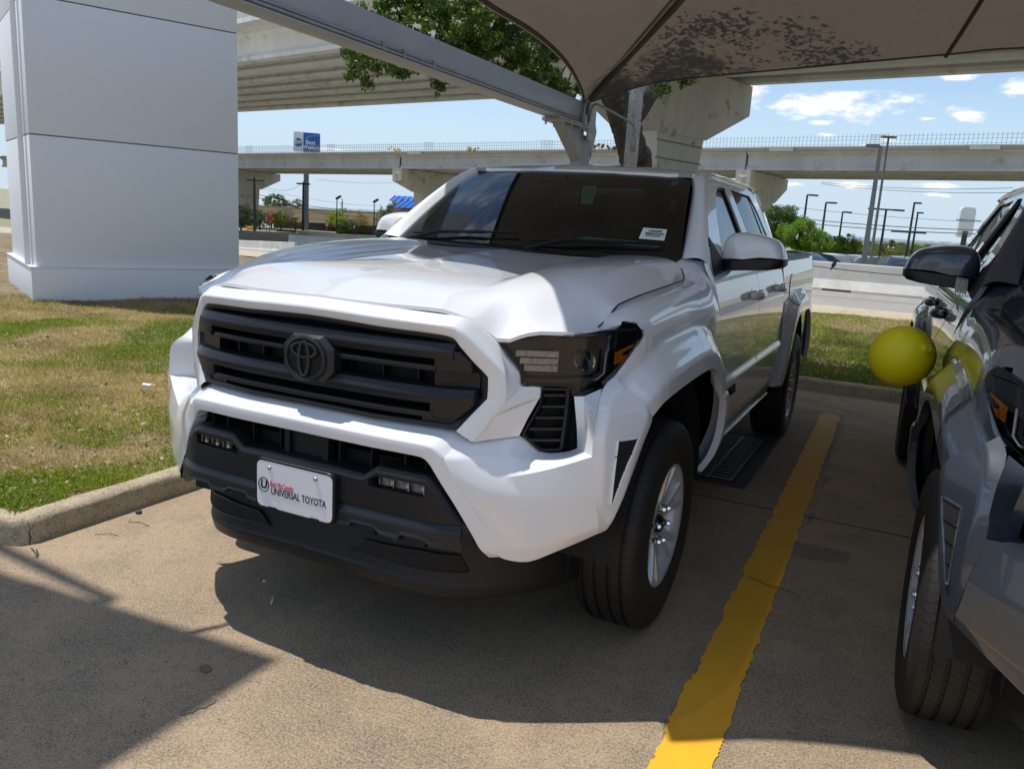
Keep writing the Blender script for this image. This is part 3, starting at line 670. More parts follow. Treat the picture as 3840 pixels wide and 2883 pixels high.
        for z, x0, x1 in ((.965, .708, .760), (.930, .705, .760), (.895, .692, .760), (.860, .678, .760), (.825, .682, .757)):
            b = MB(); r = []
            for dy, dz in ((.004, .004), (.004, -.004), (.05, -.016), (.05, -.008)): r.append([(sg * x, Yl(x) + dy, z + dz) for x in (x0, (x0 + x1) / 2, x1)])
            b.grid(r + [r[0]]); b.build('vent_fin', PL_BAR, v, smooth=False)
    # ---- fenders
    fo = [(.69, 1.45), (.45, 1.45), (.2, 1.45), (-.1, 1.45), (-.3, 1.45), (-.40, 1.45), (-.50, 1.45), (-.565, 1.45), (-.535, txinv(-.535, .826)), (-.485, txinv(-.485, .855)), (-.448, txinv(-.448, .876)), (-.425, tinv(-.425, 1.184) - .01), (-.385, tinv(-.385, 1.165)), (-.365, tinv(-.365, 1.14)), (-.39, 1.11), (-.43, 1.065), (-.47, 1.022), (-.505, 1.000), (-.50, .985), (-.46, .945), (-.393, .888)]
    fo += [q for q in ARF if q[0] > -.38] + [(.60, .44), (.79, .44), (.785, .55), (.765, .75), (.745, .9), (.715, 1.05), (.665, 1.25), (.66, 1.33)]
    for s in (False, True): panel('fender', fo, FEN, PAINT_W, T, step=.017, depth=(-.03, 0, 0), flipx=s)
    # ---- doors
    fd = [(.795, .475), (.79, .55), (.77, .75), (.75, .9), (.72, 1.05), (.67, 1.25), (.665, 1.335), (.72, 1.375), (.82, 1.46), (.95, 1.555), (1.1, 1.645), (1.25, 1.715), (1.38, 1.742), (1.66, 1.748), (1.675, 1.60), (1.685, 1.30), (1.705, .90), (1.715, .475)]
    fh = rpoly([(.93, 1.310), (1.00, 1.42), (1.12, 1.545), (1.26, 1.645), (1.40, 1.695), (1.605, 1.702), (1.632, 1.310)], [.01, .06, .08, .08, .06, .02, .02], 4)
    rd = [(1.722, .475), (1.712, .90), (1.692, 1.30), (1.682, 1.60), (1.668, 1.748), (2.30, 1.742), (2.44, 1.725), (2.52, 1.62), (2.575, 1.45), (2.585, 1.25), (2.585, .95), (2.57, .78), (2.52, .62), (2.50, .475)]
    rh = rpoly([(1.765, 1.310), (1.735, 1.702), (2.28, 1.695), (2.36, 1.60), (2.46, 1.310)], .02, 4)
    def SF(y, z): return (S(y, z), y, z)
    def grow(poly, k):
        cx = sum(a for a, b in poly) / len(poly); cy = sum(b for a, b in poly) / len(poly)
        w = max(a for a, b in poly) - min(a for a, b in poly); h = max(b for a, b in poly) - min(b for a, b in poly)
        return [(cx + (a - cx) * (1 + 2 * k / w), cy + (b - cy) * (1 + 2 * k / h)) for a, b in poly]
    for s in (False, True):
        sg = -1 if s else 1
        for nm, o_, h_, hy, quarter in (('front_door', fd, fh, 1.52, None), ('rear_door', rd, rh, 2.30, 2.30)):
            d = panel(nm, o_, SF, PAINT_W, T, holes=[h_], step=.022, depth=(-.02, 0, 0), flipx=s)
            panel('window_seal', grow(h_, .004), lambda a, b: (S(a, b) - .010, a, b), PL_BLK, d, holes=[grow(h_, -.016)], step=.04, depth=(-.006, 0, 0), flipx=s)
            panel('window', grow(h_, -.010), lambda a, b: (S(a, b) - .014 - .004 * math.sin(a * 5), a, b), GLASS_SIDE, d, step=.06, flipx=s, rim=False, depth=(-.001, 0, 0))
            if quarter: panel('quarter_pillar', [(2.315, 1.312), (2.255, 1.69), (2.29, 1.69), (2.35, 1.58), (2.45, 1.312)], lambda a, b: (S(a, b) - .006, a, b), GLOSSBLK, d, step=.06, depth=(-.008, 0, 0), flipx=s)
            else: panel('pillar_trim', [(1.60, 1.312), (1.575, 1.70), (1.60, 1.70), (1.628, 1.312)], lambda a, b: (S(a, b) - .006, a, b), GLOSSBLK, d, step=.06, depth=(-.008, 0, 0), flipx=s)
            zh = 1.165; xh = S(hy, zh)
            m = MB(); P = [(sg * (xh + dx), hy + dy, zh) for dy, dx in ((-.12, .004), (-.105, .030), (-.05, .044), (.04, .046), (.10, .036), (.125, .006))]
            m.tube(cr(P, 4), [.013] + [.0155] * 19 + [.013], 10); hb = m.build('door_handle', PAINT_W, d)
            for v in hb.data.vertices: v.co.z = zh + (v.co.z - zh) * 1.35
            m = MB(); m.tube(cr(P, 4)[11:18], .0175, 10); c_ = m.build('handle_cap', CHROME, hb)
            for v in c_.data.vertices: v.co.z = zh + (v.co.z - zh) * 1.35
            m = MB(); m.add([(sg * (S(hy + .07 * math.cos(t), zh + .035 * math.sin(t)) + .0012), hy + .07 * math.cos(t), zh + .035 * math.sin(t)) for t in np.linspace(0, 2 * math.pi, 25)[:-1]], [tuple(range(24))]); m.build('handle_recess', principled('handle_cup', (.30, .30, .31), .15, coat=1), d, smooth=False)
    # badge on the door
    for s in (1, -1):
        MM = Matrix.Translation((s * (S(.98, .735) + .003), .98, .735)) @ Matrix.Rotation(R(90 * s), 4, 'Z') @ Matrix.Rotation(R(90), 4, 'X')
        text_mesh('TACOMA', .062, PL_BLK, 'door_badge', T, MM, .004, bold=.0015, spacing=1.12)
    # A pillars
    r0 = [(.740, .672, 1.350), (.716, .80, 1.436), (.678, .985, 1.566), (.642, 1.15, 1.680), (.606, 1.243, 1.738), (.60, 1.29, 1.758)]
    r0b = [(q[0] - .01, q[1], q[2] - .02) for q in r0]
    r2 = [(S(y, z) + 0.0, y, z) for y, z in ((.672, 1.338), (.80, 1.447), (.99, 1.583), (1.17, 1.683), (1.37, 1.744), (1.45, 1.748))]
    r1 = [((a[0] + b[0]) / 2 + .016, (a[1] + b[1]) / 2 - .022, (a[2] + b[2]) / 2 + .018) for a, b in zip(r0, r2)]
    r2b = [(q[0] - .02, q[1] + .01, q[2] - .012) for q in r2]
    m = MB(); m.loft([r0b, r0, r1, r2, r2b], n=5, rnd=[0, .006, .03, .004, 0]); m.build('windscreen_pillar', PAINT_W, T, ang=40); m.build('windscreen_pillar', PAINT_W, T, ang=40, flipx=True)
    m = MB(); m.loft([[(.70, .50, 1.325), (.715, .60, 1.338), (.735, .70, 1.352)], [(.76, .52, 1.285), (.78, .60, 1.312), (.80, .72, 1.345)], [(.815, .60, 1.25), (.84, .66, 1.28), (.845, .74, 1.345)]], n=3); m.build('cowl_corner', PAINT_W, T); m.build('cowl_corner', PAINT_W, T, flipx=True)
    # roof
    rp = [(0, 1.132), (.3, 1.142), (.5, 1.180), (.605, 1.232), (.645, 1.31), (.655, 1.42), (.658, 2.0), (.658, 2.55), (.64, 2.68), (.55, 2.735), (0, 2.745)]
    ro = rp + [(-a, b) for a, b in rp[::-1] if a > 0]
    panel('roof', ro, ROOF, PAINT_W, T, step=.045, depth=(0, 0, -.02))
    m = MB(); ys = [1.243, 1.33, 1.42, 1.7, 2.0, 2.3, 2.5, 2.6, 2.68, 2.735]; xe = [.612, .645, .655, .658, .658, .658, .658, .655, .64, .55]
    e0 = [(x, y, ROOF(x, y)[2] + .001) for x, y in zip(xe, ys)]; e1 = [(x + .022, y, ROOF(x, y)[2] - .006) for x, y in zip(xe, ys)]; e2 = [(min(.675, x + .034), y, 1.742) for x, y in zip(xe, ys)]
    e2 = [(min(a[0], S(a[1], 1.745) + .004), a[1], 1.744) for a in e2]; e3 = [(q[0] - .02, q[1], q[2] - .02) for q in e2]
    m.loft([e0, e1, e2, e3], n=3, rnd=[0, .012, .003, 0]); m.build('roof_rail', PAINT_W, T, ang=40); m.build('roof_rail', PAINT_W, T, ang=40, flipx=True)
    # cab corner + back wall
    m = MB(); zs = [.80, 1.0, 1.25, 1.35, 1.5, 1.62, 1.70, 1.742]; yb = [2.60, 2.60, 2.60, 2.60, 2.585, 2.56, 2.55, 2.54]; y2 = [2.63, 2.63, 2.63, 2.66, 2.70, 2.72, 2.73, 2.735]
    a0 = [(S(2.59, z), 2.59 - (.0 if z < 1.3 else .06 * (z - 1.3) / .44 * 2.2), z) for z in zs]; a1 = [(S(2.59, z) - .012, y, z) for y, z in zip(y2, zs)]; a2 = [(S(2.59, z) - .10, y + .012, z) for y, z in zip(y2, zs)]; a3 = [(0, y + .02, z) for y, z in zip(y2, zs)]
    m.loft([a0, a1, a2, a3], n=3, rnd=[0, .02, .01, 0]); m.build('cab_back', PAINT_W, T, mirror=True, ang=50)
    m = MB(); m.grid([[(x, 2.755 + (z - 1.7) * -.02, z) for x in np.linspace(-.58, .58, 5)] for z in (1.36, 1.69)]); m.build('rear_window', GLOSSBLK, T, smooth=False)
    # ---- bed
    bo_ = [(2.645, 1.315), (3.2, 1.318), (3.9, 1.325), (4.40, 1.330), (4.44, 1.31), (4.455, 1.0), (4.45, .62), (4.30, .56), (3.97, .52)] + [(float(a), float(b)) for a, b in ARR[::-1][1:-1]] + [(2.725, .50), (2.645, .49)]
    def SB(y, z):
        x = S(max(y, 2.63), z)
        if y > 4.25: x -= .5 * (y - 4.25) ** 2
        return (x, y, z)
    for s in (False, True):
        sg = -1 if s else 1
        b = panel('bed_side', bo_, SB, PAINT_W, T, step=.021, depth=(-.03, 0, 0), flipx=s)
        circ = [(3.02 + .10 * math.cos(t) * (1.0), 1.115 + .10 * math.sin(t)) for t in np.linspace(0, 2 * math.pi, 29)[:-1]]
        if not s:
            panel('fuel_door', circ, lambda a, b_: (SB(a, b_)[0] + .003, a, b_), PAINT_W, T, step=.03, depth=(-.006, 0, 0), flipx=s)
            m = MB(); m.tube([(sg * (SB(a, c)[0]), a, c) for a, c in [(3.02 + .104 * math.cos(t), 1.115 + .104 * math.sin(t)) for t in np.linspace(0, 2 * math.pi, 29)[:-1]]], .003, 5, closed=True); m.build('fuel_door_gap', VOID, b)
        m = MB(); yy = [2.66, 3.0, 3.5, 4.0, 4.42]
        m.loft([[(sg * (SB(y, 1.32)[0] + .004), y, 1.310 + .003 * (y - 2.6)) for y in yy], [(sg * (SB(y, 1.32)[0] - .004), y, 1.336 + .003 * (y - 2.6)) for y in yy], [(sg * (SB(y, 1.32)[0] - .085), y, 1.336 + .003 * (y - 2.6)) for y in yy], [(sg * (SB(y, 1.32)[0] - .10), y, 1.30) for y in yy], [(sg * (SB(y, 1.32)[0] - .10), y, .82) for y in yy]], n=2, rnd=[0, .006, .006, .01, 0], flip=s); m.build('bed_rail', PL_BLK, b)
        m = MB(); m.box((sg * .80, 4.44, 1.10), (.10, .05, .26)); m.build('tail_lamp', principled('red_lens', (.35, .01, .01), .15), T, bevel=.01)
    m = MB(); m.box((0, 4.40, 1.0), (1.50, .05, .66)); m.build('tailgate', PAINT_W, T, bevel=.01)
    m = MB(); m.box((0, 3.52, .80), (1.62, 1.72, .04)); m.box((0, 2.68, 1.0), (1.6, .03, .5)); m.build('bed_floor', PL_BLK, T, smooth=False)
    m = MB(); m.box((0, 4.50, .60), (1.70, .16, .18)); m.build('rear_bumper', CHROME, T, bevel=.02)
    # sills
    for s in (-1, 1):
        m = MB(); yy = np.linspace(.63, 2.60, 8)
        m.loft([[(s * .905, y, .472) for y in yy], [(s * .893, y, .452) for y in yy], [(s * .872, y, .438) for y in yy], [(s * .80, y, .43) for y in yy]], n=1, rnd=[0, .008, .008, 0]); m.build('sill', PAINT_W, T)
        m = MB(); m.tube([(s * .895, y, .462) for y in (.66, 1.6, 2.55)], .009, 8); m.build('sill_highlight_strip', principled('sill_highlight', (.55, .56, .58), .15, .6), T)  # added glossy strip standing in for the bright reflection along the sill lip
    # windscreen
    wo = [(-1, 0), (1, 0), (1, 1), (-1, 1)]
    w = panel('windscreen', wo, WS, GLASS_WS, T, step=.09, depth=(0, 0, -.001), rim=False)
    panel('windscreen_border', wo, lambda a, b: tuple(np.array(WS(a, b)) + (0, .004, -.004)), GLOSSBLK, w, holes=[rpoly([(-.93, .10), (.93, .10), (.925, .955), (-.925, .955)], .05, 4)], step=.09, depth=(0, 0, -.002))
    m = MB(); m.loft([[(x, .40 + .20 * (x / .735) ** 2, 1.340) for x in np.linspace(-.735, .735, 15)], [(x, .475 + .20 * (x / .735) ** 2, 1.352) for x in np.linspace(-.735, .735, 15)]], n=1); m.build('cowl', PL_BLK, T)
    for x0, x1 in ((-.60, .02), (.10, .66)):
        m = MB(); P = [WS(x / .73, .03 + .01 * k) for k, x in enumerate(np.linspace(x0, x1, 8))]; P = [(q[0], q[1] - .012, q[2] + .016) for q in P]; m.tube(P, .006, 6); m.tube([(x0, .40 + .2 * (x0 / .735) ** 2, 1.35), tuple(np.array(P[2]) + (0, -.004, .004)), P[5]], .009, 6); m.build('wiper', PL_BLK, T)
    # stickers and papers on the glass
    def stick(poly, mat, name, off=-.003, lbl=None):
        mm = MB(); mm.add([tuple(np.array(q) + (0, off, off * -.6)) for q in poly], [tuple(range(len(poly)))]); o = mm.build(name, mat, w, smooth=False)
        if lbl: o['label'] = lbl
        return o
    def wq(pts): return [WS(a, b) for a, b in pts]
    stick(wq([(.20, .78), (.31, .80), (.37, .54), (.285, .53)]), PAPERG, 'sticker', .006)
    stick(wq([(.86, .935), (.915, .935), (.905, .865), (.855, .862)]), PAPERG, 'sticker', .006)
    stick(wq([(.885, .66), (.925, .66), (.93, .53), (.89, .53)]), principled('faded_green_paper', (.12, .2, .17), .7), 'sticker', .006)
    stick(wq([(-.87, .47), (-.74, .455), (-.80, .83), (-.93, .84)]), PAPERG, 'price_sheet', .008)
    lb = stick(wq([(.765, .285), (.905, .285), (.90, .165), (.755, .165)]), PAPER, 'stock_label', -.003)
    c = np.array(WS(.832, .225)); ux = np.array(WS(.90, .225)) - np.array(WS(.77, .225)); ux /= np.linalg.norm(ux); uz = np.array(WS(.832, .28)) - np.array(WS(.832, .17)); uz -= ux * (uz @ ux); uz /= np.linalg.norm(uz); nn = np.cross(ux, uz)
    def LM(dx, dz): q = c + ux * dx + uz * dz + nn * .0042 + np.array((0, -.001, 0)); return Matrix(((ux[0], uz[0], nn[0], q[0]), (ux[1], uz[1], nn[1], q[1]), (ux[2], uz[2], nn[2], q[2]), (0, 0, 0, 1)))
    text_mesh('U62209', .019, INK, 'label_text', lb, LM(.008, .020), .0002, bold=.0004)
    mm = MB()
    rng = random.Random(5); xx = -.036
    while xx < .044:
        wd = rng.choice((.0008, .0014, .0022)); a = LM(xx, 0)
        for dz0, dz1 in ((-.006, .008),):
            mm.add([tuple((LM(xx + p_, q_)).translation) for p_, q_ in ((0, dz0), (wd, dz0), (wd, dz1), (0, dz1))], [(0, 1, 2, 3)])
        xx += wd + rng.choice((.0010, .0016))
    for dz in (-.011, -.016, -.021):
        mm.add([tuple((LM(p_, q_)).translation) for p_, q_ in ((-.04, dz), (.03, dz), (.03, dz + .0018), (-.04, dz + .0018))], [(0, 1, 2, 3)])
    mm.build('label_barcode', INK, lb, smooth=False)
    m = MB(); m.add([(.16, .60, 1.375), (.26, .73, 1.415), (.60, .76, 1.41), (.64, .66, 1.37), (.30, .56, 1.365)], [(0, 1, 2, 3, 4)]); m.build('dash_papers', PAPERG, T, smooth=False)
    # interior
    m = MB(); m.loft([[(-.70, .62, 1.33), (0, .50, 1.335), (.70, .62, 1.33)], [(-.70, .95, 1.34), (0, .92, 1.36), (.70, .95, 1.34)], [(-.70, 1.05, 1.20), (0, 1.03, 1.22), (.70, 1.05, 1.20)], [(-.70, 1.0, .9), (0, 1.0, .9), (.70, 1.0, .9)]], n=4); IN = m.build('dashboard', FABRIC_IN, T)
    for x in (-.38, .38):
        m = MB(); m.box((x, 1.62, 1.25), (.50, .14, .62)); m.box((x, 1.60, 1.62), (.26, .10, .18)); m.box((x, 1.40, .98), (.5, .5, .14)); m.build('seat', FABRIC_IN, T, bevel=.04, seg=3)
    m = MB(); m.box((0, 2.42, 1.3), (1.3, .14, .5)); m.box((-.35, 2.42, 1.6), (.24, .1, .14)); m.box((.35, 2.42, 1.6), (.24, .1, .14)); m.build('rear_seat', FABRIC_IN, T, bevel=.03)
    m = MB(); m.tube([(.38 + .185 * math.cos(t), 1.10 - .07 * math.sin(t), 1.30 + .17 * math.sin(t)) for t in np.linspace(0, 2 * math.pi, 33)[:-1]], .015, 8, closed=True); m.build('steering_wheel', PL_BLK, T)
    m = MB(); m.box((0.0, 1.02, 1.655), (.25, .03, .055)); m.tube([(0, 1.02, 1.66), (0, 1.06, 1.70)], .012); m.build('inside_mirror', PL_BLK, T, bevel=.01)
    m = MB(); m.box((0, 1.9, 1.735), (1.2, 1.4, .02)); m.build('headliner', principled('headliner_cloth', (.35, .35, .34), .9), T, smooth=False)
    # ---- side mirrors
    for s in (1, -1):
        o_ = [(.840, 1.350), (.839, 1.391), (.846, 1.434), (.868, 1.465), (.904, 1.478), (.970, 1.477), (1.033, 1.465), (1.075, 1.449), (1.103, 1.415), (1.120, 1.368)]
        o_ = [(q[0], q[2]) for q in cr([(a, 0, b) for a, b in o_], 3)]
        cxm, czm = .985, 1.385; Y0 = .275
        m = MB(); rows = []
        for y, k in ((.845, .96), (.80, 1.0), (.75, .99), (.71, .95), (.685, .87), (.670, .74), (.662, .55), (.658, .25)):
            rows.append([(s * (cxm + (x - cxm) * k), Y0 + y + .10 * (x - cxm), czm + (z - czm) * k if z > czm else czm - (czm - z) * max(k, .72)) for x, z in o_])
        m.grid(rows); nn_ = len(rows[0]); m.f.append(tuple((len(rows) - 1) * nn_ + i for i in range(nn_)))
        cap = m.build('mirror_cap', PAINT_W, T, ang=60)
        m = MB(); rows = []
        lo = [(.842, 1.352), (.98, 1.364), (1.120, 1.370), (1.121, 1.342), (1.103, 1.326), (1.05, 1.315), (.865, 1.299), (.842, 1.306)]
        for y, k in ((.85, .97), (.81, 1.0), (.74, .99), (.70, .95), (.676, .88), (.660, .75), (.655, .55)):
            rows.append([(s * (cxm + (x - cxm) * k), Y0 + y + .10 * (x - cxm), 1.345 + (z - 1.345) * max(k, .8)) for x, z in lo])
        m.grid(rows, closed=True); n_ = len(lo); m.f.append(tuple(range(n_))); m.f.append(tuple(range((len(rows) - 1) * n_, len(rows) * n_)))
        m.loft([[(s * .88, Y0 + .74, 1.345), (s * .83, Y0 + .72, 1.340), (s * .79, Y0 + .70, 1.332)], [(s * .88, Y0 + .70, 1.33), (s * .83, Y0 + .68, 1.325), (s * .79, Y0 + .66, 1.316)], [(s * .88, Y0 + .73, 1.302), (s * .83, Y0 + .71, 1.298), (s * .79, Y0 + .69, 1.29)], [(s * .88, Y0 + .80, 1.32), (s * .83, Y0 + .80, 1.32), (s * .79, Y0 + .80, 1.32)]], n=3)
        m.build('mirror_base', PL_BLK, cap, ang=40)
        m = MB(); m.add([(s * (cxm + (x - cxm) * .94), Y0 + .842 + .1 * (x - cxm), czm + (z - czm) * .94) for x, z in o_], [tuple(range(len(o_)))]); m.build('mirror_glass', CHROME, cap, smooth=False)
        m = MB()
        m.prism([(s * (S(y, z) + .004), y, z) for y, z in ((.69, 1.285), (.985, 1.300), (.965, 1.345), (.80, 1.450), (.765, 1.42))], (0, 0, 0), (s * -.03, 0, 0)); m.build('mirror_sail', PL_BLK, cap, bevel=.004)
    # ---- wheels
    TW = make_tyre_mesh(); RW = make_rim_mesh(); HB = make_hub_mesh(); LN = make_lug_mesh(); CP = make_cap_mesh()
    for yc in (0, 3.35):
        for s in (1, -1):
            w_ = bpy.data.objects.new('wheel', HB); COL.objects.link(w_); w_.parent = T; w_.location = (s * .845, yc, .393)
            w_.rotation_euler = (R(17 if yc == 0 else 50), 0, 0 if s > 0 else math.pi)
            for nm, me in (('tyre', TW), ('rim', RW), ('hub_cap', CP)):
                c_ = bpy.data.objects.new(nm, me); COL.objects.link(c_); c_.parent = w_
            for k in range(6):
                a = 2 * math.pi * (k + .5) / 6
                c_ = bpy.data.objects.new('lug_nut', LN); COL.objects.link(c_); c_.parent = w_; c_.location = (.078, .070 * math.cos(a), .070 * math.sin(a))
    return T
def make_tyre_mesh():
    Rr = .393; m = MB(); prof = []
    pr = [(-.105, .226), (-.118, .245), (-.124, .29), (-.122, .335), (-.113, .366), (-.104, .380), (-.094, .387)]
    prof += pr
    g = [(-.068, .010), (-.024, .011), (.024, .011), (.068, .010)]
    z = -.090
    for c, d in g:
        for dx, dr in ((-.0065, 0), (-.005, -.009), (.005, -.009), (.0065, 0)):
            x = c + dx; prof.append((x, Rr - .10 * abs(x) ** 2 * 4 * .14 - (x / .094) ** 4 * .003 + dr))
    prof += [(-a, b) for a, b in pr[::-1]]
    prof += [(.108, .226), (.095, .222)]
    m.lathe(prof, 96); me = m.build('tyre', None, None, ang=28); d = me.data; d.materials.append(tyre_mat()); bpy.data.objects.remove(me); return d
def tyre_mat():
    m = principled('tyre_tread_rubber', (.022, .021, .020), .62, spec=.4); n, l, b = nodes(m)
    tc = n.new('ShaderNodeTexCoord'); sp = n.new('ShaderNodeSeparateXYZ'); l.new(tc.outputs['Object'], sp.inputs[0])
    def M(op, a, b_=None, c=None):
        q = n.new('ShaderNodeMath'); q.operation = op
        for i, v in enumerate((a, b_, c)):
            if v is None: continue
            if isinstance(v, (int, float)): q.inputs[i].default_value = v
            else: l.new(v, q.inputs[i])
        return q.outputs[0]
    an = M('ARCTAN2', sp.outputs[1], sp.outputs[2]); rad = M('SQRT', M('ADD', M('MULTIPLY', sp.outputs[1], sp.outputs[1]), M('MULTIPLY', sp.outputs[2], sp.outputs[2])))
    ax = M('ABSOLUTE', sp.outputs[0])
    fr = M('FRACT', M('ADD', M('MULTIPLY', an, 84 / (2 * math.pi)), M('MULTIPLY', M('SINE', M('MULTIPLY', sp.outputs[0], 120)), .22)))
    ln = M('LESS_THAN', fr, .17); on = M('GREATER_THAN', rad, .3745)
    rib = M('GREATER_THAN', M('ABSOLUTE', M('SUBTRACT', M('FRACT', M('ADD', M('MULTIPLY', sp.outputs[0], 22.7), .5)), .5)), .06)
    sip = M('MULTIPLY', M('MULTIPLY', ln, on), rib)
    mx = n.new('ShaderNodeMix'); mx.data_type = 'RGBA'; l.new(sip, mx.inputs[0])
    t = n.new('ShaderNodeTexNoise'); t.inputs['Scale'].default_value = 18; l.new(tc.outputs['Object'], t.inputs[0])
    mc = n.new('ShaderNodeMix'); mc.data_type = 'RGBA'; l.new(t.outputs[0], mc.inputs[0]); mc.inputs[6].default_value = (.010, .0095, .009, 1); mc.inputs[7].default_value = (.026, .023, .020, 1)
    l.new(mc.outputs[2], mx.inputs[6]); mx.inputs[7].default_value = (.003, .003, .003, 1); l.new(mx.outputs[2], b.inputs['Base Color'])
    # raised rings and lettering band on the sidewall
    w = M('SINE', M('MULTIPLY', rad, 420)); bp = n.new('ShaderNodeBump'); bp.inputs['Strength'].default_value = .35; bp.inputs['Distance'].default_value = .004
    h = M('SUBTRACT', M('MULTIPLY', M('MULTIPLY', w, M('SUBTRACT', 1, on)), .12), sip); l.new(h, bp.inputs['Height']); l.new(bp.outputs[0], b.inputs['Normal'])
    return m
def make_rim_mesh():
    m = MB()
    m.lathe([(-.09, .20), (-.09, .222), (-.07, .210), (.02, .196), (.075, .205), (.092, .214), (.100, .228), (.106, .233), (.110, .231), (.104, .222), (.090, .205), (.070, .196), (.02, .188), (-.08, .19)], 64)
    # spokes: six pairs that split towards the rim
    def spoke(path, wid, th):
        rows = []
        for (x, y, z, w, t) in path:
            rows.append((x, y, z, w, t))
        pts = []
        for i, (x, r_, a, w, t) in enumerate(rows):
            ca, sa = math.cos(a), math.sin(a); tx = (-sa, ca); 
            ring = []
            for (du, dx) in ((-1, -t), (-1, -.012), (-.62, 0), (.62, 0), (1, -.012), (1, -t)):
                u = du * w; ring.append((x + dx, r_ * ca + tx[0] * u, r_ * sa + tx[1] * u))
            pts.append(ring)
        m.grid(pts, closed=True)
    for k in range(6):
        a0 = 2 * math.pi * k / 6
        for s in (-1, 1):
            spoke([(.072, .045, a0 + s * .02, .022, .03), (.080, .085, a0 + s * .08, .018, .03), (.090, .135, a0 + s * .135, .0155, .034), (.099, .185, a0 + s * .180, .0165, .040), (.104, .222, a0 + s * .195, .021, .05)], 0, 0)
    m.lathe([(.02, .0), (.02, .05), (.045, .058), (.062, .056), (.072, .048), (.074, .034), (.074, 0)], 36)
    m.lathe([(.03, .05), (.055, .092), (.066, .088), (.070, .07), (.068, .045)], 36)
    o = m.build('rim', ALLOY, None, ang=38); d = o.data; bpy.data.objects.remove(o); return d
def make_hub_mesh():
    m = MB(); m.lathe([(-.06, 0), (-.06, .16), (-.045, .165), (-.03, .16), (-.03, .07), (.03, .06), (.03, 0)], 40)
    o = m.build('wheel', principled('brake_disc_steel', (.10, .095, .09), .45, .7), None, ang=30); d = o.data; bpy.data.objects.remove(o); return d
def make_lug_mesh():
    m = MB(); m.lathe([(-.02, .011), (.008, .011), (.010, .0135), (.012, .0110), (.026, .0105), (.031, .007), (.031, 0)], 6)
    o = m.build('lug_nut', CHROME, None, ang=30); d = o.data; bpy.data.objects.remove(o); return d
def make_cap_mesh():
    m = MB(); m.lathe([(.07, .036), (.088, .034), (.094, .028), (.095, 0)], 32)
    def el(a, b, cz): return [(.0965, cz * 0 + a * math.cos(t), cz + b * math.sin(t)) for t in np.linspace(0, 2 * math.pi, 25)[:-1]]
    m.tube(el(.024, .019, 0), .0012, 5, closed=True); m.tube(el(.015, .007, .008), .001, 5, closed=True); m.tube(el(.006, .017, 0), .001, 5, closed=True)
    o = m.build('hub_cap', GLOSSBLK, None, ang=35); d = o.data; bpy.data.objects.remove(o); return d
truck = make_truck()
tag(truck, 'white crew cab pickup with black grille, parked nose first under the shade sail', 'pickup truck')
def copy_tree(o, parent=None):
    c = o.copy(); COL.objects.link(c); c.parent = parent
    for ch in list(o.children): copy_tree(ch, c)
    return c
truck2 = copy_tree(truck)
truck2.location = (2.747, -.024, 0); truck2.rotation_euler = (0, 0, .0221)
tag(truck2, 'dark grey pickup at the right edge with a yellow balloon tied to its mirror', 'pickup truck')
for g in list(truck2.children_recursive):
    if g.type == 'MESH':
        for sl_ in g.material_slots:
            if sl_.material == PAINT_W: sl_.link = 'OBJECT'; sl_.material = PAINT_G
        if g.name.split('.')[0] in ('number_plate', 'sticker', 'price_sheet', 'stock_label', 'dash_papers', 'plate_text', 'plate_holder', 'screw', 'plate_logo_ring', 'label_text', 'label_barcode'):
            bpy.data.objects.remove(g)
# ------------------------------------------------------------------ site: ground, kerbs, pavement, canopy, pylon
def atx(px, py, x): d = ray(px, py); return CAM + d * ((x - CAM[0]) / d[0])
def aty(px, py, y): d = ray(px, py); return CAM + d * ((y - CAM[1]) / d[1])
def gz(x, y):
    r = math.hypot(x, y + 1); return float(np.interp(r, [0, 24, 45, 75, 120, 300, 9000], [-.02, -.10, -1.05, -1.4, -1.9, -2.6, -3]))
def struct(o): o['kind'] = 'structure'; return o
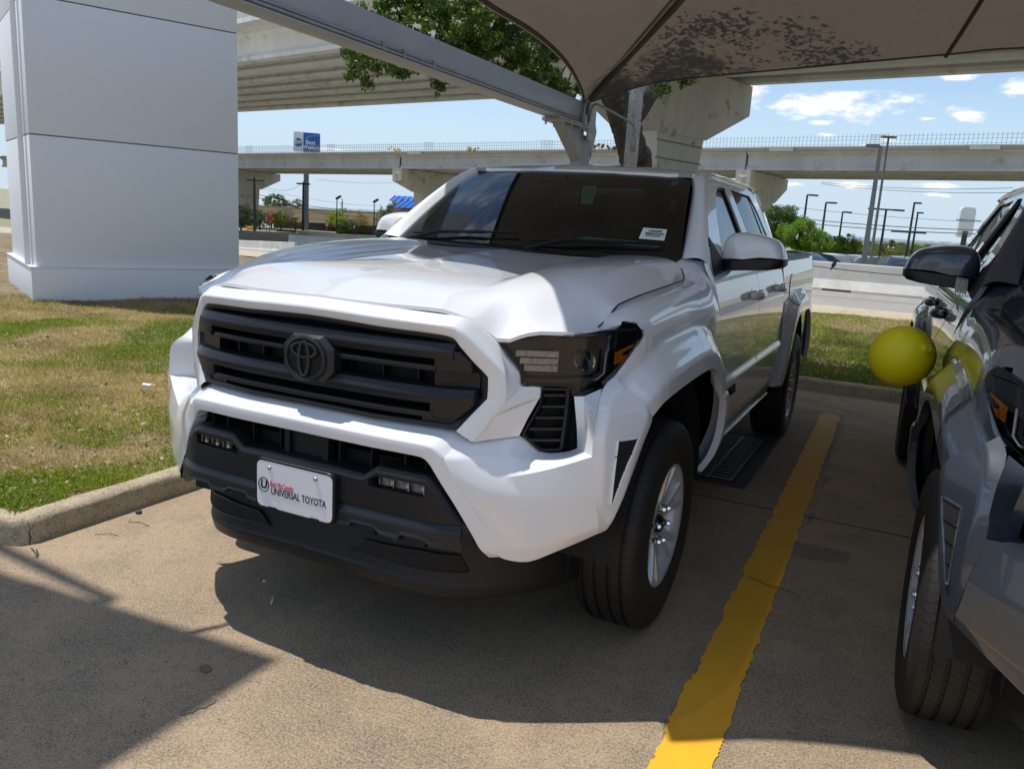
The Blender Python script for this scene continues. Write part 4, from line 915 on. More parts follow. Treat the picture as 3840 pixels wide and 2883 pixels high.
# materials
def concrete_mat(name, base, dark, warm, s=1.0, joints=None):
    m = principled(name, base, .85, spec=.25); n, l, b = nodes(m); tc = n.new('ShaderNodeTexCoord'); O = tc.outputs['Object']
    def nz(sc, det=6, ro=.6):
        t = n.new('ShaderNodeTexNoise'); t.inputs['Scale'].default_value = sc; t.inputs['Detail'].default_value = det; t.inputs['Roughness'].default_value = ro; l.new(O, t.inputs[0]); return t.outputs[0]
    def mr(v, a, b_, c=0, d=1):
        r = n.new('ShaderNodeMapRange'); r.inputs[1].default_value = a; r.inputs[2].default_value = b_; r.inputs[3].default_value = c; r.inputs[4].default_value = d; l.new(v, r.inputs[0]); return r.outputs[0]
    def mx(f, a, b_, ty='MIX'):
        x = n.new('ShaderNodeMix'); x.data_type = 'RGBA'; x.blend_type = ty
        if isinstance(f, float): x.inputs[0].default_value = f
        else: l.new(f, x.inputs[0])
        for k, v in ((6, a), (7, b_)):
            if isinstance(v, tuple): x.inputs[k].default_value = (*v, 1)
            else: l.new(v, x.inputs[k])
        return x.outputs[2]
    c = mx(mr(nz(.9 * s, 5), .38, .66), base, warm)
    c = mx(mr(nz(2.3 * s, 8, .7), .46, .68, 0, .85), c, dark)
    c = mx(mr(nz(.45 * s, 7, .65), .52, .66, 0, .5), c, tuple(q * .8 for q in dark))
    c = mx(mr(nz(26, 8, .78), .50, .66, 0, .55), c, tuple(q * .45 for q in dark))
    c = mx(mr(nz(110, 4, .7), .42, .62, 0, .5), c, tuple(min(1, q * 1.6) for q in base))
    c = mx(mr(nz(170, 2, .6), .56, .64, 0, .65), c, tuple(q * .35 for q in dark))
    vo = n.new('ShaderNodeTexVoronoi'); vo.inputs['Scale'].default_value = 9; l.new(O, vo.inputs[0])
    c = mx(mr(vo.outputs['Distance'], .035, .075, .55, 0), c, tuple(q * .5 for q in dark))
    l.new(c, b.inputs['Base Color'])
    bp = n.new('ShaderNodeBump'); bp.inputs['Strength'].default_value = .45; bp.inputs['Distance'].default_value = .004; l.new(nz(140, 4, .7), bp.inputs['Height']); l.new(bp.outputs[0], b.inputs['Normal'])
    return m
CONC = concrete_mat('parking_concrete', (.355, .268, .176), (.165, .133, .098), (.30, .228, .150))
KERB = concrete_mat('kerb_concrete', (.42, .35, .235), (.20, .17, .12), (.36, .30, .20), 3)
CONC_B = noise_mat('bridge_concrete', (.58, .565, .53), (.47, .46, .44), .5, 8, .85, c3=(.36, .32, .27), s3=.9, lo3=.55, hi3=.75, stretch=(1, 1, .35))
CONC_W = noise_mat('barrier_concrete', (.62, .60, .54), (.50, .48, .43), 1.2, 6, .85, c3=(.36, .34, .30), s3=2.2, lo3=.58, hi3=.75)
ASPH = noise_mat('road_asphalt', (.34, .33, .31), (.27, .26, .25), 3, 8, .9, c3=(.28, .27, .25), s3=.5, lo3=.45, hi3=.7)
SOIL = noise_mat('lawn_soil', (.26, .19, .11), (.14, .11, .06), 7, 8, .95, c3=(.26, .20, .12), s3=2.2, lo3=.48, hi3=.62, bump=.6, bscale=60, bdist=.02)
FARG = noise_mat('far_ground', (.34, .31, .22), (.22, .23, .13), .02, 6, .95, c3=(.30, .27, .2), s3=.05, lo3=.5, hi3=.6)
# ground sheet reaching the horizon
m = MB(); rings = [24, 30, 38, 45, 60, 75, 95, 120, 180, 300, 700, 2000, 9000]
rows = []
for r in rings: rows.append([(r * math.sin(2 * math.pi * k / 72), -1 + r * math.cos(2 * math.pi * k / 72), gz(0, r - 1)) for k in range(72)])
m.grid(rows, closed=True); struct(m.build('ground', FARG))
# parking pavement
m = MB(); m.grid([[(x, y, 0) for x in np.linspace(-21, 21, 9)] for y in np.linspace(-21, 5.60, 9)]); struct(m.build('parking_pavement', CONC))
m = MB(); m.grid([[(r * math.sin(2 * math.pi * k / 72), -1 + r * math.cos(2 * math.pi * k / 72), z) for k in range(72)] for r, z in ((.01, -.015), (14, -.015), (24.3, -.06))], closed=True)
struct(m.build('base_ground', SOIL))
# pavement joints
JM = principled('dark_joint', (.045, .038, .03), .95)  # plain dark colour shared by pavement joints and cracks
m = MB(); m.box((4, 1.60, .0015), (12, .006, .003)); struct(m.build('pavement_joint', JM, smooth=False))
rng = random.Random(2)
m = MB(); pth = [];
x, y = 1.18, .62
for k in range(9): pth.append((x + k * .028 + rng.uniform(-.004, .004), y - k * .012 + rng.uniform(-.008, .008) + (.02 if k > 4 else 0)))
for a, b in zip(pth[:-1], pth[1:]): m.add([(a[0], a[1] - .002, .0075), (b[0], b[1] - .002, .0075), (b[0], b[1] + .003, .0075), (a[0], a[1] + .003, .0075)], [(0, 1, 2, 3)])
struct(m.build('paint_crack', JM, smooth=False))
# yellow line, worn edge: a fine mesh whose outline frays
YEL = principled('yellow_road_paint', (.86, .41, .015), .75); n, l, b = nodes(YEL)
tcn = n.new('ShaderNodeTexCoord'); t1 = n.new('ShaderNodeTexNoise'); t1.inputs['Scale'].default_value = 22; t1.inputs['Detail'].default_value = 7; t1.inputs['Roughness'].default_value = .7; l.new(tcn.outputs['Object'], t1.inputs[0])
sp = n.new('ShaderNodeSeparateXYZ'); l.new(tcn.outputs['Object'], sp.inputs[0])
wr = n.new('ShaderNodeMapRange'); wr.inputs[1].default_value = 1.4; wr.inputs[2].default_value = 4.6; wr.inputs[3].default_value = .0; wr.inputs[4].default_value = .13; l.new(sp.outputs[1], wr.inputs[0])
ad = n.new('ShaderNodeMath'); ad.operation = 'ADD'; l.new(t1.outputs[0], ad.inputs[0]); l.new(wr.outputs[0], ad.inputs[1])
th = n.new('ShaderNodeMapRange'); th.inputs[1].default_value = .63; th.inputs[2].default_value = .66; l.new(ad.outputs[0], th.inputs[0])
mx_ = n.new('ShaderNodeMix'); mx_.data_type = 'RGBA'; l.new(th.outputs[0], mx_.inputs[0]); mx_.inputs[6].default_value = (.86, .415, .015, 1); mx_.inputs[7].default_value = (.42, .32, .17, 1)
t2 = n.new('ShaderNodeTexNoise'); t2.inputs['Scale'].default_value = 3; t2.inputs['Detail'].default_value = 5; l.new(tcn.outputs['Object'], t2.inputs[0])
mx2 = n.new('ShaderNodeMix'); mx2.data_type = 'RGBA'; r2 = n.new('ShaderNodeMapRange'); r2.inputs[1].default_value = .4; r2.inputs[2].default_value = .7; r2.inputs[4].default_value = .45; l.new(t2.outputs[0], r2.inputs[0]); l.new(r2.outputs[0], mx2.inputs[0])
l.new(mx_.outputs[2], mx2.inputs[6]); mx2.inputs[7].default_value = (.66, .33, .03, 1)
mx3 = n.new('ShaderNodeMix'); mx3.data_type = 'RGBA'; r3 = n.new('ShaderNodeMapRange'); r3.inputs[1].default_value = 1.2; r3.inputs[2].default_value = 4.4; r3.inputs[4].default_value = .55; l.new(sp.outputs[1], r3.inputs[0]); l.new(r3.outputs[0], mx3.inputs[0])
l.new(mx2.outputs[2], mx3.inputs[6]); mx3.inputs[7].default_value = (.55, .36, .12, 1); l.new(mx3.outputs[2], b.inputs['Base Color'])
m = MB(); rng = random.Random(8); yv = -2.6; L_ = []; 
def lx(y): return 1.19 + (1.26 - 1.19) * (4.35 - y) / 5.2
ya = np.arange(-2.6, 4.45, .010); wl1 = wl2 = 0
for i, y in enumerate(ya):
    if i % 3 == 0: j1 = rng.gauss(0, .006); j2 = rng.gauss(0, .006)
    wl1 = wl1 * .75 + j1 * .3; wl2 = wl2 * .75 + j2 * .3
    e_ = .0 if y < 4.33 else .05 * (y - 4.33) / .12 * rng.random()
    L_.append(((lx(y) - .080 + wl1 + rng.gauss(0, .0022) + e_, y), (lx(y) + .080 + wl2 + rng.gauss(0, .0022) - e_, y)))
m.grid([[(a[0], a[1], .004) for a, b_ in L_], [(b_[0], b_[1], .004) for a, b_ in L_]]); struct(m.build('parking_line', YEL, smooth=False))
m = MB(); m.add([(4.05 - .08, -2.6, .004), (4.05 + .08, -2.6, .004), (4.0, 4.4, .004), (3.86, 4.4, .004)], [(0, 1, 2, 3)]); struct(m.build('parking_line', YEL, smooth=False))
# kerbs: round-shouldered section swept along the lawn edge
def kerb(path, name):
    m = MB(); P = [np.array(q, float) for q in path]; prof = [(0, -.02), (.004, .03), (.007, .078), (.008, .083), (.011, .093), (.018, .102), (.028, .1085), (.040, .111), (.046, .1115), (.105, .112), (.118, .108), (.122, .10), (.122, -.02)]
    rng = random.Random(len(path)); rows = []
    D = []
    for i, q in enumerate(P):
        t = P[min(i + 1, len(P) - 1)] - P[max(0, i - 1)]; t /= np.linalg.norm(t); D.append(np.array((-t[1], t[0])))
    for (o_, h) in prof: rows.append([(q[0] + d[0] * o_ + rng.gauss(0, .0015), q[1] + d[1] * o_ + rng.gauss(0, .0015), h + (rng.gauss(0, .0022) if h > 0 else 0)) for q, d in zip(P, D)])
    m.grid(rows); return struct(m.build(name, KERB, ang=60))
kp = [(-24, -.90), (-10, -.93)] + [(-10 + .1 * i, -.93 + .0 * i) for i in range(1, 82)] + [(-1.80, -.93), (-1.66, -.915), (-1.575, -.87), (-1.54, -.80)]
kp += [(-1.535 + .01 * math.sin(y), y) for y in np.arange(-.7, 4.9, .08)] + [(-1.52 + .5 * (1 - math.cos(a)), 4.95 + .5 * math.sin(a)) for a in np.linspace(.1, 1.45, 9)] + [(x, 5.46) for x in np.arange(-.9, 6.0, .09)] + [(x, 5.46) for x in np.arange(6.2, 24, 1.5)]
kerb(kp, 'kerb')
m = MB(); m.tube([tuple(atz(px, py, z)) for px, py, z in ((104, 1960, .112), (112, 1980, .112), (108, 1996, .105), (115, 2014, .07), (111, 2036, .02))], .0035, 5); struct(m.build('kerb_crack', JM))
# road strip behind the lawn
m = MB(); m.add([(-60, 14.45, .0), (60, 14.45, .0), (60, 16.6, .0), (-60, 16.6, .0)], [(0, 1, 2, 3)]); struct(m.build('gutter', concrete_mat('gutter_concrete', (.47, .40, .29), (.30, .26, .20), (.42, .36, .26), 1)))
def rz_(x, y): return gz(x, y) + .03 if math.hypot(x, y + 1) > 24 else .0
m = MB(); xs_ = np.linspace(-90, 60, 61); m.grid([[(x, y, rz_(x, y)) for x in xs_] for y in (16.6, 19, 22, 25, 29, 34)]); struct(m.build('road', ASPH))
m = MB()
for x in np.arange(-50, 50, .9): m.box((x, 19.6 + .01 * math.sin(x), rz_(x, 19.6) + .006), (.9, .10, .006))
struct(m.build('lane_line', principled('worn_white_paint', (.34, .33, .31), .8), smooth=False))
# lawn soil bed (slightly uneven)
def lawn_h(x, y): return .098 + .018 * math.sin(x * 1.7 + 2) * math.cos(y * 1.1) + .009 * math.sin(x * 5 + y * 3)
def on_lawn(x, y): return (x < -1.70 and y > -.76 and y < 14.45) or (y > 5.64 and y < 14.45)
m = MB(); m.grid([[(x, y, lawn_h(x, y) - (.0 if 0 else 0) - (.10 * sm(12.5, 14.4, y))) for x in np.linspace(-24, -1.65, 90)] for y in np.linspace(-.815, 14.45, 70)])
m.grid([[(x, y, lawn_h(x, y) - (.10 * sm(12.5, 14.4, y)) - .02) for x in np.linspace(-1.66, 24, 90)] for y in np.linspace(5.575, 14.45, 40)])
struct(m.build('lawn_bed', SOIL))
# drain
DG = MB(); G0 = np.array((.62, 2.50)); 
m = MB(); m.box((.63, 2.52, .004), (.62, 1.32, .006)); dr = m.build('drain_grate', principled('drain_frame_concrete', (.06, .055, .05), .8), smooth=False)
m = MB(); m.box((.63, 2.52, .0085), (.46, 1.14, .004)); m.build('drain_pit', VOID, dr, smooth=False)
m = MB()
for x in np.linspace(.42, .84, 4): m.box((x, 2.52, .014), (.012, 1.14, .008))
for y in np.linspace(1.97, 3.07, 19): m.box((.63, y, .012), (.44, .009, .006))
m.build('grate_bars', GALV, dr, smooth=False); tag(dr, 'rectangular steel drain grate set in the pavement beneath the white pickup', 'drain grate')
# litter + leaves on the pavement
m = MB(); m.box((0, 0, 0), (.06, .03, .03)); cup = m.build('paper_scrap', PAPER, None, bevel=.006); cup.location = atz(550, 1447, .19); cup.rotation_euler = (.2, .1, .6)
tag(cup, 'crumpled white paper scrap lying on the lawn', 'litter')
m = MB(); rng = random.Random(4)
pts = [(rng.uniform(-1, 1) * 1, rng.uniform(-1, 1)) for _ in range(3)]
pp = [(atz(px, py, .0)[0], atz(px, py, .0)[1], .003) for px, py in ((672, 2680), (700, 2664), (712, 2650), (735, 2648), (748, 2632), (775, 2630), (790, 2620), (812, 2621), (806, 2636), (785, 2644), (772, 2655), (742, 2658), (725, 2672), (700, 2676), (684, 2684))]
m.add(pp, [tuple(range(len(pp)))]); struct(m.build('pavement_patch', principled('patch_tar', (.19, .165, .12), .9), smooth=False))
m = MB(); pp = [(atz(770 + 24 * math.cos(t), 2508 + 17 * math.sin(t), 0)[0], atz(770 + 24 * math.cos(t), 2508 + 17 * math.sin(t), 0)[1], .003) for t in np.linspace(0, 6, 12)]
m.add(pp, [tuple(range(12))]); struct(m.build('pavement_stain', principled('stain_red', (.23, .12, .09), .9), smooth=False))

# ------------------------------------------------------------------ shade sail canopy on steel posts
FAB = bpy.data.materials.new('shade_fabric'); FAB.use_nodes = True; n, l = FAB.node_tree.nodes, FAB.node_tree.links; n.remove(n['Principled BSDF'])
tcn = n.new('ShaderNodeTexCoord'); t1 = n.new('ShaderNodeTexNoise'); t1.inputs['Scale'].default_value = 130; t1.inputs['Detail'].default_value = 3; l.new(tcn.outputs['Object'], t1.inputs[0])
rr = n.new('ShaderNodeMapRange'); rr.inputs[1].default_value = .3; rr.inputs[2].default_value = .7; rr.inputs[3].default_value = .72; rr.inputs[4].default_value = 1.25; l.new(t1.outputs[0], rr.inputs[0])
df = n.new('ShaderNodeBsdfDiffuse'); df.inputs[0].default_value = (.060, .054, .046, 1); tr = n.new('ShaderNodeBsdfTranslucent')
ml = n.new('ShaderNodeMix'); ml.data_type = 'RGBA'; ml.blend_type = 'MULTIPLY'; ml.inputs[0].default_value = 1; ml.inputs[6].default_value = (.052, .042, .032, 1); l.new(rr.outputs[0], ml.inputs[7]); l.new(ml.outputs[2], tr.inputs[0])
tp = n.new('ShaderNodeBsdfTransparent'); a_ = n.new('ShaderNodeAddShader'); l.new(df.outputs[0], a_.inputs[0]); l.new(tr.outputs[0], a_.inputs[1])
mxs = n.new('ShaderNodeMixShader'); mxs.inputs[0].default_value = .02; l.new(a_.outputs[0], mxs.inputs[1]); l.new(tp.outputs[0], mxs.inputs[2]); l.new(mxs.outputs[0], n['Material Output'].inputs[0])
HEM = principled('fabric_hem', (.060, .047, .036), .9)
can = empty('shade_sail', (-2.17, 6.55, 0)); tag(can, 'tan shade sail canopy stretched over the parked pickups', 'shade canopy')
C1 = (-2.16, 6.50, 2.86); C4 = (-1.32, -1.06, 2.86)
farE = cr([C1, (-1.80, 6.62, 2.99), (-1.22, 6.66, 3.13), (.35, 6.62, 3.24), (1.63, 6.6, 3.32), (2.3, 6.6, 3.36), (4.2, 6.6, 3.34), (5.6, 6.6, 3.15), (6.4, 6.6, 2.9)], 4)
leftE = cr([C1, atz(2180, 345, 2.87), atz(2120, 240, 2.92), atz(2000, 130, 2.95), atz(1790, 0, 2.95), (-1.12, .9, 2.95), (-1.18, -.2, 2.90), C4], 5)
nearE = cr([C4, (-1.02, -.62, 2.88), (-.45, -.26, 2.9), (.02, -.46, 2.9), (.25, -.85, 2.9)], 4)[:-1] + cr([(.25, -.85, 2.9), (.53, -.66, 2.9), (1.04, -.47, 2.92), (2.2, -.15, 2.98), (3.4, -.05, 3.0), (4.8, -.35, 2.95), (6.2, -1.0, 2.86)], 4)
A1 = np.array((1.35, 3.0, 4.75)); A2 = np.array((3.6, 3.0, 4.75))
def face(edge, inner, nv=12, sag=.10):
    rows = []
    for v in np.linspace(0, 1, nv):
        rows.append([np.array(e) * (1 - v) + np.array(i_) * v - np.array((0, 0, sag * 4 * v * (1 - v) * math.sin(math.pi * k / (len(edge) - 1)))) for k, (e, i_) in enumerate(zip(edge, inner))])
    return rows
m = MB()
def ridge(n_, a, b): return [a + (b - a) * t for t in np.linspace(0, 1, n_)]
m.grid(face(farE, ridge(len(farE), A1, A2))); m.grid(face(leftE, [A1] * len(leftE))); m.grid(face(nearE, ridge(len(nearE), A1, A2)))
rE = cr([farE[-1], (5.8, 3, 3.0), nearE[-1]], 10); m.grid(face(rE, [A2] * len(rE)))
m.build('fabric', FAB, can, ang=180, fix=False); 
def hem(E, w, name):
    mm = MB(); c0 = A1
    rows = [[tuple(np.array(e)) for e in E], [tuple(np.array(e) + (c0 - np.array(e)) / np.linalg.norm(c0 - np.array(e)) * w - np.array((0, 0, .012))) for e in E]]
    mm.grid(rows); o = mm.build(name, HEM, can, solid=.006); return o
hem(farE, .045, 'hem'); hem(leftE, .05, 'hem'); hem(nearE, .05, 'hem')
m = MB(); sidx = min(range(len(farE)), key=lambda k: abs(farE[k][0] - 1.62)); rd_ = ridge(len(farE), A1, A2)[sidx]
m.tube([np.array(farE[sidx]) * (1 - v) + rd_ * v - np.array((0, 0, .10 * 4 * v * (1 - v) * math.sin(math.pi * sidx / (len(farE) - 1)) + .012)) for v in np.linspace(0, 1, 12)], .022, 6); m.build('fabric_seam', HEM, can)
for E in (farE, leftE, nearE):
    m = MB(); m.tube(E, .008, 6); m.build('edge_cable', GALV, can)
for e in can.children: e.matrix_parent_inverse = Matrix.Translation((2.17, -6.55, 0))
# steel frame carrying it
fr = empty('steel_frame', (-2.17, 6.55, 0)); tag(fr, 'grey painted steel post with long overhead beam at the canopy corner', 'steel post')
def fpart(mb, name, mat=STEELGREY, **k):
    o = mb.build(name, mat, fr, **k); o.matrix_parent_inverse = Matrix.Translation((2.17, -6.55, 0)); return o
RZ = Matrix.Rotation(R(-20), 3, 'Z')
m = MB(); m.box((-2.17, 6.55, 1.20), (.17, .17, 2.62), RZ); fpart(m, 'post', bevel=.008)
m = MB(); m.prism([(-2.25, .3, 2.63), (-2.10, .3, 2.63), (-2.10, .3, 2.872), (-2.25, .3, 2.872)], (0, 0, 0), (0, 6.3, 0)); bm_ = fpart(m, 'beam', bevel=.004)
m = MB(); m.box((-2.175, 3.45, 2.624), (.20, 6.3, .012)); fpart(m, 'beam_flange', bevel=.002)
m = MB(); m.tube([(-2.085, .3, 2.648), (-2.085, 6.4, 2.648)], .013, 8); m.tube([(-2.086, .3, 2.672), (-2.086, 6.4, 2.672)], .008, 8); fpart(m, 'conduit', GALV)
m = MB()
for y in (2.35, 2.62, 3.05): m.box((-2.082, y, 2.662), (.02, .03, .06))
fpart(m, 'conduit_clamp', GALV)
for z in (2.585, 2.607):
    m = MB(); m.box((-2.175, 6.18, z), (.26, 1.0, .018)); fpart(m, 'end_plate', bevel=.002)
for y in (5.75, 5.98, 6.22, 6.42, 6.6):
    for x in (-2.285, -2.065):
        m = MB(); m.lathe([(-.03, .012), (-.012, .012), (0, .016), (.03, .016), (.034, .006)], 6, (x, y, 2.57), 'z'); fpart(m, 'bolt', GALV)
for x in (-2.22, -2.13):
    m = MB(); m.prism([(x, 5.85, 2.57), (x, 6.50, 2.57), (x, 6.50, 2.20)], (0, 0, 0), (.012, 0, 0)); fpart(m, 'gusset', smooth=False)
m = MB(); m.prism([(-2.25, 5.85, 2.57), (-2.11, 5.85, 2.57), (-2.11, 6.5, 2.18), (-2.25, 6.5, 2.18)], (0, 0, 0), (0, .004, .012)); fpart(m, 'gusset_plate', smooth=False)
m = MB(); m.box((-2.07, 6.60, 2.66), (.02, .30, .42), Matrix.Rotation(.1, 3, 'Z')); m.prism([(-2.08, 6.62, 2.83), (-2.08, 6.78, 2.58), (-2.08, 6.66, 2.25), (-2.08, 6.60, 2.4)], (0, 0, 0), (.016, 0, 0)); fpart(m, 'side_plate', GLOSSBLK if False else STEELGREY, smooth=False)
m = MB(); m.tube([(-2.17, 6.52, 2.80), (-2.14, 6.50, 2.90), (-2.05, 6.42, 3.00), (-1.45, 5.85, 3.30), (-.81, 5.25, 3.62), (1.35, 3.0, 4.70)], [.060, .060, .057, .057, .057, .057], 14); fpart(m, 'hip_pipe')
m = MB(); m.tube(cr([(-2.08, 6.36, 2.62), (-2.07, 6.35, 2.80), (-2.04, 6.34, 2.90), (-1.95, 6.22, 2.99), (-1.40, 5.70, 3.22), (-.75, 5.05, 3.54), (1.3, 2.95, 4.58)], 4), .012, 8); fpart(m, 'wiring_conduit', GALV)
m = MB(); m.box((-2.06, 6.34, 2.66), (.05, .07, .12)); fpart(m, 'junction_box', STEELGREY, bevel=.004)
m = MB(); m.tube([tuple(A1), tuple(A2)], .057, 12); fpart(m, 'ridge_pipe')
# second pole behind the frame, with its conduit
wp = empty('speckled_pole', (-1.74, 7.2, 0)); tag(wp, 'weathered white painted pole in front of the tree trunk, small grey box on it', 'pole')
SPK = noise_mat('flaking_white_paint', (.48, .48, .48), (.42, .42, .42), 4, 4, .7, c3=(.14, .13, .13), s3=55, lo3=.56, hi3=.60)
def wpart(mb, name, mat, **k):
    o = mb.build(name, mat, wp, **k); o.matrix_parent_inverse = Matrix.Translation((1.74, -7.2, 0)); return o
m = MB(); m.box((-1.74, 7.2, 2.6), (.125, .125, 5.4), Matrix.Rotation(R(-24), 3, 'Z')); wpart(m, 'shaft', SPK, bevel=.01)
m = MB(); m.box((-1.69, 7.11, 2.47), (.085, .05, .14)); wpart(m, 'switch_box', STEELGREY, bevel=.005)
m = MB(); m.tube(cr([(-2.03, 6.45, 2.66), (-2.02, 6.45, 2.80), (-1.98, 6.5, 2.86), (-1.85, 6.75, 2.80), (-1.72, 7.02, 2.72), (-1.695, 7.09, 2.66), (-1.69, 7.10, 2.54)], 4), .014, 8); wpart(m, 'conduit', GALV)
# unseen roof added behind the camera to cast the broad shadow at lower left
rf = empty('shadow_canopy', (-5.5, -5.5, 0)); tag(rf, 'unseen flat roof on columns, added to cast the shadow on the near left pavement', 'canopy')
Hc = 6.2; sx_, sy_ = .33 * Hc, .055 * Hc
m = MB(); P = [(-.09 - sx_, -.955 - sy_ ), (-.88 - sx_, -1.005 - sy_), (-1.40 - sx_, -1.055 - sy_), (-5.6, -1.45), (-5.6, -4.2), (-3.4, -4.2), (-.12 - sx_, -2.6 - sy_)]
m.prism([(x, y, Hc) for x, y in P], (0, 0, 0), (0, 0, .12)); o = m.build('shadow_slab', PAINT_W, rf, smooth=False); o.matrix_parent_inverse = Matrix.Translation((5.5, 5.5, 0))
m = MB(); m.prism([(x, y, Hc) for x, y in ((-.86 - sx_, -.948 - sy_), (-3.0 - sx_, -.78 - sy_), (-3.0 - sx_, -.86 - sy_), (-1.54 - sx_, -.955 - sy_), (-.86 - sx_, -1.003 - sy_))], (0, 0, 0), (0, 0, .10)); o = m.build('shadow_bar', STEELGREY, rf, smooth=False); o.matrix_parent_inverse = Matrix.Translation((5.5, 5.5, 0))
for x, y in ((-3.2, -3.2), (-3.2, -4.0), (-5.4, -1.8), (-5.4, -4.0)):
    m = MB(); m.box((x, y, Hc / 2), (.2, .2, Hc)); o = m.build('column', STEELGREY, rf, bevel=.01); o.matrix_parent_inverse = Matrix.Translation((5.5, 5.5, 0))
m = MB(); m.tube([C4, (-1.48, -1.28, 2.93), (-2.18, -2.2, 2.85)], .014, 6); o = m.build('stay_cable', GALV, can); o.matrix_parent_inverse = Matrix.Translation((2.17, -6.55, 0))

# ------------------------------------------------------------------ white clad pylon
PYL = noise_mat('white_stucco_panel', (.80, .82, .85), (.75, .77, .80), 140, 2, .6, bump=.25, bscale=260, bdist=.002, spec=.4)
py0 = atz(130, 1120, .13); py1 = atz(866, 1113, .13)
u = (py1 - py0); u[2] = 0; u /= np.linalg.norm(u); nrm = np.array((u[1], -u[0], 0))
py = empty('pylon', tuple(py0 * (1, 1, 0))); tag(py, 'tall white clad pylon with a stepped plinth standing on the lawn', 'pylon')
def pp_(mb, name, mat=PYL, **k):
    o = mb.build(name, mat, py, **k); o.matrix_parent_inverse = Matrix.Translation(tuple(-py0 * (1, 1, 0))); return o
c0 = at(193 * .722 - 0, 0, 8)     # unused guide
PW = 2.56; PD = 2.6
def quad(o0, du, dn0, dn1, z0, z1, mb):
    A = py0 * (1, 1, 0) + u * o0 - nrm * dn0; B = py0 * (1, 1, 0) + u * (o0 + du) - nrm * dn0; C = B - nrm * (dn1 - dn0); D = A - nrm * (dn1 - dn0)
    mb.prism([tuple(q) for q in (A, B, C, D)], (0, 0, z0), (0, 0, z1))
m = MB(); quad(-.02, PW + .30, 0, PD, .05, .52, m); pp_(m, 'plinth', bevel=.006)
zb_ = [.52, 2.145, 3.745, 5.6, 9.5]
for a, b in zip(zb_[:-1], zb_[1:]):
    m = MB(); quad(.05, PW, .05, PD - .05, a + .008, b - .008, m); pp_(m, 'panel', bevel=.004)
m = MB(); quad(.06, PW - .02, .06, PD - .06, .5, 9.4, m); pp_(m, 'core', principled('dark_seam', (.16, .15, .14), .8), smooth=False)  # dark core colour showing through the panel seams
m = MB(); quad(-.03, .06, .42, .48, .52, 9.4, m); pp_(m, 'side_fin', bevel=.004)
m = MB(); quad(-.03, PW + .32, -.004, PD, .512, .530, m); pp_(m, 'flashing', principled('white_flashing', (.7, .7, .72), .4), smooth=False)

# ------------------------------------------------------------------ balloon and its string
bc_ = np.array((1.652, 1.02, .995)); BAL = principled('yellow_latex', (.95, .80, .01), .42, spec=.4)
BAL.node_tree.nodes['Principled BSDF'].inputs['Subsurface Weight'].default_value = .25; BAL.node_tree.nodes['Principled BSDF'].inputs['Subsurface Radius'].default_value = (.05, .04, .01)
bpc = at(3381, 1335, 3.45); rad = 115 * 3.45 / 3000.9
kd = at(3458, 1312, 3.45 - rad * .8) - bpc; kd /= np.linalg.norm(kd)
m = MB(); prof = [(-rad * 1.05, 0)]
for k in range(1, 19):
    a = math.pi * k / 20; prof.append((-rad * 1.05 * math.cos(a), rad * .985 * math.sin(a)))
prof += [(rad * 1.02, .012), (rad * 1.06, .006)]
m.lathe(prof, 40, (0, 0, 0), 'z'); bal = m.build('balloon', BAL, None, ang=60); bal.location = bpc; bal.rotation_euler = Vector(kd).to_track_quat('Z', 'Y').to_euler()
tag(bal, 'shiny yellow balloon hanging beside the dark grey pickup', 'balloon')
m = MB(); m.lathe([(rad * 1.03, .005), (rad * 1.06, .007), (rad * 1.085, .004), (rad * 1.10, .012), (rad * 1.12, .019), (rad * 1.125, .012), (rad * 1.11, .003)], 16, (0, 0, 0), 'z'); m.build('knot', BAL, bal)
STR = principled('white_ribbon', (.45, .42, .36), .5)
kn = bpc + kd * rad * 1.08; arm = at(3612, 1075, 3.10)
m = MB(); mid = (kn + arm) / 2 + np.array((0, 0, -.015)); m.tube(cr([kn, mid, arm], 8), .0013, 5)
m.tube(cr([kn, kn + np.array((.05, 0, -.02)), kn + np.array((.07, .02, -.12)), kn + np.array((.045, .03, -.24))], 6), .0010, 5)
for k in range(5):
    c_ = at(3588 + k * 9, 1068 + k * 2, 3.12); m.tube([(c_[0] + .004 * math.cos(t), c_[1] + .028 * math.cos(t) - .002, c_[2] + .030 * math.sin(t)) for t in np.linspace(0, 2 * math.pi, 15)[:-1]], .0022, 5, closed=True)
tag(m.build('balloon_string', STR), 'thin pale ribbon running from the yellow balloon up to the grey pickup mirror', 'string')
# ------------------------------------------------------------------ overpasses
def vpdir(px, py):
    d = ray(px, py); return d / np.linalg.norm(d)
def girder_profile(h, fl=.55, ft=.22, web=.20, tf=.9):
    """half section of a prestressed I girder, y outwards"""
    return [(-fl / 2, 0), (fl / 2, 0), (fl / 2, ft * .8), (web / 2, ft * 1.7), (web / 2, h - .32), (tf / 2, h - .14), (tf / 2, h), (-tf / 2, h), (-tf / 2, h - .14), (-web / 2, h - .32), (-web / 2, ft * 1.7), (-fl / 2, ft * .8)]
def extr(mb, prof, A, B, side, up=(0, 0, 1)):
    A, B, side, up = map(lambda q: np.array(q, float), (A, B, side, up))
    n = len(prof); va = [A + side * s + up * t for s, t in prof]; vb = [B + side * s + up * t for s, t in prof]
    mb.add(va + vb, [tuple(range(n))[::-1], tuple(range(n, 2 * n))] + [(i, (i + 1) % n, n + (i + 1) % n, n + i) for i in range(n)])
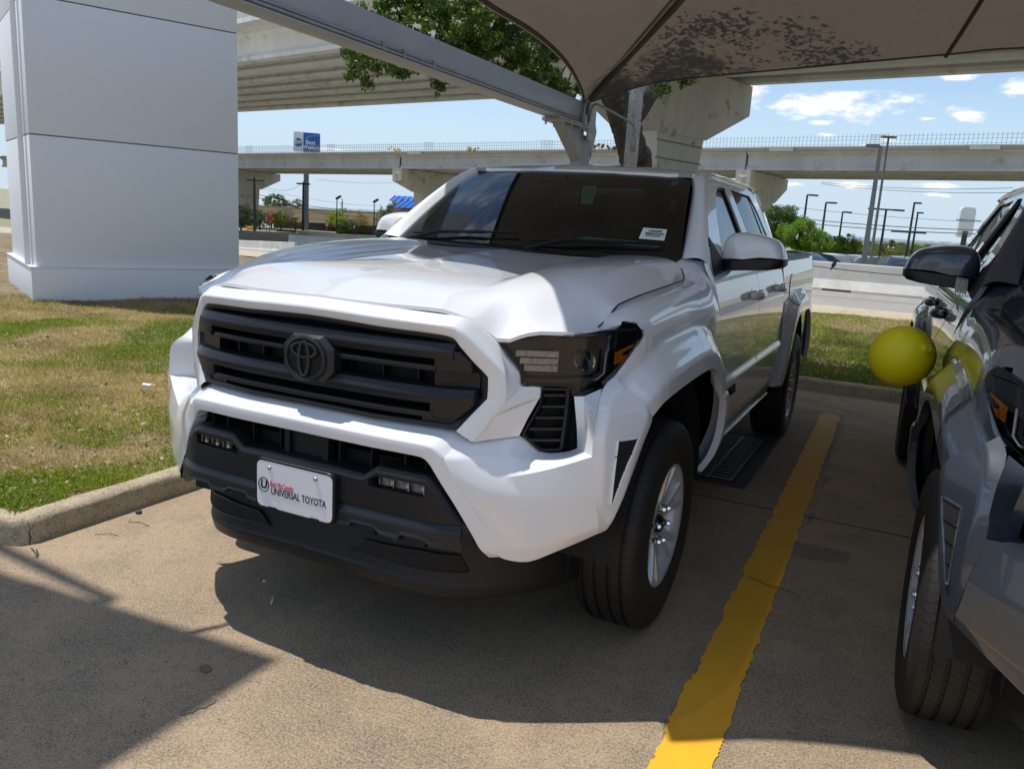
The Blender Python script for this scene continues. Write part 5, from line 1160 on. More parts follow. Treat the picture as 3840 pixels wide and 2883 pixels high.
def star(mb, c, u, v, nrm, r, dep=.05):
    c, u, v, nrm = map(np.array, (c, u, v, nrm)); P = []
    for k in range(10):
        a = math.pi / 2 + k * math.pi / 5; rr = r if k % 2 == 0 else r * .40; P.append(c + u * rr * math.cos(a) + v * rr * math.sin(a))
    k = mb.add([c + nrm * dep] + P, []); mb.f += [(k, k + 1 + i, k + 1 + (i + 1) % 10) for i in range(10)]
SH_ = principled('joint_dark', (.05, .045, .04), .9)
# ---- low overpass
dl = vpdir(-2575, 615); SLP = dl[2] / np.linalg.norm(dl[:2]); dl = np.array((dl[0], dl[1], 0)); dl /= np.linalg.norm(dl)
Ar = at(3834, 642, 56); zl = Ar[2]; pl_ = np.array((-dl[1], dl[0], 0))
if pl_ @ _f < 0: pl_ = -pl_
lo = empty('overpass', (Ar[0], Ar[1], 0)); tag(lo, 'low concrete overpass with a wire fence crossing behind the pickups', 'overpass')
def lpart(mb, name, mat=CONC_B, **k):
    o = mb.build(name, mat, lo, **k); o.matrix_parent_inverse = Matrix.Translation((-Ar[0], -Ar[1], 0)); return o
def Lp(t, s=0, z=0): return np.array((Ar[0], Ar[1], 0)) + dl * t + pl_ * s + np.array((0, 0, z + (SLP * t if z > 1 else 0)))
HL = 1.50
def tpx(px, s=0, z=None):      # distance along the deck edge for a photo column
    lo_, hi_ = -40, 400
    for _ in range(50):
        mid = (lo_ + hi_) / 2; q = Lp(mid, s, zl if z is None else z) - CAM; xx = 1920 + FPX * (q @ _r) / (q @ _f)
        if xx > px: lo_ = mid
        else: hi_ = mid
    return mid
joints = [-40, tpx(2792), tpx(1494), tpx(800), tpx(800) + 60]
for a, b in zip(joints[:-1], joints[1:]):
    for k in range(5):
        m = MB(); extr(m, girder_profile(HL), Lp(a + .06, .45 + k * 2.3, zl), Lp(b - .06, .45 + k * 2.3, zl), pl_); lpart(m, 'girder', smooth=False)
m = MB(); extr(m, [(-.12, HL), (10.4, HL), (10.4, HL + .24), (-.12, HL + .24)], Lp(-40, 0, zl), Lp(joints[-1], 0, zl), pl_); lpart(m, 'deck', noise_mat('deck_edge', (.36, .33, .27), (.28, .25, .2), 1.2, 6, .9), smooth=False)
m = MB(); extr(m, [(.25, HL + .24), (.45, HL + .24), (.45, HL + .36), (.25, HL + .36)], Lp(-40, 0, zl), Lp(joints[-1], 0, zl), pl_); lpart(m, 'deck_upstand', smooth=False)
m = MB()
for j in joints[1:3]: m.box(Lp(j, .42, zl + .75), (.10, .3, 1.45), Matrix.Rotation(math.atan2(dl[1], dl[0]), 3, 'Z'))
lpart(m, 'deck_joint', SH_, smooth=False)
# fence on top
FEN_M = principled('fence_wire', (.20, .24, .28), .5, .3)
m = MB(); t = -38.0
while t < joints[-1] - 30:
    if (int(t * 3.1)) >= -999:
        m.box(Lp(t, .3, zl + HL + .36 + .43), (.022, .022, .86), Matrix.Rotation(math.atan2(dl[1], dl[0]), 3, 'Z'))
    t += .30
for z in (.12, .44, .70): m.tube([Lp(-38, .3, zl + HL + .36 + z), Lp(joints[-1] - 30, .3, zl + HL + .36 + z)], .016, 4)
t = -36.0
while t < joints[-1] - 30:
    for z in (.28, .58, .84): m.tube([Lp(t, .28, zl + HL + .36 + z), Lp(t + 1.4, .28, zl + HL + .36 + z)], .026, 4)
    t += 15
lpart(m, 'wire_fence', FEN_M, smooth=False)
for px in (2925, 1560, 3680): m = MB(); m.box(Lp(tpx(px), -.2, zl + HL + .12), (1.9, .4, .34), Matrix.Rotation(math.atan2(dl[1], dl[0]), 3, 'Z')); lpart(m, 'drain_box', smooth=False)
PIERM = noise_mat('pier_concrete', (.56, .52, .45), (.48, .45, .39), .6, 7, .85, c3=(.30, .25, .18), s3=1.1, lo3=.58, hi3=.72, stretch=(2, 2, .25))
for i, px in enumerate((2792, 1494, 800)):
    t = tpx(px) if i < 2 else joints[3]
    pr = empty('pier', tuple(Lp(t, 5, 0))); tag(pr, ['concrete hammerhead pier with star relief just right of the white pickup cab', 'concrete hammerhead pier with star relief left of the windscreen', 'concrete pier cap emerging from behind the white pylon'][i], 'bridge pier', 'piers of the low overpass')
    inv = Matrix.Translation(tuple(-Lp(t, 5, 0)))
    h = .62; f = [(-.25, zl - .02), (10.6, zl - .02), (10.6, zl - .95), (7.3, zl - 2.35), (3.0, zl - 2.35), (-.25, zl - 1.35)]
    m = MB(); m.prism([tuple(Lp(t - h, s, z)) for s, z in f], (0, 0, 0), tuple(dl * 2 * h)); o = m.build('pier_cap', PIERM, pr, smooth=False); o.matrix_parent_inverse = inv
    gzz = gz(*Lp(t, 5, 0)[:2]); m = MB(); m.prism([tuple(Lp(t - h * .92, s, z)) for s, z in ((3.3, zl - 2.33), (7.0, zl - 2.33), (6.6, gzz - .5), (3.7, gzz - .5))], (0, 0, 0), tuple(dl * 1.84 * h)); o = m.build('pier_column', PIERM, pr, smooth=False); o.matrix_parent_inverse = inv
    if i < 2:
        m = MB(); star(m, Lp(t, -.25, zl - .62), -dl, (0, 0, 1), -pl_, .44, .07); o = m.build('star_relief', PIERM, pr, smooth=False); o.matrix_parent_inverse = inv
# ---- high ramp
dh = vpdir(-1350, 537); dh /= np.linalg.norm(dh); ph = np.array((-dh[1], dh[0], 0)); ph /= np.linalg.norm(ph)
if ph @ _f < 0: ph = -ph
Ah = at(2735, 322, 43.0)
hi = empty('overpass', (Ah[0], Ah[1], 0)); tag(hi, 'high ribbed concrete ramp passing overhead behind the shade sail', 'overpass')
def hpart(mb, name, mat=CONC_B, **k):
    o = mb.build(name, mat, hi, **k); o.matrix_parent_inverse = Matrix.Translation((-Ah[0], -Ah[1], 0)); return o
def Hp(t, s=0, z=0): return Ah + dh * t + ph * s + np.array((0, 0, z))
HH = 1.55; CONC_H = noise_mat('ramp_concrete', (.80, .79, .76), (.68, .67, .64), .5, 8, .85, c3=(.50, .45, .38), s3=.9, lo3=.55, hi3=.75, stretch=(1, 1, .35))
for k in range(7):
    m = MB(); extr(m, girder_profile(HH, .66, .26, .22, 1.0), Hp(-60, -k * 2.55, 0), Hp(150, -k * 2.55, 0), ph); hpart(m, 'girder', CONC_H, smooth=False)
m = MB(); extr(m, [(-17.2, HH), (1.2, HH), (1.2, HH + .25), (-17.2, HH + .25)], Hp(-60), Hp(150), ph); hpart(m, 'deck', CONC_H, smooth=False)
for s in (1.0, -17.2):
    m = MB(); extr(m, [(s, HH + .25), (s + .2, HH + .25), (s + .2, HH + 1.1), (s, HH + 1.1)], Hp(-60), Hp(150), ph); hpart(m, 'parapet', smooth=False)
for t in (20, 42, 66):
    m = MB()
    for k in range(6): m.prism([tuple(Hp(t, -k * 2.55 - .1, .5)), tuple(Hp(t, -k * 2.55 - 2.4, .5)), tuple(Hp(t, -k * 2.55 - 2.4, .75)), tuple(Hp(t, -k * 2.55 - .1, .75))], (0, 0, 0), tuple(dh * .2))
    hpart(m, 'diaphragm', smooth=False)
pr = empty('pier', tuple(Hp(0, -8, 0) * (1, 1, 0))); tag(pr, 'large hexagonal hammerhead pier behind the tree trunk and canopy post', 'bridge pier')
inv = Matrix.Translation(tuple(-Hp(0, -8, 0) * (1, 1, 0)))
s_near = -16.2
hw = 1.15
def hs(px, s_guess=0): 
    lo_, hi_ = -30, 2
    for _ in range(50):
        mid = (lo_ + hi_) / 2; q = Hp(0, mid, -1) - CAM; xx = 1920 + FPX * (q @ _r) / (q @ _f)
        if xx < px: lo_ = mid
        else: hi_ = mid
    return mid
sR, sL = .45, hs(2190) ; cR, cL = hs(2590) , hs(2400)
f = [(sL, -.04), (sR, -.04), (sR, -1.55), (cR, -3.25), (cL, -3.25), (sL, -1.55)]
m = MB(); m.prism([tuple(Hp(0, s, z) - dh * hw) for s, z in f], (0, 0, 0), tuple(dh * 2 * hw)); o = m.build('pier_cap', PIERM, pr, smooth=False); o.matrix_parent_inverse = inv
m = MB(); zc_ = Hp(0, 0, -3.25)[2]
f2 = [(cL + .15, 0), (cR - .15, 0), (cR - .5, -2.2), (cR - .5, -zc_ - .5), (cL + .5, -zc_ - .5), (cL + .5, -2.2)]
m.prism([tuple(Hp(0, s, -3.25 + z) - dh * hw * .95) for s, z in f2], (0, 0, 0), tuple(dh * 1.9 * hw)); col_ = m.build('pier_column', PIERM, pr, smooth=False); col_.matrix_parent_inverse = inv
m = MB()
for z in (-.35, -1.15, -1.95, -2.8): m.prism([tuple(Hp(0, s, -3.25 + z + dz) - dh * (hw * .95 + .02)) for s, dz in ((cL + .2, 0), (cR - .2, 0), (cR - .2, -.07), (cL + .2, -.07))], (0, 0, 0), tuple(dh * .02))
m.build('column_groove', noise_mat('groove_concrete', (.25, .22, .17), (.2, .18, .14), 2), pr, smooth=False).matrix_parent_inverse = inv

# ------------------------------------------------------------------ barriers
def barrier(A, B, h, name, lab, zfun=None, grp=None):
    A, B = np.array(A), np.array(B); d = (B - A); L = np.linalg.norm(d); d /= L; s = np.array((-d[1], d[0], 0)); 
    m = MB(); k = h / .81
    prof = [(-.30 * k, 0), (-.30 * k, .07 * k), (-.14 * k, .33 * k), (-.09 * k, h - .02), (-.07 * k, h), (.07 * k, h), (.09 * k, h - .02), (.14 * k, .33 * k), (.30 * k, .07 * k), (.30 * k, 0)]
    extr(m, prof, A, B, s); o = m.build(name, CONC_W, None, smooth=False); tag(o, lab, 'barrier', grp); return o
yb_ = 22.6
xs0 = [-34 + 6.1 * k for k in range(11)]
segs = []
for i, x in enumerate(xs0):
    vis = x > -3.9
    if -11 < x < -3.9 : continue
x = at(3250, 1090, 22)[0] - 3.05 * 1
bx_ = [(x - 6.1 * k, x - 6.1 * k + 6.02) for k in (0, 1)] + [(x + 6.1 * k, x + 6.1 * k + 6.02) for k in (1,)]
for i, (a, b) in enumerate(bx_):
    barrier((a, yb_, -.02), (b, yb_ + .0, -.02), .83, 'concrete_barrier', ['white concrete road barrier between the two pickups', 'white concrete road barrier half hidden behind the white pickup bed', 'white concrete road barrier behind the dark grey pickup'][i], grp='barriers along the frontage road')
m = MB(); m.box((x + 2.2, yb_ - .26, .02), (.8, .10, .06)); m.build('barrier_foot_gap', principled('rust_dark', (.10, .07, .05), .9), None, smooth=False); bf = bpy.data.objects['barrier_foot_gap']; tag(bf, 'rusty steel foot under the white barrier between the pickups', 'barrier foot')
A = at(868, 942, 46); B = at(1110, 958, 40); hA = 42 * 46 / 3000.9
barrier(tuple(A), tuple(B), hA, 'concrete_barrier', 'low beige concrete barrier just right of the pylon', grp='barriers across the left road')
A = at(1085, 914, 52); B = at(2050, 985, 48); barrier(tuple(A), tuple(B), 34 * 52 / 3000.9, 'concrete_barrier', 'long pale concrete barrier above the white hood', grp='barriers across the left road')
def wallp(pts, h, thick, mat, name, lab, cat):      # upright wall through base points
    m = MB()
    for a, b in zip(pts[:-1], pts[1:]):
        a, b = np.array(a), np.array(b); d = b - a; d /= np.linalg.norm(d); s = np.array((-d[1], d[0], 0)) * thick / 2
        m.prism([tuple(a - s), tuple(b - s), tuple(b + s), tuple(a + s)], (0, 0, 0), (0, 0, h))
    o = m.build(name, mat, None, smooth=False); tag(o, lab, cat); return o
D1 = 78
wallp([at(700, 875, D1), at(1750, 913, D1)], 17 * D1 / 3000.9, .3, noise_mat('retaining_grey', (.30, .30, .29), (.24, .24, .23), .8, 5), 'retaining_wall', 'long low grey retaining wall behind the road left of the windscreen', 'wall')
m = MB(); m.add([tuple(at(860, 899, 60)), tuple(at(1090, 905, 60)), tuple(at(1090, 881, 74)), tuple(at(860, 874, 74))], [(0, 1, 2, 3)]); struct(m.build('dirt_slope', SOIL, smooth=False))
D2 = 120; BRF = noise_mat('brown_fence_boards', (.075, .062, .058), (.06, .05, .047), 2, 3, .8, stretch=(14, 14, .2))
wallp([at(1026, 862, D2), at(1135, 867, D2)], 31 * D2 / 3000.9, .15, BRF, 'board_fence', 'dark brown board fence left of the tall sign pole', 'fence')
wallp([at(1158, 868, D2), at(1640, 893, D2)], 33 * D2 / 3000.9, .15, BRF, 'board_fence', 'dark brown board fence running right of the tall sign pole', 'fence')
# tan building
TAN = noise_mat('tan_block_wall', (.50, .38, .245), (.45, .34, .22), .6, 4, .9); n, l, b = nodes(TAN)
D3 = 165
tb = empty('warehouse', tuple(at(1000, 850, D3) * (1, 1, 0))); tag(tb, 'long flat roofed tan warehouse behind the brown fence', 'building')
inv = Matrix.Translation(tuple(-at(1000, 850, D3) * (1, 1, 0)))
a, b_ = at(880, 860, D3), at(1245, 868, D3 - 8)
def slab(a, b, z0, z1, dep, mat, name, par, inv, off=0):
    a, b = np.array(a, float), np.array(b, float); d = b - a; d[2] = 0; d /= np.linalg.norm(d); s = np.array((-d[1], d[0], 0)); s = s if s @ _f > 0 else -s
    A_, B_ = a * (1, 1, 0) + s * off, b * (1, 1, 0) + s * off
    m = MB(); m.prism([tuple(A_), tuple(B_), tuple(B_ + s * dep), tuple(A_ + s * dep)], (0, 0, z0), (0, 0, z1)); o = m.build(name, mat, par, smooth=False); o.matrix_parent_inverse = inv; return o
def zpx(px, py, D): return at(px, py, D)[2]
slab(a, b_, -3, zpx(1100, 781, D3), 30, TAN, 'wall', tb, inv)
for f_ in (.18, .42, .66):
    slab(a, b_, zpx(1100, 781, D3) * (1 - f_) + zpx(1100, 862, D3) * f_ - .06, zpx(1100, 781, D3) * (1 - f_) + zpx(1100, 862, D3) * f_ + .06, .4, noise_mat('tan_band', (.36, .27, .18), (.33, .25, .16), 1), 'band_course', tb, inv, -.05)
slab(a, b_, zpx(1100, 783, D3), zpx(1100, 779, D3), 30.2, principled('roof_flashing', (.2, .17, .14), .6), 'roof_edge', tb, inv, -.15)
slab(at(1155, 862, D3), at(1240, 865, D3), zpx(1200, 828, D3) - .4, zpx(1200, 826, D3) + .2, 3, principled('dark_awning', (.08, .08, .09), .7), 'awning', tb, inv, -3)
tb2 = empty('long_building', tuple(at(1330, 800, 210) * (1, 1, 0))); tag(tb2, 'low tan building roofline seen between the trees left of the windscreen', 'building'); inv2 = Matrix.Translation(tuple(-at(1330, 800, 210) * (1, 1, 0)))
slab(at(1240, 850, 210), at(1480, 860, 210), -3, zpx(1350, 795, 210), 20, TAN, 'wall', tb2, inv2)
# building with blue metal roof
D4 = 110
bb = empty('office_building', tuple(at(1520, 860, D4) * (1, 1, 0))); tag(bb, 'small beige office with a bright blue standing seam roof', 'building'); inv = Matrix.Translation(tuple(-at(1520, 860, D4) * (1, 1, 0)))
BEI = noise_mat('beige_brick', (.50, .40, .33), (.43, .34, .28), 3, 4, .85)
BLU = noise_mat('blue_metal_roof', (.02, .14, .52), (.018, .12, .46), 1, 2, .35, spec=.5)
a, b_ = at(1470, 870, D4), at(1900, 880, D4 - 10)
slab(a, b_, -3, zpx(1500, 762, D4), 14, BEI, 'wall', bb, inv)
slab(a, b_, zpx(1500, 764, D4), zpx(1500, 757, D4), 14.4, principled('white_fascia', (.7, .7, .68), .6), 'fascia', bb, inv, -.2)
def roof(a, b, z0, z1, dep, name, off=-.6):
    a, b = np.array(a, float), np.array(b, float); d = b - a; d[2] = 0; L = np.linalg.norm(d); d /= L; s = np.array((-d[1], d[0], 0)); s = s if s @ _f > 0 else -s
    A_ = a * (1, 1, 0) - d * .5 + s * off; B_ = b * (1, 1, 0) + d * .5 + s * off
    m = MB(); zz0, zz1 = np.array((0, 0, z0)), np.array((0, 0, z1))
    m.add([tuple(A_ + zz0), tuple(B_ + zz0), tuple(B_ + s * dep + zz1), tuple(A_ + s * dep + zz1), tuple(B_ + s * dep + zz0), tuple(A_ + s * dep + zz0)], [(0, 1, 2, 3), (1, 4, 2), (0, 3, 5), (3, 2, 4, 5)]); o = m.build(name, BLU, bb, smooth=False); o.matrix_parent_inverse = inv
    m = MB(); k = 0
    while k < L:
        p0 = A_ + d * k + zz0; p1 = A_ + d * k + s * dep + zz1; m.tube([tuple(p0 + (0, 0, .05)), tuple(p1 + (0, 0, .05))], .05, 4); k += .75
    o = m.build('roof_seam', noise_mat('blue_seam', (.012, .08, .32), (.01, .07, .3), 1), bb, smooth=False); o.matrix_parent_inverse = inv
roof(at(1473, 860, D4), at(1600, 862, D4), zpx(1510, 757, D4), zpx(1510, 734, D4), 5, 'roof')
roof(at(1500, 860, D4 - 4), at(1780, 862, D4 - 6), zpx(1540, 781, D4 - 4), zpx(1560, 752, D4 - 4), 4, 'porch_roof', -1.5)
slab(at(1502, 860, D4 - 4), at(1780, 870, D4 - 6), -3, zpx(1560, 784, D4 - 4), .4, BEI, 'porch_wall', bb, inv, 0)
slab(at(1518, 860, D4 - 4), at(1545, 862, D4 - 4), zpx(1530, 822, D4 - 4), zpx(1530, 794, D4 - 4), .2, principled('window_glass_dark', (.04, .06, .06), .1), 'window', bb, inv, -.08)
# ------------------------------------------------------------------ pole sign
D5 = 118
sg = empty('pole_sign', tuple(at(1147, 870, D5) * (1, 1, 0))); tag(sg, 'tall grey pole carrying a boxy blue and white hotel sign', 'sign'); inv = Matrix.Translation(tuple(-at(1147, 870, D5) * (1, 1, 0)))
pb = at(1147, 868, D5); zt_ = zpx(1160, 540, D5)
m = MB(); m.tube([(pb[0], pb[1], -3), (pb[0], pb[1], zpx(1160, 571, D5))], 17 / 3000.9 * D5 / 2 * 1.15, 16); m.tube([(pb[0], pb[1], -3), (pb[0], pb[1], zpx(1147, 805, D5))], 18.6 / 3000.9 * D5 / 2 * 1.15, 16); o = m.build('pole', noise_mat('grey_pole_paint', (.19, .21, .24), (.17, .19, .22), 1, 3, .6), sg); o.matrix_parent_inverse = inv
SW = (1197 - 1106) * D5 / 3000.9 * 1.06; SHt = 70 * D5 / 3000.9
cu_ = at(1151, 534, D5 - 1.0); ang = YAW * -1 + R(0)
ux = _r0 * math.cos(R(-16)) + np.array((_f[0], _f[1], 0)) / np.linalg.norm(_f[:2]) * math.sin(R(-16)) * -1; ux /= np.linalg.norm(ux)
un = np.cross(ux, (0, 0, 1)); un = un if un @ _f < 0 else -un
def sq(x, z, d=0): return cu_ + ux * x + np.array((0, 0, z)) + un * d
SWH = principled('sign_white', (.72, .74, .78), .4); SBL = principled('sign_blue', (.012, .10, .33), .4); SB2 = principled('sign_light_blue', (.03, .25, .55), .4)
m = MB(); pl2 = [(-SW / 2, -SHt / 2), (SW / 2, -SHt / 2), (SW / 2, SHt / 2), (-SW / 2, SHt / 2)]
m.prism([tuple(sq(x, z)) for x, z in rpoly(pl2, .25, 3)], (0, 0, 0), tuple(-un * 1.1)); o = m.build('sign_box', SWH, sg, smooth=False); o.matrix_parent_inverse = inv
x0 = -SW / 2 + SW * .37
m = MB(); m.prism([tuple(sq(x, z, .03)) for x, z in ((x0, -SHt / 2 + .05), (SW / 2 - .05, -SHt / 2 + .05), (SW / 2 - .05, SHt / 2 - .05), (x0, SHt / 2 - .05))], (0, 0, 0), tuple(-un * .02)); o = m.build('sign_panel', SBL, sg, smooth=False); o.matrix_parent_inverse = inv
m = MB(); P = [(x0, .35)] + [(x0 + (SW * .62) * t, .35 + .75 * math.sin(t * 1.5)) for t in np.linspace(0, 1, 8)] + [(SW / 2 - .06, .5), (x0 + 1.2, .0)]
P = [(x0 + .02, .42), (x0 + .5, .85), (x0 + 1.1, 1.08), (SW / 2 - .1, 1.2), (SW / 2 - .1, .95), (x0 + 1.3, .85), (x0 + .7, .6)]
m.prism([tuple(sq(x, z, .05)) for x, z in P], (0, 0, 0), tuple(-un * .01)); o = m.build('sign_swoosh', SB2, sg, smooth=False); o.matrix_parent_inverse = inv
cx_ = -SW / 2 + SW * .185
m = MB(); m.prism([tuple(sq(cx_ + .56 * math.cos(t), -.12 + .62 * math.sin(t), .05)) for t in np.linspace(0, 2 * math.pi, 29)[:-1]], (0, 0, 0), tuple(-un * .01)); o = m.build('sign_disc', SBL, sg, smooth=False); o.matrix_parent_inverse = inv
TXW = principled('sign_lettering', (.80, .82, .86), .4)
def TM(x, z, d=.075): q = sq(x, z, d); return Matrix(((ux[0], 0, un[0], q[0]), (ux[1], 0, un[1], q[1]), (ux[2], 1, un[2], q[2]), (0, 0, 0, 1)))
for bdy, x, z, sz, sxx in (('BW', cx_, -.10, .78, .85), ('Best', x0 + 1.0, -.02, .88, .9), ('Western', x0 + 1.12, -.72, .80, .82)):
    o = text_mesh(bdy, sz, TXW, 'sign_text', sg, TM(x, z), .004, bold=.012, sx=sxx); o.matrix_parent_inverse = inv
# ------------------------------------------------------------------ poles, lamps, wires
WOODP = noise_mat('dark_wood_pole', (.06, .047, .04), (.045, .036, .03), 1, 3, .9); GRNP = principled('dark_green_pole', (.018, .030, .028), .5)
GRYP = noise_mat('grey_light_pole', (.42, .43, .43), (.36, .37, .37), .7, 3, .5)
def pole(px0, py0, px1, py1, D, w, name, mat, lab, cat, grp=None, arms=(), zb=None):
    """upright pole whose foot is at photo (px0,py0) and head at (px1,py1)"""
    b = at(px0, py0, D); zt = aty(px1, py1, b[1])[2] if False else b[2] + (py0 - py1) * D / 3000.9 / (math.cos(ROLL))
    o = None; m = MB(); m.tube([(b[0], b[1], b[2] - .4), (b[0], b[1], zt)], [w, w * .62], 8); o = m.build(name, mat, None); tag(o, lab, cat, grp)
    for (dx, dz, L, tw) in arms:
        m = MB(); a0 = np.array((b[0], b[1], zt - dz)); m.tube([tuple(a0), tuple(a0 + _r0 * dx)], .06 * D / 60, 5)
        hq = a0 + _r0 * dx; m.box(tuple(hq), (L, .3, .12), Matrix.Rotation(-YAW * 0 + math.atan2(_r0[1], _r0[0]), 3, 'Z')); m.build('lamp_arm', mat, o)
    return o, b, zt
G_ = 'dark lamp posts in the car park behind the barrier'
for i, (x0_, y0_, x1_, y1_, D, arms, lab) in enumerate([
    (3005, 905, 3025, 736, 62, ((.5, 0, .6, 1),), 'dark lamp post rising from the green tree beside the pickup bed'),
    (3070, 965, 3103, 765, 62, ((.5, 0, .6, 1),), 'dark single arm lamp post left of the round green tree'),
    (3137, 962, 3163, 799, 74, ((.5, 0, .6, 1),), 'shorter dark single arm lamp post behind the round green tree'),
    (3293, 990, 3326, 791, 58, ((.9, 0, .7, 1), (-.9, 0, .7, 1)), 'dark twin arm lamp post right of the pale grey light pole'),
    (3394, 985, 3430, 767, 62, ((.25, 0, .5, 1), (-1.1, 2.2, .6, 1), (.9, 2.2, .6, 1)), 'tallest dark lamp post with low cross arms left of the grey pickup'),
    (3414, 975, 3443, 802, 72, ((.2, 0, .5, 1),), 'dark lamp post with small square head nearest the grey pickup')]):
    pole(x0_, y0_, x1_, y1_, D, .11, 'lamp_post', GRNP, lab, 'lamp post', G_, arms)
pole(3238, 990, 3322, 566, 36, .13, 'light_pole', GRYP, 'tall pale grey road light pole behind the white barrier', 'light pole', None, ((-.35, 0, .5, 1),))
pole(3262, 990, 3301, 534, 52, .10, 'light_pole', noise_mat('galvanised_pole', (.20, .20, .20), (.15, .15, .15), 1), 'darker road light pole overlapping the pale grey one', 'light pole', None, ((0, 0, .9, 1),))
o, bU1, zU1 = pole(955, 868, 953, 672, 88, .16, 'utility_pole', WOODP, 'dark wooden utility pole with cross arm nearest the pylon', 'utility pole', 'utility poles left', ((.9, .3, .2, 1), (-.7, .3, .2, 1)))
o, bU2, zU2 = pole(1136, 868, 1134, 688, 105, .17, 'utility_pole', WOODP, 'dark wooden utility pole touching the tall sign pole', 'utility pole', 'utility poles left', ((.8, .25, .2, 1), (-.8, .25, .2, 1)))
for (x0_, y0_, x1_, y1_, lab) in ((1262, 865, 1260, 748, 'slim bent top street lamp beside the conical green tree'), (1401, 872, 1402, 760, 'slim bent top street lamp left of the blue roofed office')):
    o, b, zt = pole(x0_, y0_, x1_, y1_, 112, .10, 'street_lamp', principled('black_lamp_post', (.03, .03, .032), .5), lab, 'street lamp', 'street lamps by the fence', ())
    m = MB(); m.box((b[0] + .25, b[1], zt + .15), (.8, .4, .22), Matrix.Rotation(-.5, 3, 'Y')); m.build('lamp_head', principled('black_lamp_post', (.03, .03, .032), .5), o)
WIRE = principled('wire_black', (.02, .02, .022), .6)
def wire(pts, D0, D1, lab, sag=0, r=.022, name='overhead_wire'):
    P = []
    a, b = at(*pts[0], D0), at(*pts[-1], D1)
    for k in range(13):
        t = k / 12; q = a * (1 - t) + b * t; q = q - np.array((0, 0, sag * 4 * t * (1 - t))); P.append(tuple(q))
    m = MB(); m.tube(P, r, 4); o = m.build(name, WIRE, None); tag(o, lab, 'wire'); return o
wire([(2880, 805), (3900, 866)], 62, 52, 'upper of the two dark wires crossing the lamp posts on the right', .3, .030)
wire([(2880, 820), (3900, 880)], 62, 52, 'lower of the two dark wires crossing the lamp posts on the right', .3, .030)
wire([(2890, 765), (3840, 838)], 75, 60, 'faint single wire high behind the lamp posts on the right', .3, .014)
wire([(3080, 684), (3800, 705)], 75, 65, 'upper thin wire just beneath the low overpass on the right', .3, .020)
wire([(3080, 690), (3800, 722)], 75, 65, 'lower thin wire just beneath the low overpass on the right', .3, .020)
wire([(860, 742), (955, 728)], 70, 88, 'thick wire running left from the first utility pole to the pylon', .1, .03)
wire([(955, 727), (1640, 778)], 88, 125, 'upper wire from the first utility pole towards the blue roof', 1.3, .028)
wire([(955, 738), (1640, 790)], 88, 125, 'lower wire from the first utility pole towards the blue roof', 1.6, .028)
wire([(960, 680), (1130, 692)], 88, 105, 'wire strung between the tops of the two utility poles', .9, .018)
wire([(1190, 672), (1500, 683)], 100, 110, 'thin wire under the overpass right of the sign pole', .3, .014)
wire([(970, 706), (1600, 770)], 95, 120, 'faint middle wire crossing behind the sign pole', .9, .012)
# near cable with a bird
cA, cB = at(3022, 994, 17), at(3460, 1038, 16); m = MB(); m.tube([tuple(cA * (1 - t) + cB * t - np.array((0, 0, .02 * 4 * t * (1 - t)))) for t in np.linspace(0, 1, 9)], .010, 5)
tag(m.build('cable', WIRE, None), 'thin black cable in front of the white barrier with a bird on it', 'cable')
bq = cA * (1 - .245) + cB * .245
BRD = noise_mat('black_feathers', (.008, .008, .009), (.015, .014, .018), 60, 2, .45)
m = MB(); hgt = .135
def bel(t, r, dx, dz, n=12): return [(bq[0] + dx + r * math.cos(a) * .95, bq[1] + r * math.sin(a), bq[2] + dz) for a in np.linspace(0, 2 * math.pi, n + 1)[:-1]]
rows = [bel(0, r, dx, dz) for r, dx, dz in ((.004, -.035, -.035), (.012, -.028, -.01), (.030, -.012, .012), (.044, .0, .045), (.046, .008, .078), (.038, .014, .105), (.026, .018, .125), (.030, .022, .142), (.029, .026, .158), (.018, .028, .172), (.003, .028, .178))]
m.grid(rows, closed=True); m.tube([(bq[0] + .045, bq[1] - .005, bq[2] + .155), (bq[0] + .085, bq[1] - .012, bq[2] + .150)], [.010, .001], 6)
m.tube([(bq[0] - .01, bq[1], bq[2] + .03), (bq[0] - .05, bq[1], bq[2] - .06)], [.022, .010], 6)
bird = m.build('bird', BRD, None); tag(bird, 'small black bird perched on the cable before the white barrier', 'bird')
for s in (-1, 1):
    m = MB(); m.tube([(bq[0] + .01, bq[1] + s * .012, bq[2] + .03), (bq[0] + .006, bq[1] + s * .012, bq[2] + .004)], .003, 5); m.build('leg', BRD, bird)
    m = MB(); m.tube([(bq[0] + .01, bq[1] + s * .038, bq[2] + .105), (bq[0] - .005, bq[1] + s * .046, bq[2] + .06), (bq[0] - .035, bq[1] + s * .022, bq[2] - .01)], [.012, .020, .004], 6); m.build('wing', BRD, bird)
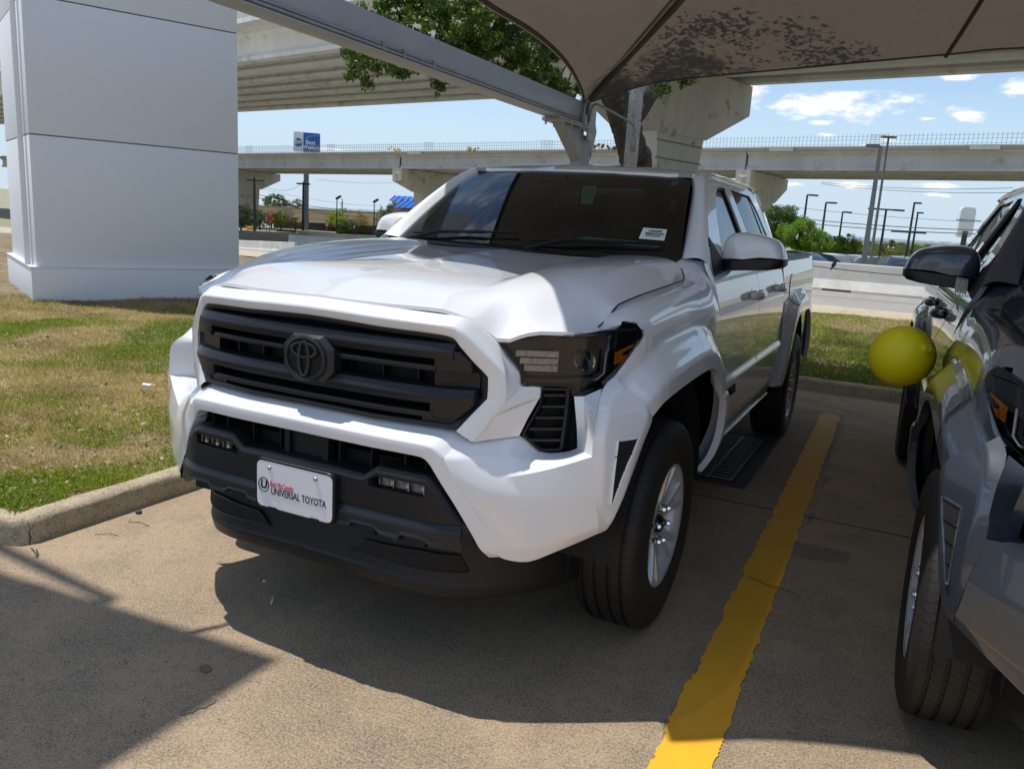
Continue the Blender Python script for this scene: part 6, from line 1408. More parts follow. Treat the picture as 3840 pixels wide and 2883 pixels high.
# ------------------------------------------------------------------ parked cars beyond the barrier
def carbody(name, c, rz, col, lab):
    root = empty(name, tuple(c), rz); tag(root, lab, 'car', 'cars parked beyond the barrier')
    P = principled('car_paint_' + name + lab[:6].replace(' ', ''), col, .3, .3, 1); GL = principled('car_glass', (.10, .13, .15), .08)
    m = MB(); side = [(-2.2, .45), (-2.25, .72), (-2.1, .92), (-1.3, 1.0), (1.0, 1.02), (2.0, .90), (2.2, .62), (2.15, .38)]
    rows = []
    for y, k in ((-.88, .94), (-.92, 1), (0, 1.02), (.92, 1), (.88, .94)): rows.append([(x * k, y, z) for x, z in side])
    m.grid(rows); m.build('body', P, root, bevel=.0)
    m = MB(); top = [(-1.9, .96), (-1.35, 1.42), (-.4, 1.50), (.45, 1.42), (1.15, .98)]
    rows = []
    for y, k in ((-.84, 0), (-.66, 1), (0, 1.04), (.66, 1), (.84, 0)): rows.append([(x * (.93 if abs(y) == .66 else 1), y, .97 + (z - .97) * k) for x, z in top])
    m.grid(rows); m.build('cabin_glass', GL, root)
    m = MB(); rows = []
    for y in (-.60, 0, .60): rows.append([(x * .9, y, z + .012) for x, z in ((-1.3, 1.40), (-.4, 1.51 + (.02 if y == 0 else 0)), (.4, 1.43))])
    m.grid(rows); m.build('roof', P, root)
    for s in (-1, 1):
        for x in (-1.35, 1.35):
            m = MB(); m.lathe([(-.1, 0), (-.1, .30), (.1, .30), (.1, 0)], 16, (0, 0, 0), 'y'); o = m.build('wheel', RUBBER, root); o.location = (x, s * .82, .30)
for px, py, D, rz, col, lab in ((3075, 975, 40, .3, (.35, .02, .02), 'red car roof showing above the barrier beside the pickup bed'), (3012, 972, 37, -.4, (.03, .03, .035), 'dark car partly hidden behind the white pickup bed'), (3128, 978, 44, -1.2, (.5, .5, .52), 'silver suv windscreen showing above the barrier'), (3218, 982, 46, -1.2, (.10, .11, .13), 'charcoal car behind the foot of the grey light pole'), (3315, 990, 44, .1, (.6, .62, .65), 'pale blue grey car roof low behind the barrier'), (3385, 990, 41, -1.2, (.2, .21, .23), 'grey car beside the dark pickup mirror')):
    c = at(px, py, D); c[2] = c[2] - 1.15; carbody('parked_car', c, rz, col, lab)
CORR = noise_mat('cream_corrugated_fence', (.62, .56, .42), (.45, .40, .30), 1, 2, .7, stretch=(9, 9, .05), lo=.45, hi=.55)
wallp([at(3165, 992, 70), at(3290, 998, 70)], 30 * 70 / 3000.9, .1, CORR, 'corrugated_fence', 'cream corrugated fence behind the parked cars left of the twin lamp', 'fence')
wallp([at(3292, 996, 71), at(3450, 1006, 71)], 24 * 71 / 3000.9, .1, noise_mat('grey_fence', (.5, .48, .43), (.42, .40, .36), 2), 'board_fence', 'pale grey board fence behind the cars near the dark mirror', 'fence')
wallp([at(3003, 985, 30), at(3024, 988, 30)], .42, .1, noise_mat('grey_box', (.4, .4, .4), (.35, .35, .35), 2), 'utility_box', 'small grey box just past the white pickup tailgate', 'box')
# white rounded sign at far right
q = at(3628, 820, 95); m = MB(); m.prism([tuple(q + _r0 * x + np.array((0, 0, z))) for x, z in rpoly([(-.9, -2.2), (.9, -2.2), (.9, 1.3), (-.9, 1.3)], .5, 4)], (0, 0, 0), tuple(np.array((_f[0], _f[1], 0)) * .5)); o = m.build('tall_sign', SWH, None, smooth=False); tag(o, 'white rounded sign board on a post above the dark grey pickup windows', 'sign')
m = MB(); m.tube([(q[0], q[1], -3), (q[0], q[1], q[2] - 1.5)], .3, 8); m.tube([(q[0] - 1.2, q[1] - .5, q[2] - .2), (q[0] + 1.4, q[1] - .5, q[2] - .2)], .05, 5); m.build('post', GRNP, o)
# orange diamond sign and small signs on the left
def diamond(px, py, D, r, col, lab):
    c = at(px, py, D); un_ = -np.array((_f[0], _f[1], 0)); un_ /= np.linalg.norm(un_)
    m = MB(); m.prism([tuple(c + _r0 * x * r + np.array((0, 0, z * r))) for x, z in ((-1, 0), (0, -1), (1, 0), (0, 1))], (0, 0, 0), tuple(-un_ * .05)); o = m.build('road_sign', principled('orange_sign', (.90, .10, .005), .5), None, smooth=False); tag(o, lab, 'road sign')
    for z, t in ((.22, 'ROAD'), (-.12, 'WORK'), (-.42, 'AHEAD')):
        pass
    m = MB()
    for z, w in ((.30, .35), (.04, .5), (-.22, .45)):
        for k in range(5): m.prism([tuple(c + _r0 * (x) * r + un_ * .02 + np.array((0, 0, zz * r))) for x, zz in ((-w + k * w * .42, z), (-w + k * w * .42 + w * .22, z), (-w + k * w * .42 + w * .22, z + .15), (-w + k * w * .42, z + .15))], (0, 0, 0), tuple(un_ * .01))
    m.build('sign_lettering', principled('black_ink', (0.01, 0.01, 0.01), .5), o, smooth=False)
    m = MB(); m.tube([(c[0], c[1], c[2] - 2.6), (c[0], c[1], c[2] - r)], .05, 6); m.build('post', GALV, o)
diamond(1011, 821, 80, .36, None, 'orange diamond road work sign beside the first utility pole')
def plate(px, py, D, w, h, mat, lab, post=1.5):
    c = at(px, py, D); un_ = -np.array((_f[0], _f[1], 0)); un_ /= np.linalg.norm(un_)
    m = MB(); m.prism([tuple(c + _r0 * x + np.array((0, 0, z))) for x, z in ((-w / 2, -h / 2), (w / 2, -h / 2), (w / 2, h / 2), (-w / 2, h / 2))], (0, 0, 0), tuple(-un_ * .05)); o = m.build('small_sign', mat, None, smooth=False); tag(o, lab, 'sign')
    if post: m = MB(); m.tube([(c[0], c[1], c[2] - h / 2 - post), (c[0], c[1], c[2] - h / 2)], .04, 6); m.build('post', GALV, o)
plate(1226, 842, 100, .35, .48, principled('pinkish_sign', (.6, .42, .42), .6), 'small reddish white sign on a post before the brown fence')
plate(1328, 851, 115, .22, .42, principled('blue_sign', (.35, .45, .65), .6), 'tiny blue notice on the brown fence', 0)
plate(999, 817, 82, .22, .12, SWH, 'small white box on a short post beside the orange sign', 1.6)
plate(904, 845, 100, 1.0, .62, principled('grey_monument', (.12, .11, .10), .7), 'low dark monument sign by the yellow shrubs', .3)
# distant ridges
def hill(pts, D, mat, name, rough=.0, seed=1):
    rng = random.Random(seed); top = []; xs = np.linspace(pts[0][0], pts[-1][0], 90)
    for x in xs:
        y = np.interp(x, [q[0] for q in pts], [q[1] for q in pts]) + rng.uniform(-rough, rough); top.append(at(x, y, D * (1 + .03 * math.sin(x * .01))))
    m = MB(); m.grid([[tuple(q * (1, 1, 0) + np.array((0, 0, -30)) - np.array((_f[0], _f[1], 0)) * D * .15) for q in top], [tuple(q) for q in top], [tuple(q * (1, 1, 0) + np.array((0, 0, -30)) + np.array((_f[0], _f[1], 0)) * D * .2) for q in top]])
    return struct(m.build(name, mat))
HZ1 = noise_mat('hazy_far_hills', (.16, .21, .27), (.22, .26, .30), .004, 6, 1, c3=(.42, .40, .38), s3=.012, lo3=.56, hi3=.62)  # blue-grey distance haze mixed into the hill colours
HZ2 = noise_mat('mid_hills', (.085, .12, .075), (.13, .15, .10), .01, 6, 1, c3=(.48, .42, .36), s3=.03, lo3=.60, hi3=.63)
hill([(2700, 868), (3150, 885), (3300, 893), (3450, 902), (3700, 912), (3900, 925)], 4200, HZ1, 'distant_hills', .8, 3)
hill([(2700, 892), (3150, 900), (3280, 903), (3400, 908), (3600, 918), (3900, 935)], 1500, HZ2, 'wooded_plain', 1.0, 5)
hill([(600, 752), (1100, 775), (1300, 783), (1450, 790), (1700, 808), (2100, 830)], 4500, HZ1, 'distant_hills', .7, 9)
hill([(500, 770), (1100, 796), (1300, 802), (1450, 808), (2100, 846)], 1300, HZ2, 'wooded_plain', .8, 11)
# ------------------------------------------------------------------ vegetation
def leaf_mat(name, c1, c2, tl=.35, scale=3.0):
    m = bpy.data.materials.new(name); m.use_nodes = True; n, l = m.node_tree.nodes, m.node_tree.links; b = n['Principled BSDF']; b.inputs['Roughness'].default_value = .45; b.inputs['Specular IOR Level'].default_value = .35
    tc = n.new('ShaderNodeTexCoord'); t = n.new('ShaderNodeTexNoise'); t.inputs['Scale'].default_value = scale; t.inputs['Detail'].default_value = 4; l.new(tc.outputs['Object'], t.inputs[0])
    r = n.new('ShaderNodeMapRange'); r.inputs[1].default_value = .35; r.inputs[2].default_value = .65; l.new(t.outputs[0], r.inputs[0])
    x = n.new('ShaderNodeMix'); x.data_type = 'RGBA'; l.new(r.outputs[0], x.inputs[0]); x.inputs[6].default_value = (*c1, 1); x.inputs[7].default_value = (*c2, 1); l.new(x.outputs[2], b.inputs['Base Color'])
    tr = n.new('ShaderNodeBsdfTranslucent'); g = n.new('ShaderNodeMix'); g.data_type = 'RGBA'; g.blend_type = 'MULTIPLY'; g.inputs[0].default_value = 1; l.new(x.outputs[2], g.inputs[6]); g.inputs[7].default_value = (1.5, 1.7, .5, 1); l.new(g.outputs[2], tr.inputs[0])
    ms = n.new('ShaderNodeMixShader'); ms.inputs[0].default_value = tl; l.new(b.outputs[0], ms.inputs[1]); l.new(tr.outputs[0], ms.inputs[2]); l.new(ms.outputs[0], n['Material Output'].inputs[0]); MATS[name] = m; return m
BARK = noise_mat('bark', (.055, .042, .034), (.12, .10, .085), 14, 8, .95, bump=.9, bscale=30, bdist=.03, stretch=(1, 1, .25))
BARKG = noise_mat('grey_bark', (.14, .12, .10), (.09, .08, .065), 8, 5, .95)
def fast_mesh(name, V, F4, mat, parent=None):
    """V (n,3), F4 (m,4) quads"""
    me = bpy.data.meshes.new(name); me.vertices.add(len(V)); me.vertices.foreach_set('co', np.asarray(V, np.float32).ravel())
    m = len(F4); k = F4.shape[1]; me.loops.add(m * k); me.loops.foreach_set('vertex_index', np.asarray(F4, np.int32).ravel()); me.polygons.add(m)
    me.polygons.foreach_set('loop_start', np.arange(0, m * k, k, dtype=np.int32)); me.polygons.foreach_set('loop_total', np.full(m, k, np.int32)); me.update(calc_edges=True); me.validate()
    me.materials.append(mat); o = bpy.data.objects.new(name, me); COL.objects.link(o)
    if parent: o.parent = parent
    return o
def leaves(centers, size, rs, flat=0.0):
    """leaf shaped quads (kite outlines) at centers"""
    n = len(centers); a = rs.normal(size=(n, 3)); a /= np.linalg.norm(a, axis=1)[:, None]; a[:, 2] *= (1 - flat)
    b = rs.normal(size=(n, 3)); b -= a * np.sum(a * b, 1)[:, None] / np.maximum(np.sum(a * a, 1)[:, None], 1e-6); b /= np.linalg.norm(b, axis=1)[:, None]; a /= np.linalg.norm(a, axis=1)[:, None]
    s = size * rs.uniform(.65, 1.25, size=(n, 1)); c = np.asarray(centers)
    V = np.stack([c - a * s, c + b * s * .48 - a * s * .1, c + a * s, c - b * s * .48 - a * s * .1], 1).reshape(-1, 3)
    return V, np.arange(n * 4).reshape(-1, 4)
def blob_points(blobs, per, rs, hollow=.35):
    out = []
    for (c, r, k) in blobs:
        n = int(per * k); d = rs.normal(size=(n, 3)); d /= np.linalg.norm(d, axis=1)[:, None]
        rad = (hollow + (1 - hollow) * rs.uniform(0, 1, (n, 1)) ** .5); out.append(np.asarray(c) + d * rad * np.asarray(r))
    return np.concatenate(out)
def tree(base, h, crown, col, lab, cat='tree', n=2600, size=.22, trunk=.18, name='tree', grp=None, seed=1, mat=None, bark=None, clumps=60, tl=.35):
    """crown: list of (dx,dy,z0..1 centre, rx, rz) ellipsoids, filled with leaf clumps"""
    rs = np.random.RandomState(seed); b = np.array(base, float); root = empty(name, tuple(b)); tag(root, lab, cat, grp)
    blobs = []
    tot = sum(q[3] ** 2 * q[4] for q in crown)
    for (dx, dy, zc, rx, rz) in crown:
        c = np.array((dx, dy, h * zc)); k = max(4, int(clumps * rx ** 2 * rz / tot))
        for _ in range(k):
            d = rs.normal(size=3); d /= np.linalg.norm(d); rr = rs.uniform(.35, 1.0) ** .6; q = c + d * rr * np.array((rx, rx, rz)); s = rs.uniform(.28, .48) * min(rx, rz)
            blobs.append((q, (s, s, s * .8), 1))
    pts = blob_points(blobs, n / len(blobs), rs, .2)
    V, F = leaves(pts, size, rs); fast_mesh('crown', V, F, mat or leaf_mat('leaf_' + lab[:10], col, tuple(min(1, q * 1.7) for q in col), tl, .8 / max(.3, crown[0][3]) * 3), root)
    m = MB(); m.tube([(0, 0, -.3), (rs.uniform(-.1, .1), 0, h * .3), (crown[0][0] * .6, crown[0][1] * .6, h * .62), (crown[0][0], crown[0][1], h * .85)], [trunk, trunk * .8, trunk * .5, trunk * .15], 8)
    for q, s, _ in blobs[::max(1, len(blobs) // 8)]:
        m.tube([(0, 0, h * .3), tuple(np.array((q[0] * .5, q[1] * .5, (h * .3 + q[2]) / 2))), tuple(q)], [trunk * .5, trunk * .3, trunk * .08], 5)
    m.build('trunk', bark or BARKG, root)
    return root
# ---- live oak whose branches hang beside the canopy
OAK = leaf_mat('oak_leaf', (.055, .095, .020), (.11, .17, .035), .30, 2.5)
oak = empty('oak_tree', (-1.85, 8.0, .1)); tag(oak, 'dark barked oak behind the canopy post with leafy branches hanging over the steel beam', 'tree')
invO = Matrix.Translation((1.85, -8.0, -.1))
tp_ = [at(2395, 1250, 11.3), at(2388, 640, 11.3), at(2378, 600, 11.2), at(2350, 480, 11.1), at(2322, 400, 11.0), at(2290, 330, 11.0), at(2230, 210, 11.0)]
m = MB(); m.tube(cr([tuple(tp_[0] * (1, 1, 0) + (0, 0, -.1))] + [tuple(q) for q in tp_[1:]], 4), [.22] * 8 + [.205] * 8 + [.19] * 4 + [.19, .18, .17, .16, .14], 16)
m.tube([tuple(at(2350, 480, 11.1)), tuple(at(2420, 400, 11.3)), tuple(at(2480, 280, 11.5))], [.13, .11, .09], 10)
rng = random.Random(3)
tk = m.build('trunk', BARK, oak); tk.matrix_parent_inverse = invO
md = tk.modifiers.new('sub', 'SUBSURF'); md.levels = 2; md.render_levels = 2; tx = bpy.data.textures.new('barktex', 'CLOUDS'); tx.noise_scale = .07; dp = tk.modifiers.new('disp', 'DISPLACE'); dp.texture = tx; dp.strength = .06
m = MB(); m.tube([tuple(at(2400, 585, 11.05)), tuple(at(2422, 572, 10.95)), tuple(at(2432, 566, 10.92))], [.13, .115, .06], 14); o = m.build('burl', BARK, oak); o.matrix_parent_inverse = invO
rs = np.random.RandomState(7)
tips = []   # (px,py,D,radius)
for q in [(1330, 110, 9.3, .30), (1360, 190, 9.2, .28), (1400, 245, 9.2, .25), (1330, 270, 9.2, .18), (1450, 190, 9.3, .28), (1480, 250, 9.2, .2), (1560, 215, 9.5, .18), (1430, 130, 9.6, .3), (1520, 160, 9.4, .26), (1600, 200, 9.4, .2), (1380, 165, 9.0, .16),
          (1640, 285, 9.4, .15), (1655, 320, 9.4, .10), (1690, 290, 9.5, .12),
          (1400, 20, 9.6, .35), (1520, 10, 9.4, .45), (1480, 70, 9.4, .35), (1600, 40, 9.2, .45), (1700, 20, 9.0, .5), (1580, 110, 9.3, .35), (1680, 110, 9.2, .40), (1780, 60, 9.0, .45), (1760, 150, 9.2, .38), (1700, 200, 9.4, .30), (1830, 170, 9.3, .35), (1800, 220, 9.5, .30), (1880, 120, 9.2, .4), (1870, 60, 9.1, .4),
          (1780, 250, 9.6, .22), (1850, 265, 9.6, .24), (1900, 220, 9.5, .30), (1930, 280, 9.7, .26), (1960, 190, 9.5, .3), (2000, 260, 9.7, .28), (2010, 320, 9.8, .22), (2060, 280, 9.9, .26), (2080, 340, 10.0, .20), (2120, 330, 10.1, .2), (2130, 375, 10.2, .12), (2100, 400, 10.0, .1), (1950, 130, 9.4, .35), (2040, 210, 9.8, .3), (1470, -60, 9.5, .5), (1650, -60, 9.3, .6), (1850, -50, 9.2, .6),
          (2470, 345, 10.5, .12), (2500, 330, 10.5, .10), (2440, 320, 10.6, .15), (2590, 310, 10.6, .07), (2560, 305, 10.6, .07)]:
    tips.append(q)
blobs = []
for px, py, D, r in tips:
    c = at(px, py, D + rs.uniform(-.2, .5)); k = max(1, int(r / .09))
    for _ in range(k * 5):
        d = rs.normal(size=3); d /= np.linalg.norm(d); blobs.append((c + d * r * rs.uniform(.2, 1), (.085, .085, .06), (.6 if r < .2 else 1)))
pts = blob_points(blobs, 34, rs, .1)
pts = np.array([q for q in pts if not (q[0] > -2.35 and q[0] < -1.95 and q[2] < 2.95 and q[1] < 6.5)])
V, F = leaves(pts, .034, rs); o = fast_mesh('foliage', V, F, OAK, oak); o.matrix_parent_inverse = invO
# upper crown above and beyond the canopy (throws the dappled shade on the fabric)
blobs = []; shade = []
for _ in range(210):
    a = rs.uniform(0, 2 * math.pi); rr = rs.uniform(0, 1) ** .5
    c = np.array((-1.6 + 2.4 * rr * math.cos(a), 8.0 + 2.6 * rr * math.sin(a), 4.9 + rs.uniform(0, 2.6) * (1 - .5 * rr))); blobs.append((c, (.30, .30, .22), 1))
for px, py, w in ((2230, 110, 1.0), (2330, 60, 1.0), (2450, 120, .8), (2520, 60, 1.0), (2600, 190, .6), (2420, 230, .7), (2300, 200, .7), (2620, 80, .6), (2700, 110, .4), (2540, 240, .5)):
    c0_ = atz(px, py, 3.9); hgt = 11.0 - c0_[2]
    for _ in range(int(24 * w)):
        c = c0_ + np.array(SUN) / SUN.z * (hgt + rs.uniform(-.1, .9)) + rs.normal(size=3) * .36; shade.append((c, (.20, .20, .14), 1.0))
pts = blob_points(blobs, 46, rs, .1); V, F = leaves(pts, .045, rs); o = fast_mesh('foliage', V, F, OAK, oak); o.matrix_parent_inverse = invO
pts = blob_points(shade, 70, rs, .1); V, F = leaves(pts, .045, rs); o = fast_mesh('foliage', V, F, OAK, oak); o.matrix_parent_inverse = invO
m = MB(); T0 = np.array(tp_[6])
for px, py, D, r in tips[::3]:
    c = at(px, py, D); mid = (c + T0) / 2 + np.array((0, 0, .35)); m.tube(cr([tuple(T0), tuple(mid), tuple(c)], 4), [.05, .045, .04, .03, .025, .018, .012, .008, .005], 5)
o = m.build('branch', BARK, oak); o.matrix_parent_inverse = invO
# ---- background trees
def bt(px, py, D, hpx, wpx, col, lab, seed, n=2200, kind='round', size=None, cat='tree', tl=.35, grp=None, trunk=.12):
    b = at(px, py, D); h = hpx * D / 3000.9; w = wpx * D / 3000.9
    if kind == 'round': cr_ = [(0, 0, .60, w * .40, h * .36), (-w * .22, 0, .55, w * .26, h * .28), (w * .22, 0, .5, w * .26, h * .28), (0, 0, .82, w * .24, h * .16)]
    elif kind == 'cone': cr_ = [(0, 0, .30, w * .42, h * .20), (0, 0, .50, w * .32, h * .18), (0, 0, .68, w * .22, h * .16), (0, 0, .85, w * .11, h * .14)]
    else: cr_ = [(0, 0, .42, w * .48, h * .42), (-w * .3, 0, .35, w * .25, h * .35), (w * .3, 0, .35, w * .25, h * .35)]
    return tree(b, h, cr_, (min(.9, col[0] * 1.15), col[1] * 1.0, col[2] * 1.5 + .006), lab, cat, int(n * 4), size or max(.045, w * .017), trunk, 'shrub' if cat == 'shrub' else 'tree', grp, seed, tl=tl)
GL_ = 'trees beyond the left road'
for a in [(905, 872, 92, 98, 130, (.035, .055, .022), 'dark green live oak right beside the pylon', 1, 3000), (975, 868, 100, 70, 90, (.045, .065, .028), 'second dull green oak right of the pylon oak', 2, 2400),
          (1035, 800, 190, 62, 95, (.05, .085, .02), 'taller green tree rising behind the tan warehouse', 3, 2200), (1075, 850, 130, 70, 60, (.07, .075, .05), 'sparse budding tree in front of the tan warehouse', 4, 700), (1115, 800, 190, 45, 60, (.06, .08, .03), 'olive tree low behind the warehouse roof', 5, 1400),
          (1018, 862, 112, 60, 55, (.28, .13, .02), 'rust orange leaved young tree by the warehouse', 6, 1400), (1053, 862, 112, 62, 60, (.14, .20, .02), 'bright lime green young tree by the warehouse', 7, 1500), (1108, 865, 112, 45, 55, (.16, .12, .03), 'brownish olive shrub tree left of the sign pole', 8, 1100),
          (1262, 868, 118, 70, 70, (.14, .20, .02), 'bright lime green bushy tree behind the street lamp', 11, 2000), (1245, 868, 119, 55, 45, (.28, .15, .02), 'small orange tinted tree left of the lime tree', 14, 900),
          (1318, 872, 118, 45, 65, (.055, .085, .045), 'grey green low tree right of the conical tree', 12, 1300), (1358, 872, 120, 70, 60, (.15, .12, .03), 'bronze green tree left of the second street lamp', 13, 1500),
          (1462, 885, 118, 108, 75, (.035, .07, .015), 'tall dark green tree touching the blue roofed office', 16, 2600)]:
    a = list(a); a[3] *= 1.15; a[4] *= 1.25; a[5] = tuple(q * 1.35 for q in a[5]); bt(*a, grp=GL_)
bt(1283, 868, 122, 125, 58, (.07, .14, .02), 'tall conical light green tree right of the street lamp', 10, 1500, 'cone', grp=GL_)
bt(1425, 880, 122, 118, 70, (.08, .13, .025), 'airy pale green tree left of the blue roofed office', 15, 1300, 'cone', grp=GL_)
sh = 'clipped shrubs by the brown fence'
for i, (px, py, hp, wp_, col, lab) in enumerate([(1278, 876, 20, 38, (.16, .15, .02), 'yellow green clipped shrub, first from the left by the fence'), (1308, 878, 20, 32, (.08, .11, .015), 'dark green clipped shrub beside the yellow green one'), (1329, 880, 13, 24, (.17, .14, .02), 'small yellow shrub between the larger hedge pair'), (1356, 882, 15, 34, (.07, .10, .015), 'long low green shrub in the middle of the row'), (1384, 884, 14, 28, (.06, .09, .012), 'low dark green shrub near the second lamp'), (1404, 886, 16, 26, (.15, .11, .02), 'bronze tipped shrub at the foot of the second lamp'), (1424, 888, 8, 22, (.14, .13, .02), 'tiny yellowish shrub at the right end of the row'),
                                                 (942, 866, 20, 40, (.42, .34, .02), 'bright yellow shrub at the foot of the first utility pole'), (884, 864, 16, 22, (.42, .34, .02), 'yellow shrub partly hidden by the pylon'), (1050, 869, 8, 26, (.06, .08, .015), 'low green shrub below the board fence, left one'), (1072, 870, 8, 20, (.07, .10, .015), 'low green shrub below the board fence, middle one'), (1095, 871, 9, 34, (.05, .07, .015), 'low dark shrub below the board fence, right one'), (1134, 873, 7, 28, (.18, .2, .02), 'low lime shrub at the foot of the sign pole')]):
    bt(px, py, 98, hp, wp_, col, lab, 30 + i, 700, 'low', .10, 'shrub', grp=sh, trunk=.05)
GR_ = 'trees beyond the right car park'
for a in [(2905, 985, 55, 225, 200, (.045, .085, .015), 'tall dark green tree right behind the pickup cab', 50, 5200), (2990, 985, 50, 165, 190, (.10, .19, .012), 'bright green leafy tree above the pickup bed', 51, 5200), (3060, 985, 54, 120, 120, (.09, .17, .012), 'bright green tree between the first two lamp posts', 52, 3000),
          (3168, 985, 66, 105, 120, (.10, .17, .015), 'rounded mid green tree left of the grey light pole', 53, 3600), (3115, 980, 70, 95, 90, (.07, .13, .02), 'green tree behind the shorter lamp post', 54, 2400), (3258, 985, 84, 82, 130, (.085, .14, .015), 'green tree right behind the grey light pole', 55, 2600)]:
    bt(*a, grp=GR_, trunk=.2)
for i, (px, py, D, hp, wp_, col, lab) in enumerate([(3215, 985, 76, 76, 120, (.12, .11, .03), 'brownish olive thicket left of the grey light pole'), (3305, 990, 78, 84, 130, (.11, .13, .025), 'olive thicket behind the twin arm lamp'), (3390, 995, 78, 84, 140, (.10, .13, .025), 'olive green thicket behind the tallest lamp post'), (3480, 1000, 78, 86, 150, (.11, .14, .03), 'olive thicket partly behind the dark mirror'), (3340, 960, 160, 62, 190, (.07, .12, .02), 'far green treetops above the thicket'), (3500, 970, 150, 60, 220, (.08, .12, .03), 'far green treetops behind the dark pickup')]):
    bt(px, py, D, hp, wp_, col, lab, 70 + i, 2400, 'low', None, 'thicket' if i < 4 else 'tree', grp=GR_ if i > 3 else None, trunk=.1)
# ragged plants on the low overpass edge
for px, lab, col in ((1478, 'yellow weed tuft on the overpass edge, left one', (.45, .33, .02)), (1765, 'yellow weed tuft on the overpass edge, right one', (.45, .33, .02)), (2290, 'dry brown weeds on the overpass edge beside the trunk', (.20, .11, .05)), (2245, 'small reddish debris heap on the overpass edge', (.22, .09, .04))):
    tq = tpx(px, 0, zl + HL + .3); b = Lp(tq, .1, zl + HL + .24); tree(b, .75, [(0, 0, .4, .75, .3)], col, lab, 'weed', 260, .10, .02, 'weed', None, int(px), clumps=8)
# ------------------------------------------------------------------ lawn: blades, clover and straw
rs = np.random.RandomState(11)
_fr = np.random.RandomState(99).uniform(0, 1, (14, 3))
def fbm(x, y, s):
    o = 0 * x
    for a, b_, c in _fr:
        k = s * (.6 + 3.2 * c * c); t = a * 6.283; wx = x + .35 / s * np.sin(y * s * 1.1 + b_ * 9); wy = y + .35 / s * np.sin(x * s * 1.3 + a * 9)
        o = o + np.sin((wx * np.cos(t) + wy * np.sin(t)) * k + b_ * 40) / (1 + 1.5 * c)
    return o / 3.2
def lh(x, y): return .098 + .018 * np.sin(x * 1.7 + 2) * np.cos(y * 1.1) + .009 * np.sin(x * 5 + y * 3)
def scatter(n, reg, dens):
    out = []
    tot = 0
    while tot < n:
        k = n * 2; x = rs.uniform(reg[0], reg[1], k); y = rs.uniform(reg[2], reg[3], k); p = dens(x, y); ok = rs.uniform(0, 1, k) < p; out.append(np.stack([x[ok], y[ok]], 1)); tot += ok.sum()
    return np.concatenate(out)[:n]
def near(x, y): return np.clip(1.6 / (1 + ((x - 1.6) ** 2 + (y + 2.8) ** 2) / 22), .12, 1)
edgeL = lambda x, y: (x < -1.655 - .04 * np.sin(y * 9) - .03 * np.sin(y * 23)) & (y > -.81 + .02 * np.sin(x * 9))
def dg(x, y): return edgeL(x, y) * near(x, y) * np.clip(.36 + .85 * fbm(x, y, 2.0) + .55 * fbm(x + 5, y, 5.1), .03, 1)
def ds(x, y): return edgeL(x, y) * near(x, y) * np.clip(.60 - .70 * fbm(x, y, 2.0) + .35 * fbm(x, y + 3, 5), .12, 1)
def blades(P, h, w, lean, mat, name, lab, cat):
    n = len(P); z = lh(P[:, 0], P[:, 1]) - .10 * np.clip((P[:, 1] - 12.5) / 1.9, 0, 1); b = np.stack([P[:, 0], P[:, 1], z], 1)
    a = rs.uniform(0, 2 * np.pi, n); hh = h * rs.uniform(.4, 1.2, n); ll = lean * rs.uniform(.3, 1.4, n); d = np.stack([np.cos(a), np.sin(a), 0 * a], 1); s = np.stack([-np.sin(a), np.cos(a), 0 * a], 1) * w * rs.uniform(.6, 1.3, (n, 1))
    top = b + d * (ll * hh)[:, None] + np.array((0, 0, 1)) * (hh * np.sqrt(np.clip(1 - (ll * .8) ** 2, .04, 1)))[:, None]; mid = b * .45 + top * .55 + np.array((0, 0, 1)) * (hh * .12)[:, None]
    V = np.stack([b - s, b + s, mid + s * .8, top, mid - s * .8], 1).reshape(-1, 3); F = np.arange(n * 5).reshape(-1, 5)
    o = fast_mesh(name, V, F, mat); tag(o, lab, cat, kind='stuff'); return o
GRM = leaf_mat('grass_blade', (.125, .185, .016), (.26, .29, .04), .35, 1.4); GRD = leaf_mat('clover_leaf', (.115, .19, .015), (.21, .28, .025), .3, 2.0); STM = leaf_mat('straw', (.60, .47, .30), (.36, .27, .165), .2, 2)
SL = (-9.0, -1.64, -.83, 9.5)
blades(scatter(120000, SL, dg), .040, .0022, .75, GRM, 'grass', 'short patchy green grass covering the lawn left of the white pickup', 'grass')
blades(scatter(150000, SL, ds), .040, .0016, 1.15, STM, 'straw', 'dry straw coloured blades matted in the lawn left of the white pickup', 'dry grass')
P = scatter(60000, SL, lambda x, y: dg(x, y) * (fbm(x, y, 2.0) > .08)); V, F = leaves(np.stack([P[:, 0], P[:, 1], lh(P[:, 0], P[:, 1]) + rs.uniform(.006, .032, len(P))], 1), .0085, rs, .8); o = fast_mesh('clover', V, F, GRD); tag(o, 'low clover patches spread through the left lawn', 'ground cover', kind='stuff')
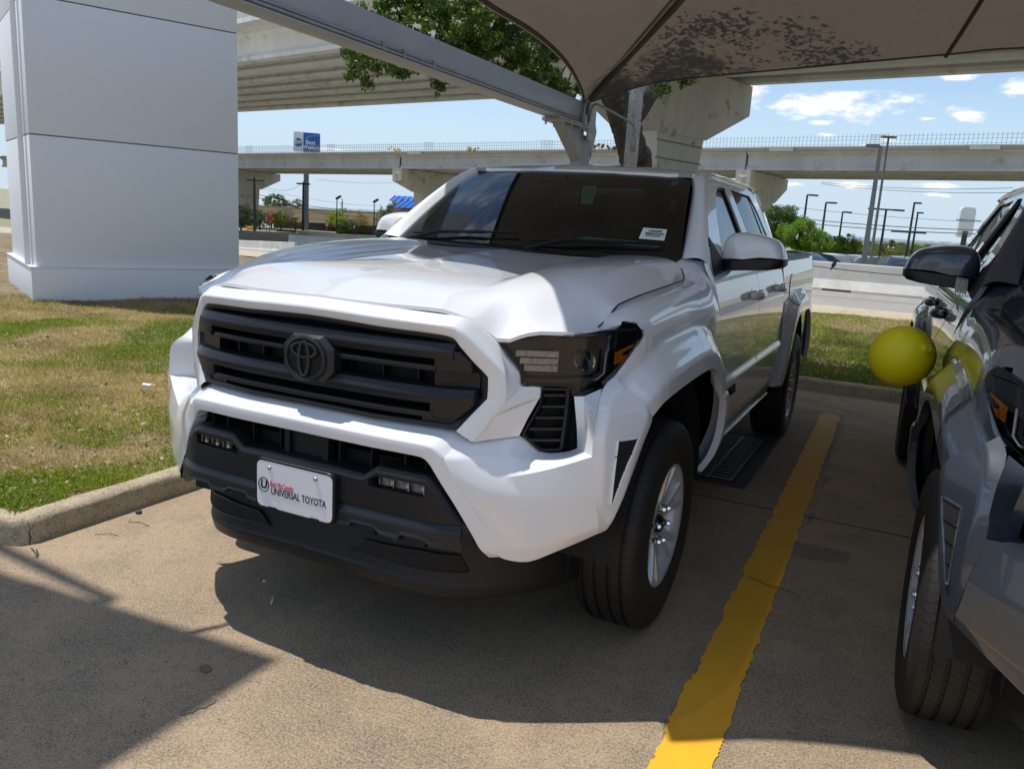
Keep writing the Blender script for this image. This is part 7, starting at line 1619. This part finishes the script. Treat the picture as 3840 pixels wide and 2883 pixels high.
P = scatter(2600, SL, lambda x, y: edgeL(x, y) * near(x, y)); V, F = leaves(np.stack([P[:, 0], P[:, 1], lh(P[:, 0], P[:, 1]) + rs.uniform(.015, .035, len(P))], 1), .020, rs, .75); o = fast_mesh('fallen_leaves', V, F, leaf_mat('dead_leaf', (.48, .38, .22), (.25, .15, .07), .2, 9)); tag(o, 'pale fallen leaves scattered over the left lawn', 'leaf litter', kind='stuff')
SB_ = (-1.6, 8.0, 5.58, 14.4)
db = lambda x, y: (y > 5.59 + .03 * np.sin(x * 9)) * np.clip(1.2 - (y - 5.6) / 11, .2, 1) * np.clip(.55 + .5 * fbm(x, y, 1.6) + .3 * fbm(x, y, 4.5), .1, 1)
blades(scatter(75000, SB_, db), .055, .0035, .8, GRM, 'grass', 'green grass strip behind the parking bay kerb', 'grass')
blades(scatter(30000, SB_, lambda x, y: (y > 5.66) * np.clip(.35 - .6 * fbm(x, y, 1.6), .08, 1)), .055, .0026, 1.1, STM, 'straw', 'dry blades in the grass strip behind the kerb', 'dry grass')
P = scatter(1600, (-1.6, 6, 5.66, 9), lambda x, y: np.ones_like(x)); V, F = leaves(np.stack([P[:, 0], P[:, 1], lh(P[:, 0], P[:, 1]) + rs.uniform(.015, .04, len(P))], 1), .024, rs, .7); o = fast_mesh('fallen_leaves', V, F, MATS['dead_leaf']); tag(o, 'pale fallen leaves in the grass strip behind the kerb', 'leaf litter', kind='stuff')
# twigs and leaves on the pavement
for px, py, L, a, lab in ((355, 2003, .10, .5, 'thin curved twig on the pavement near the left kerb'), (480, 1955, .12, .15, 'straight thin twig on the pavement below the left kerb')):
    q = atz(px, py, .004); m = MB(); m.tube([(q[0], q[1], .004), (q[0] + L * .5 * math.cos(a), q[1] + L * .5 * math.sin(a) + .01, .008), (q[0] + L * math.cos(a), q[1] + L * math.sin(a), .004)], .0016, 5); tag(m.build('twig', BARK, None), lab, 'twig')
m = MB(); q = atz(520, 1917, .01); m.lathe([(0, .0), (.0, .014), (.012, .015), (.018, .006), (.018, 0)], 9, tuple(q * (1, 1, 0)), 'z'); tag(m.build('pebble', noise_mat('dark_stone', (.06, .05, .045), (.09, .08, .07), 30), None), 'small dark pebble by the left kerb', 'pebble')
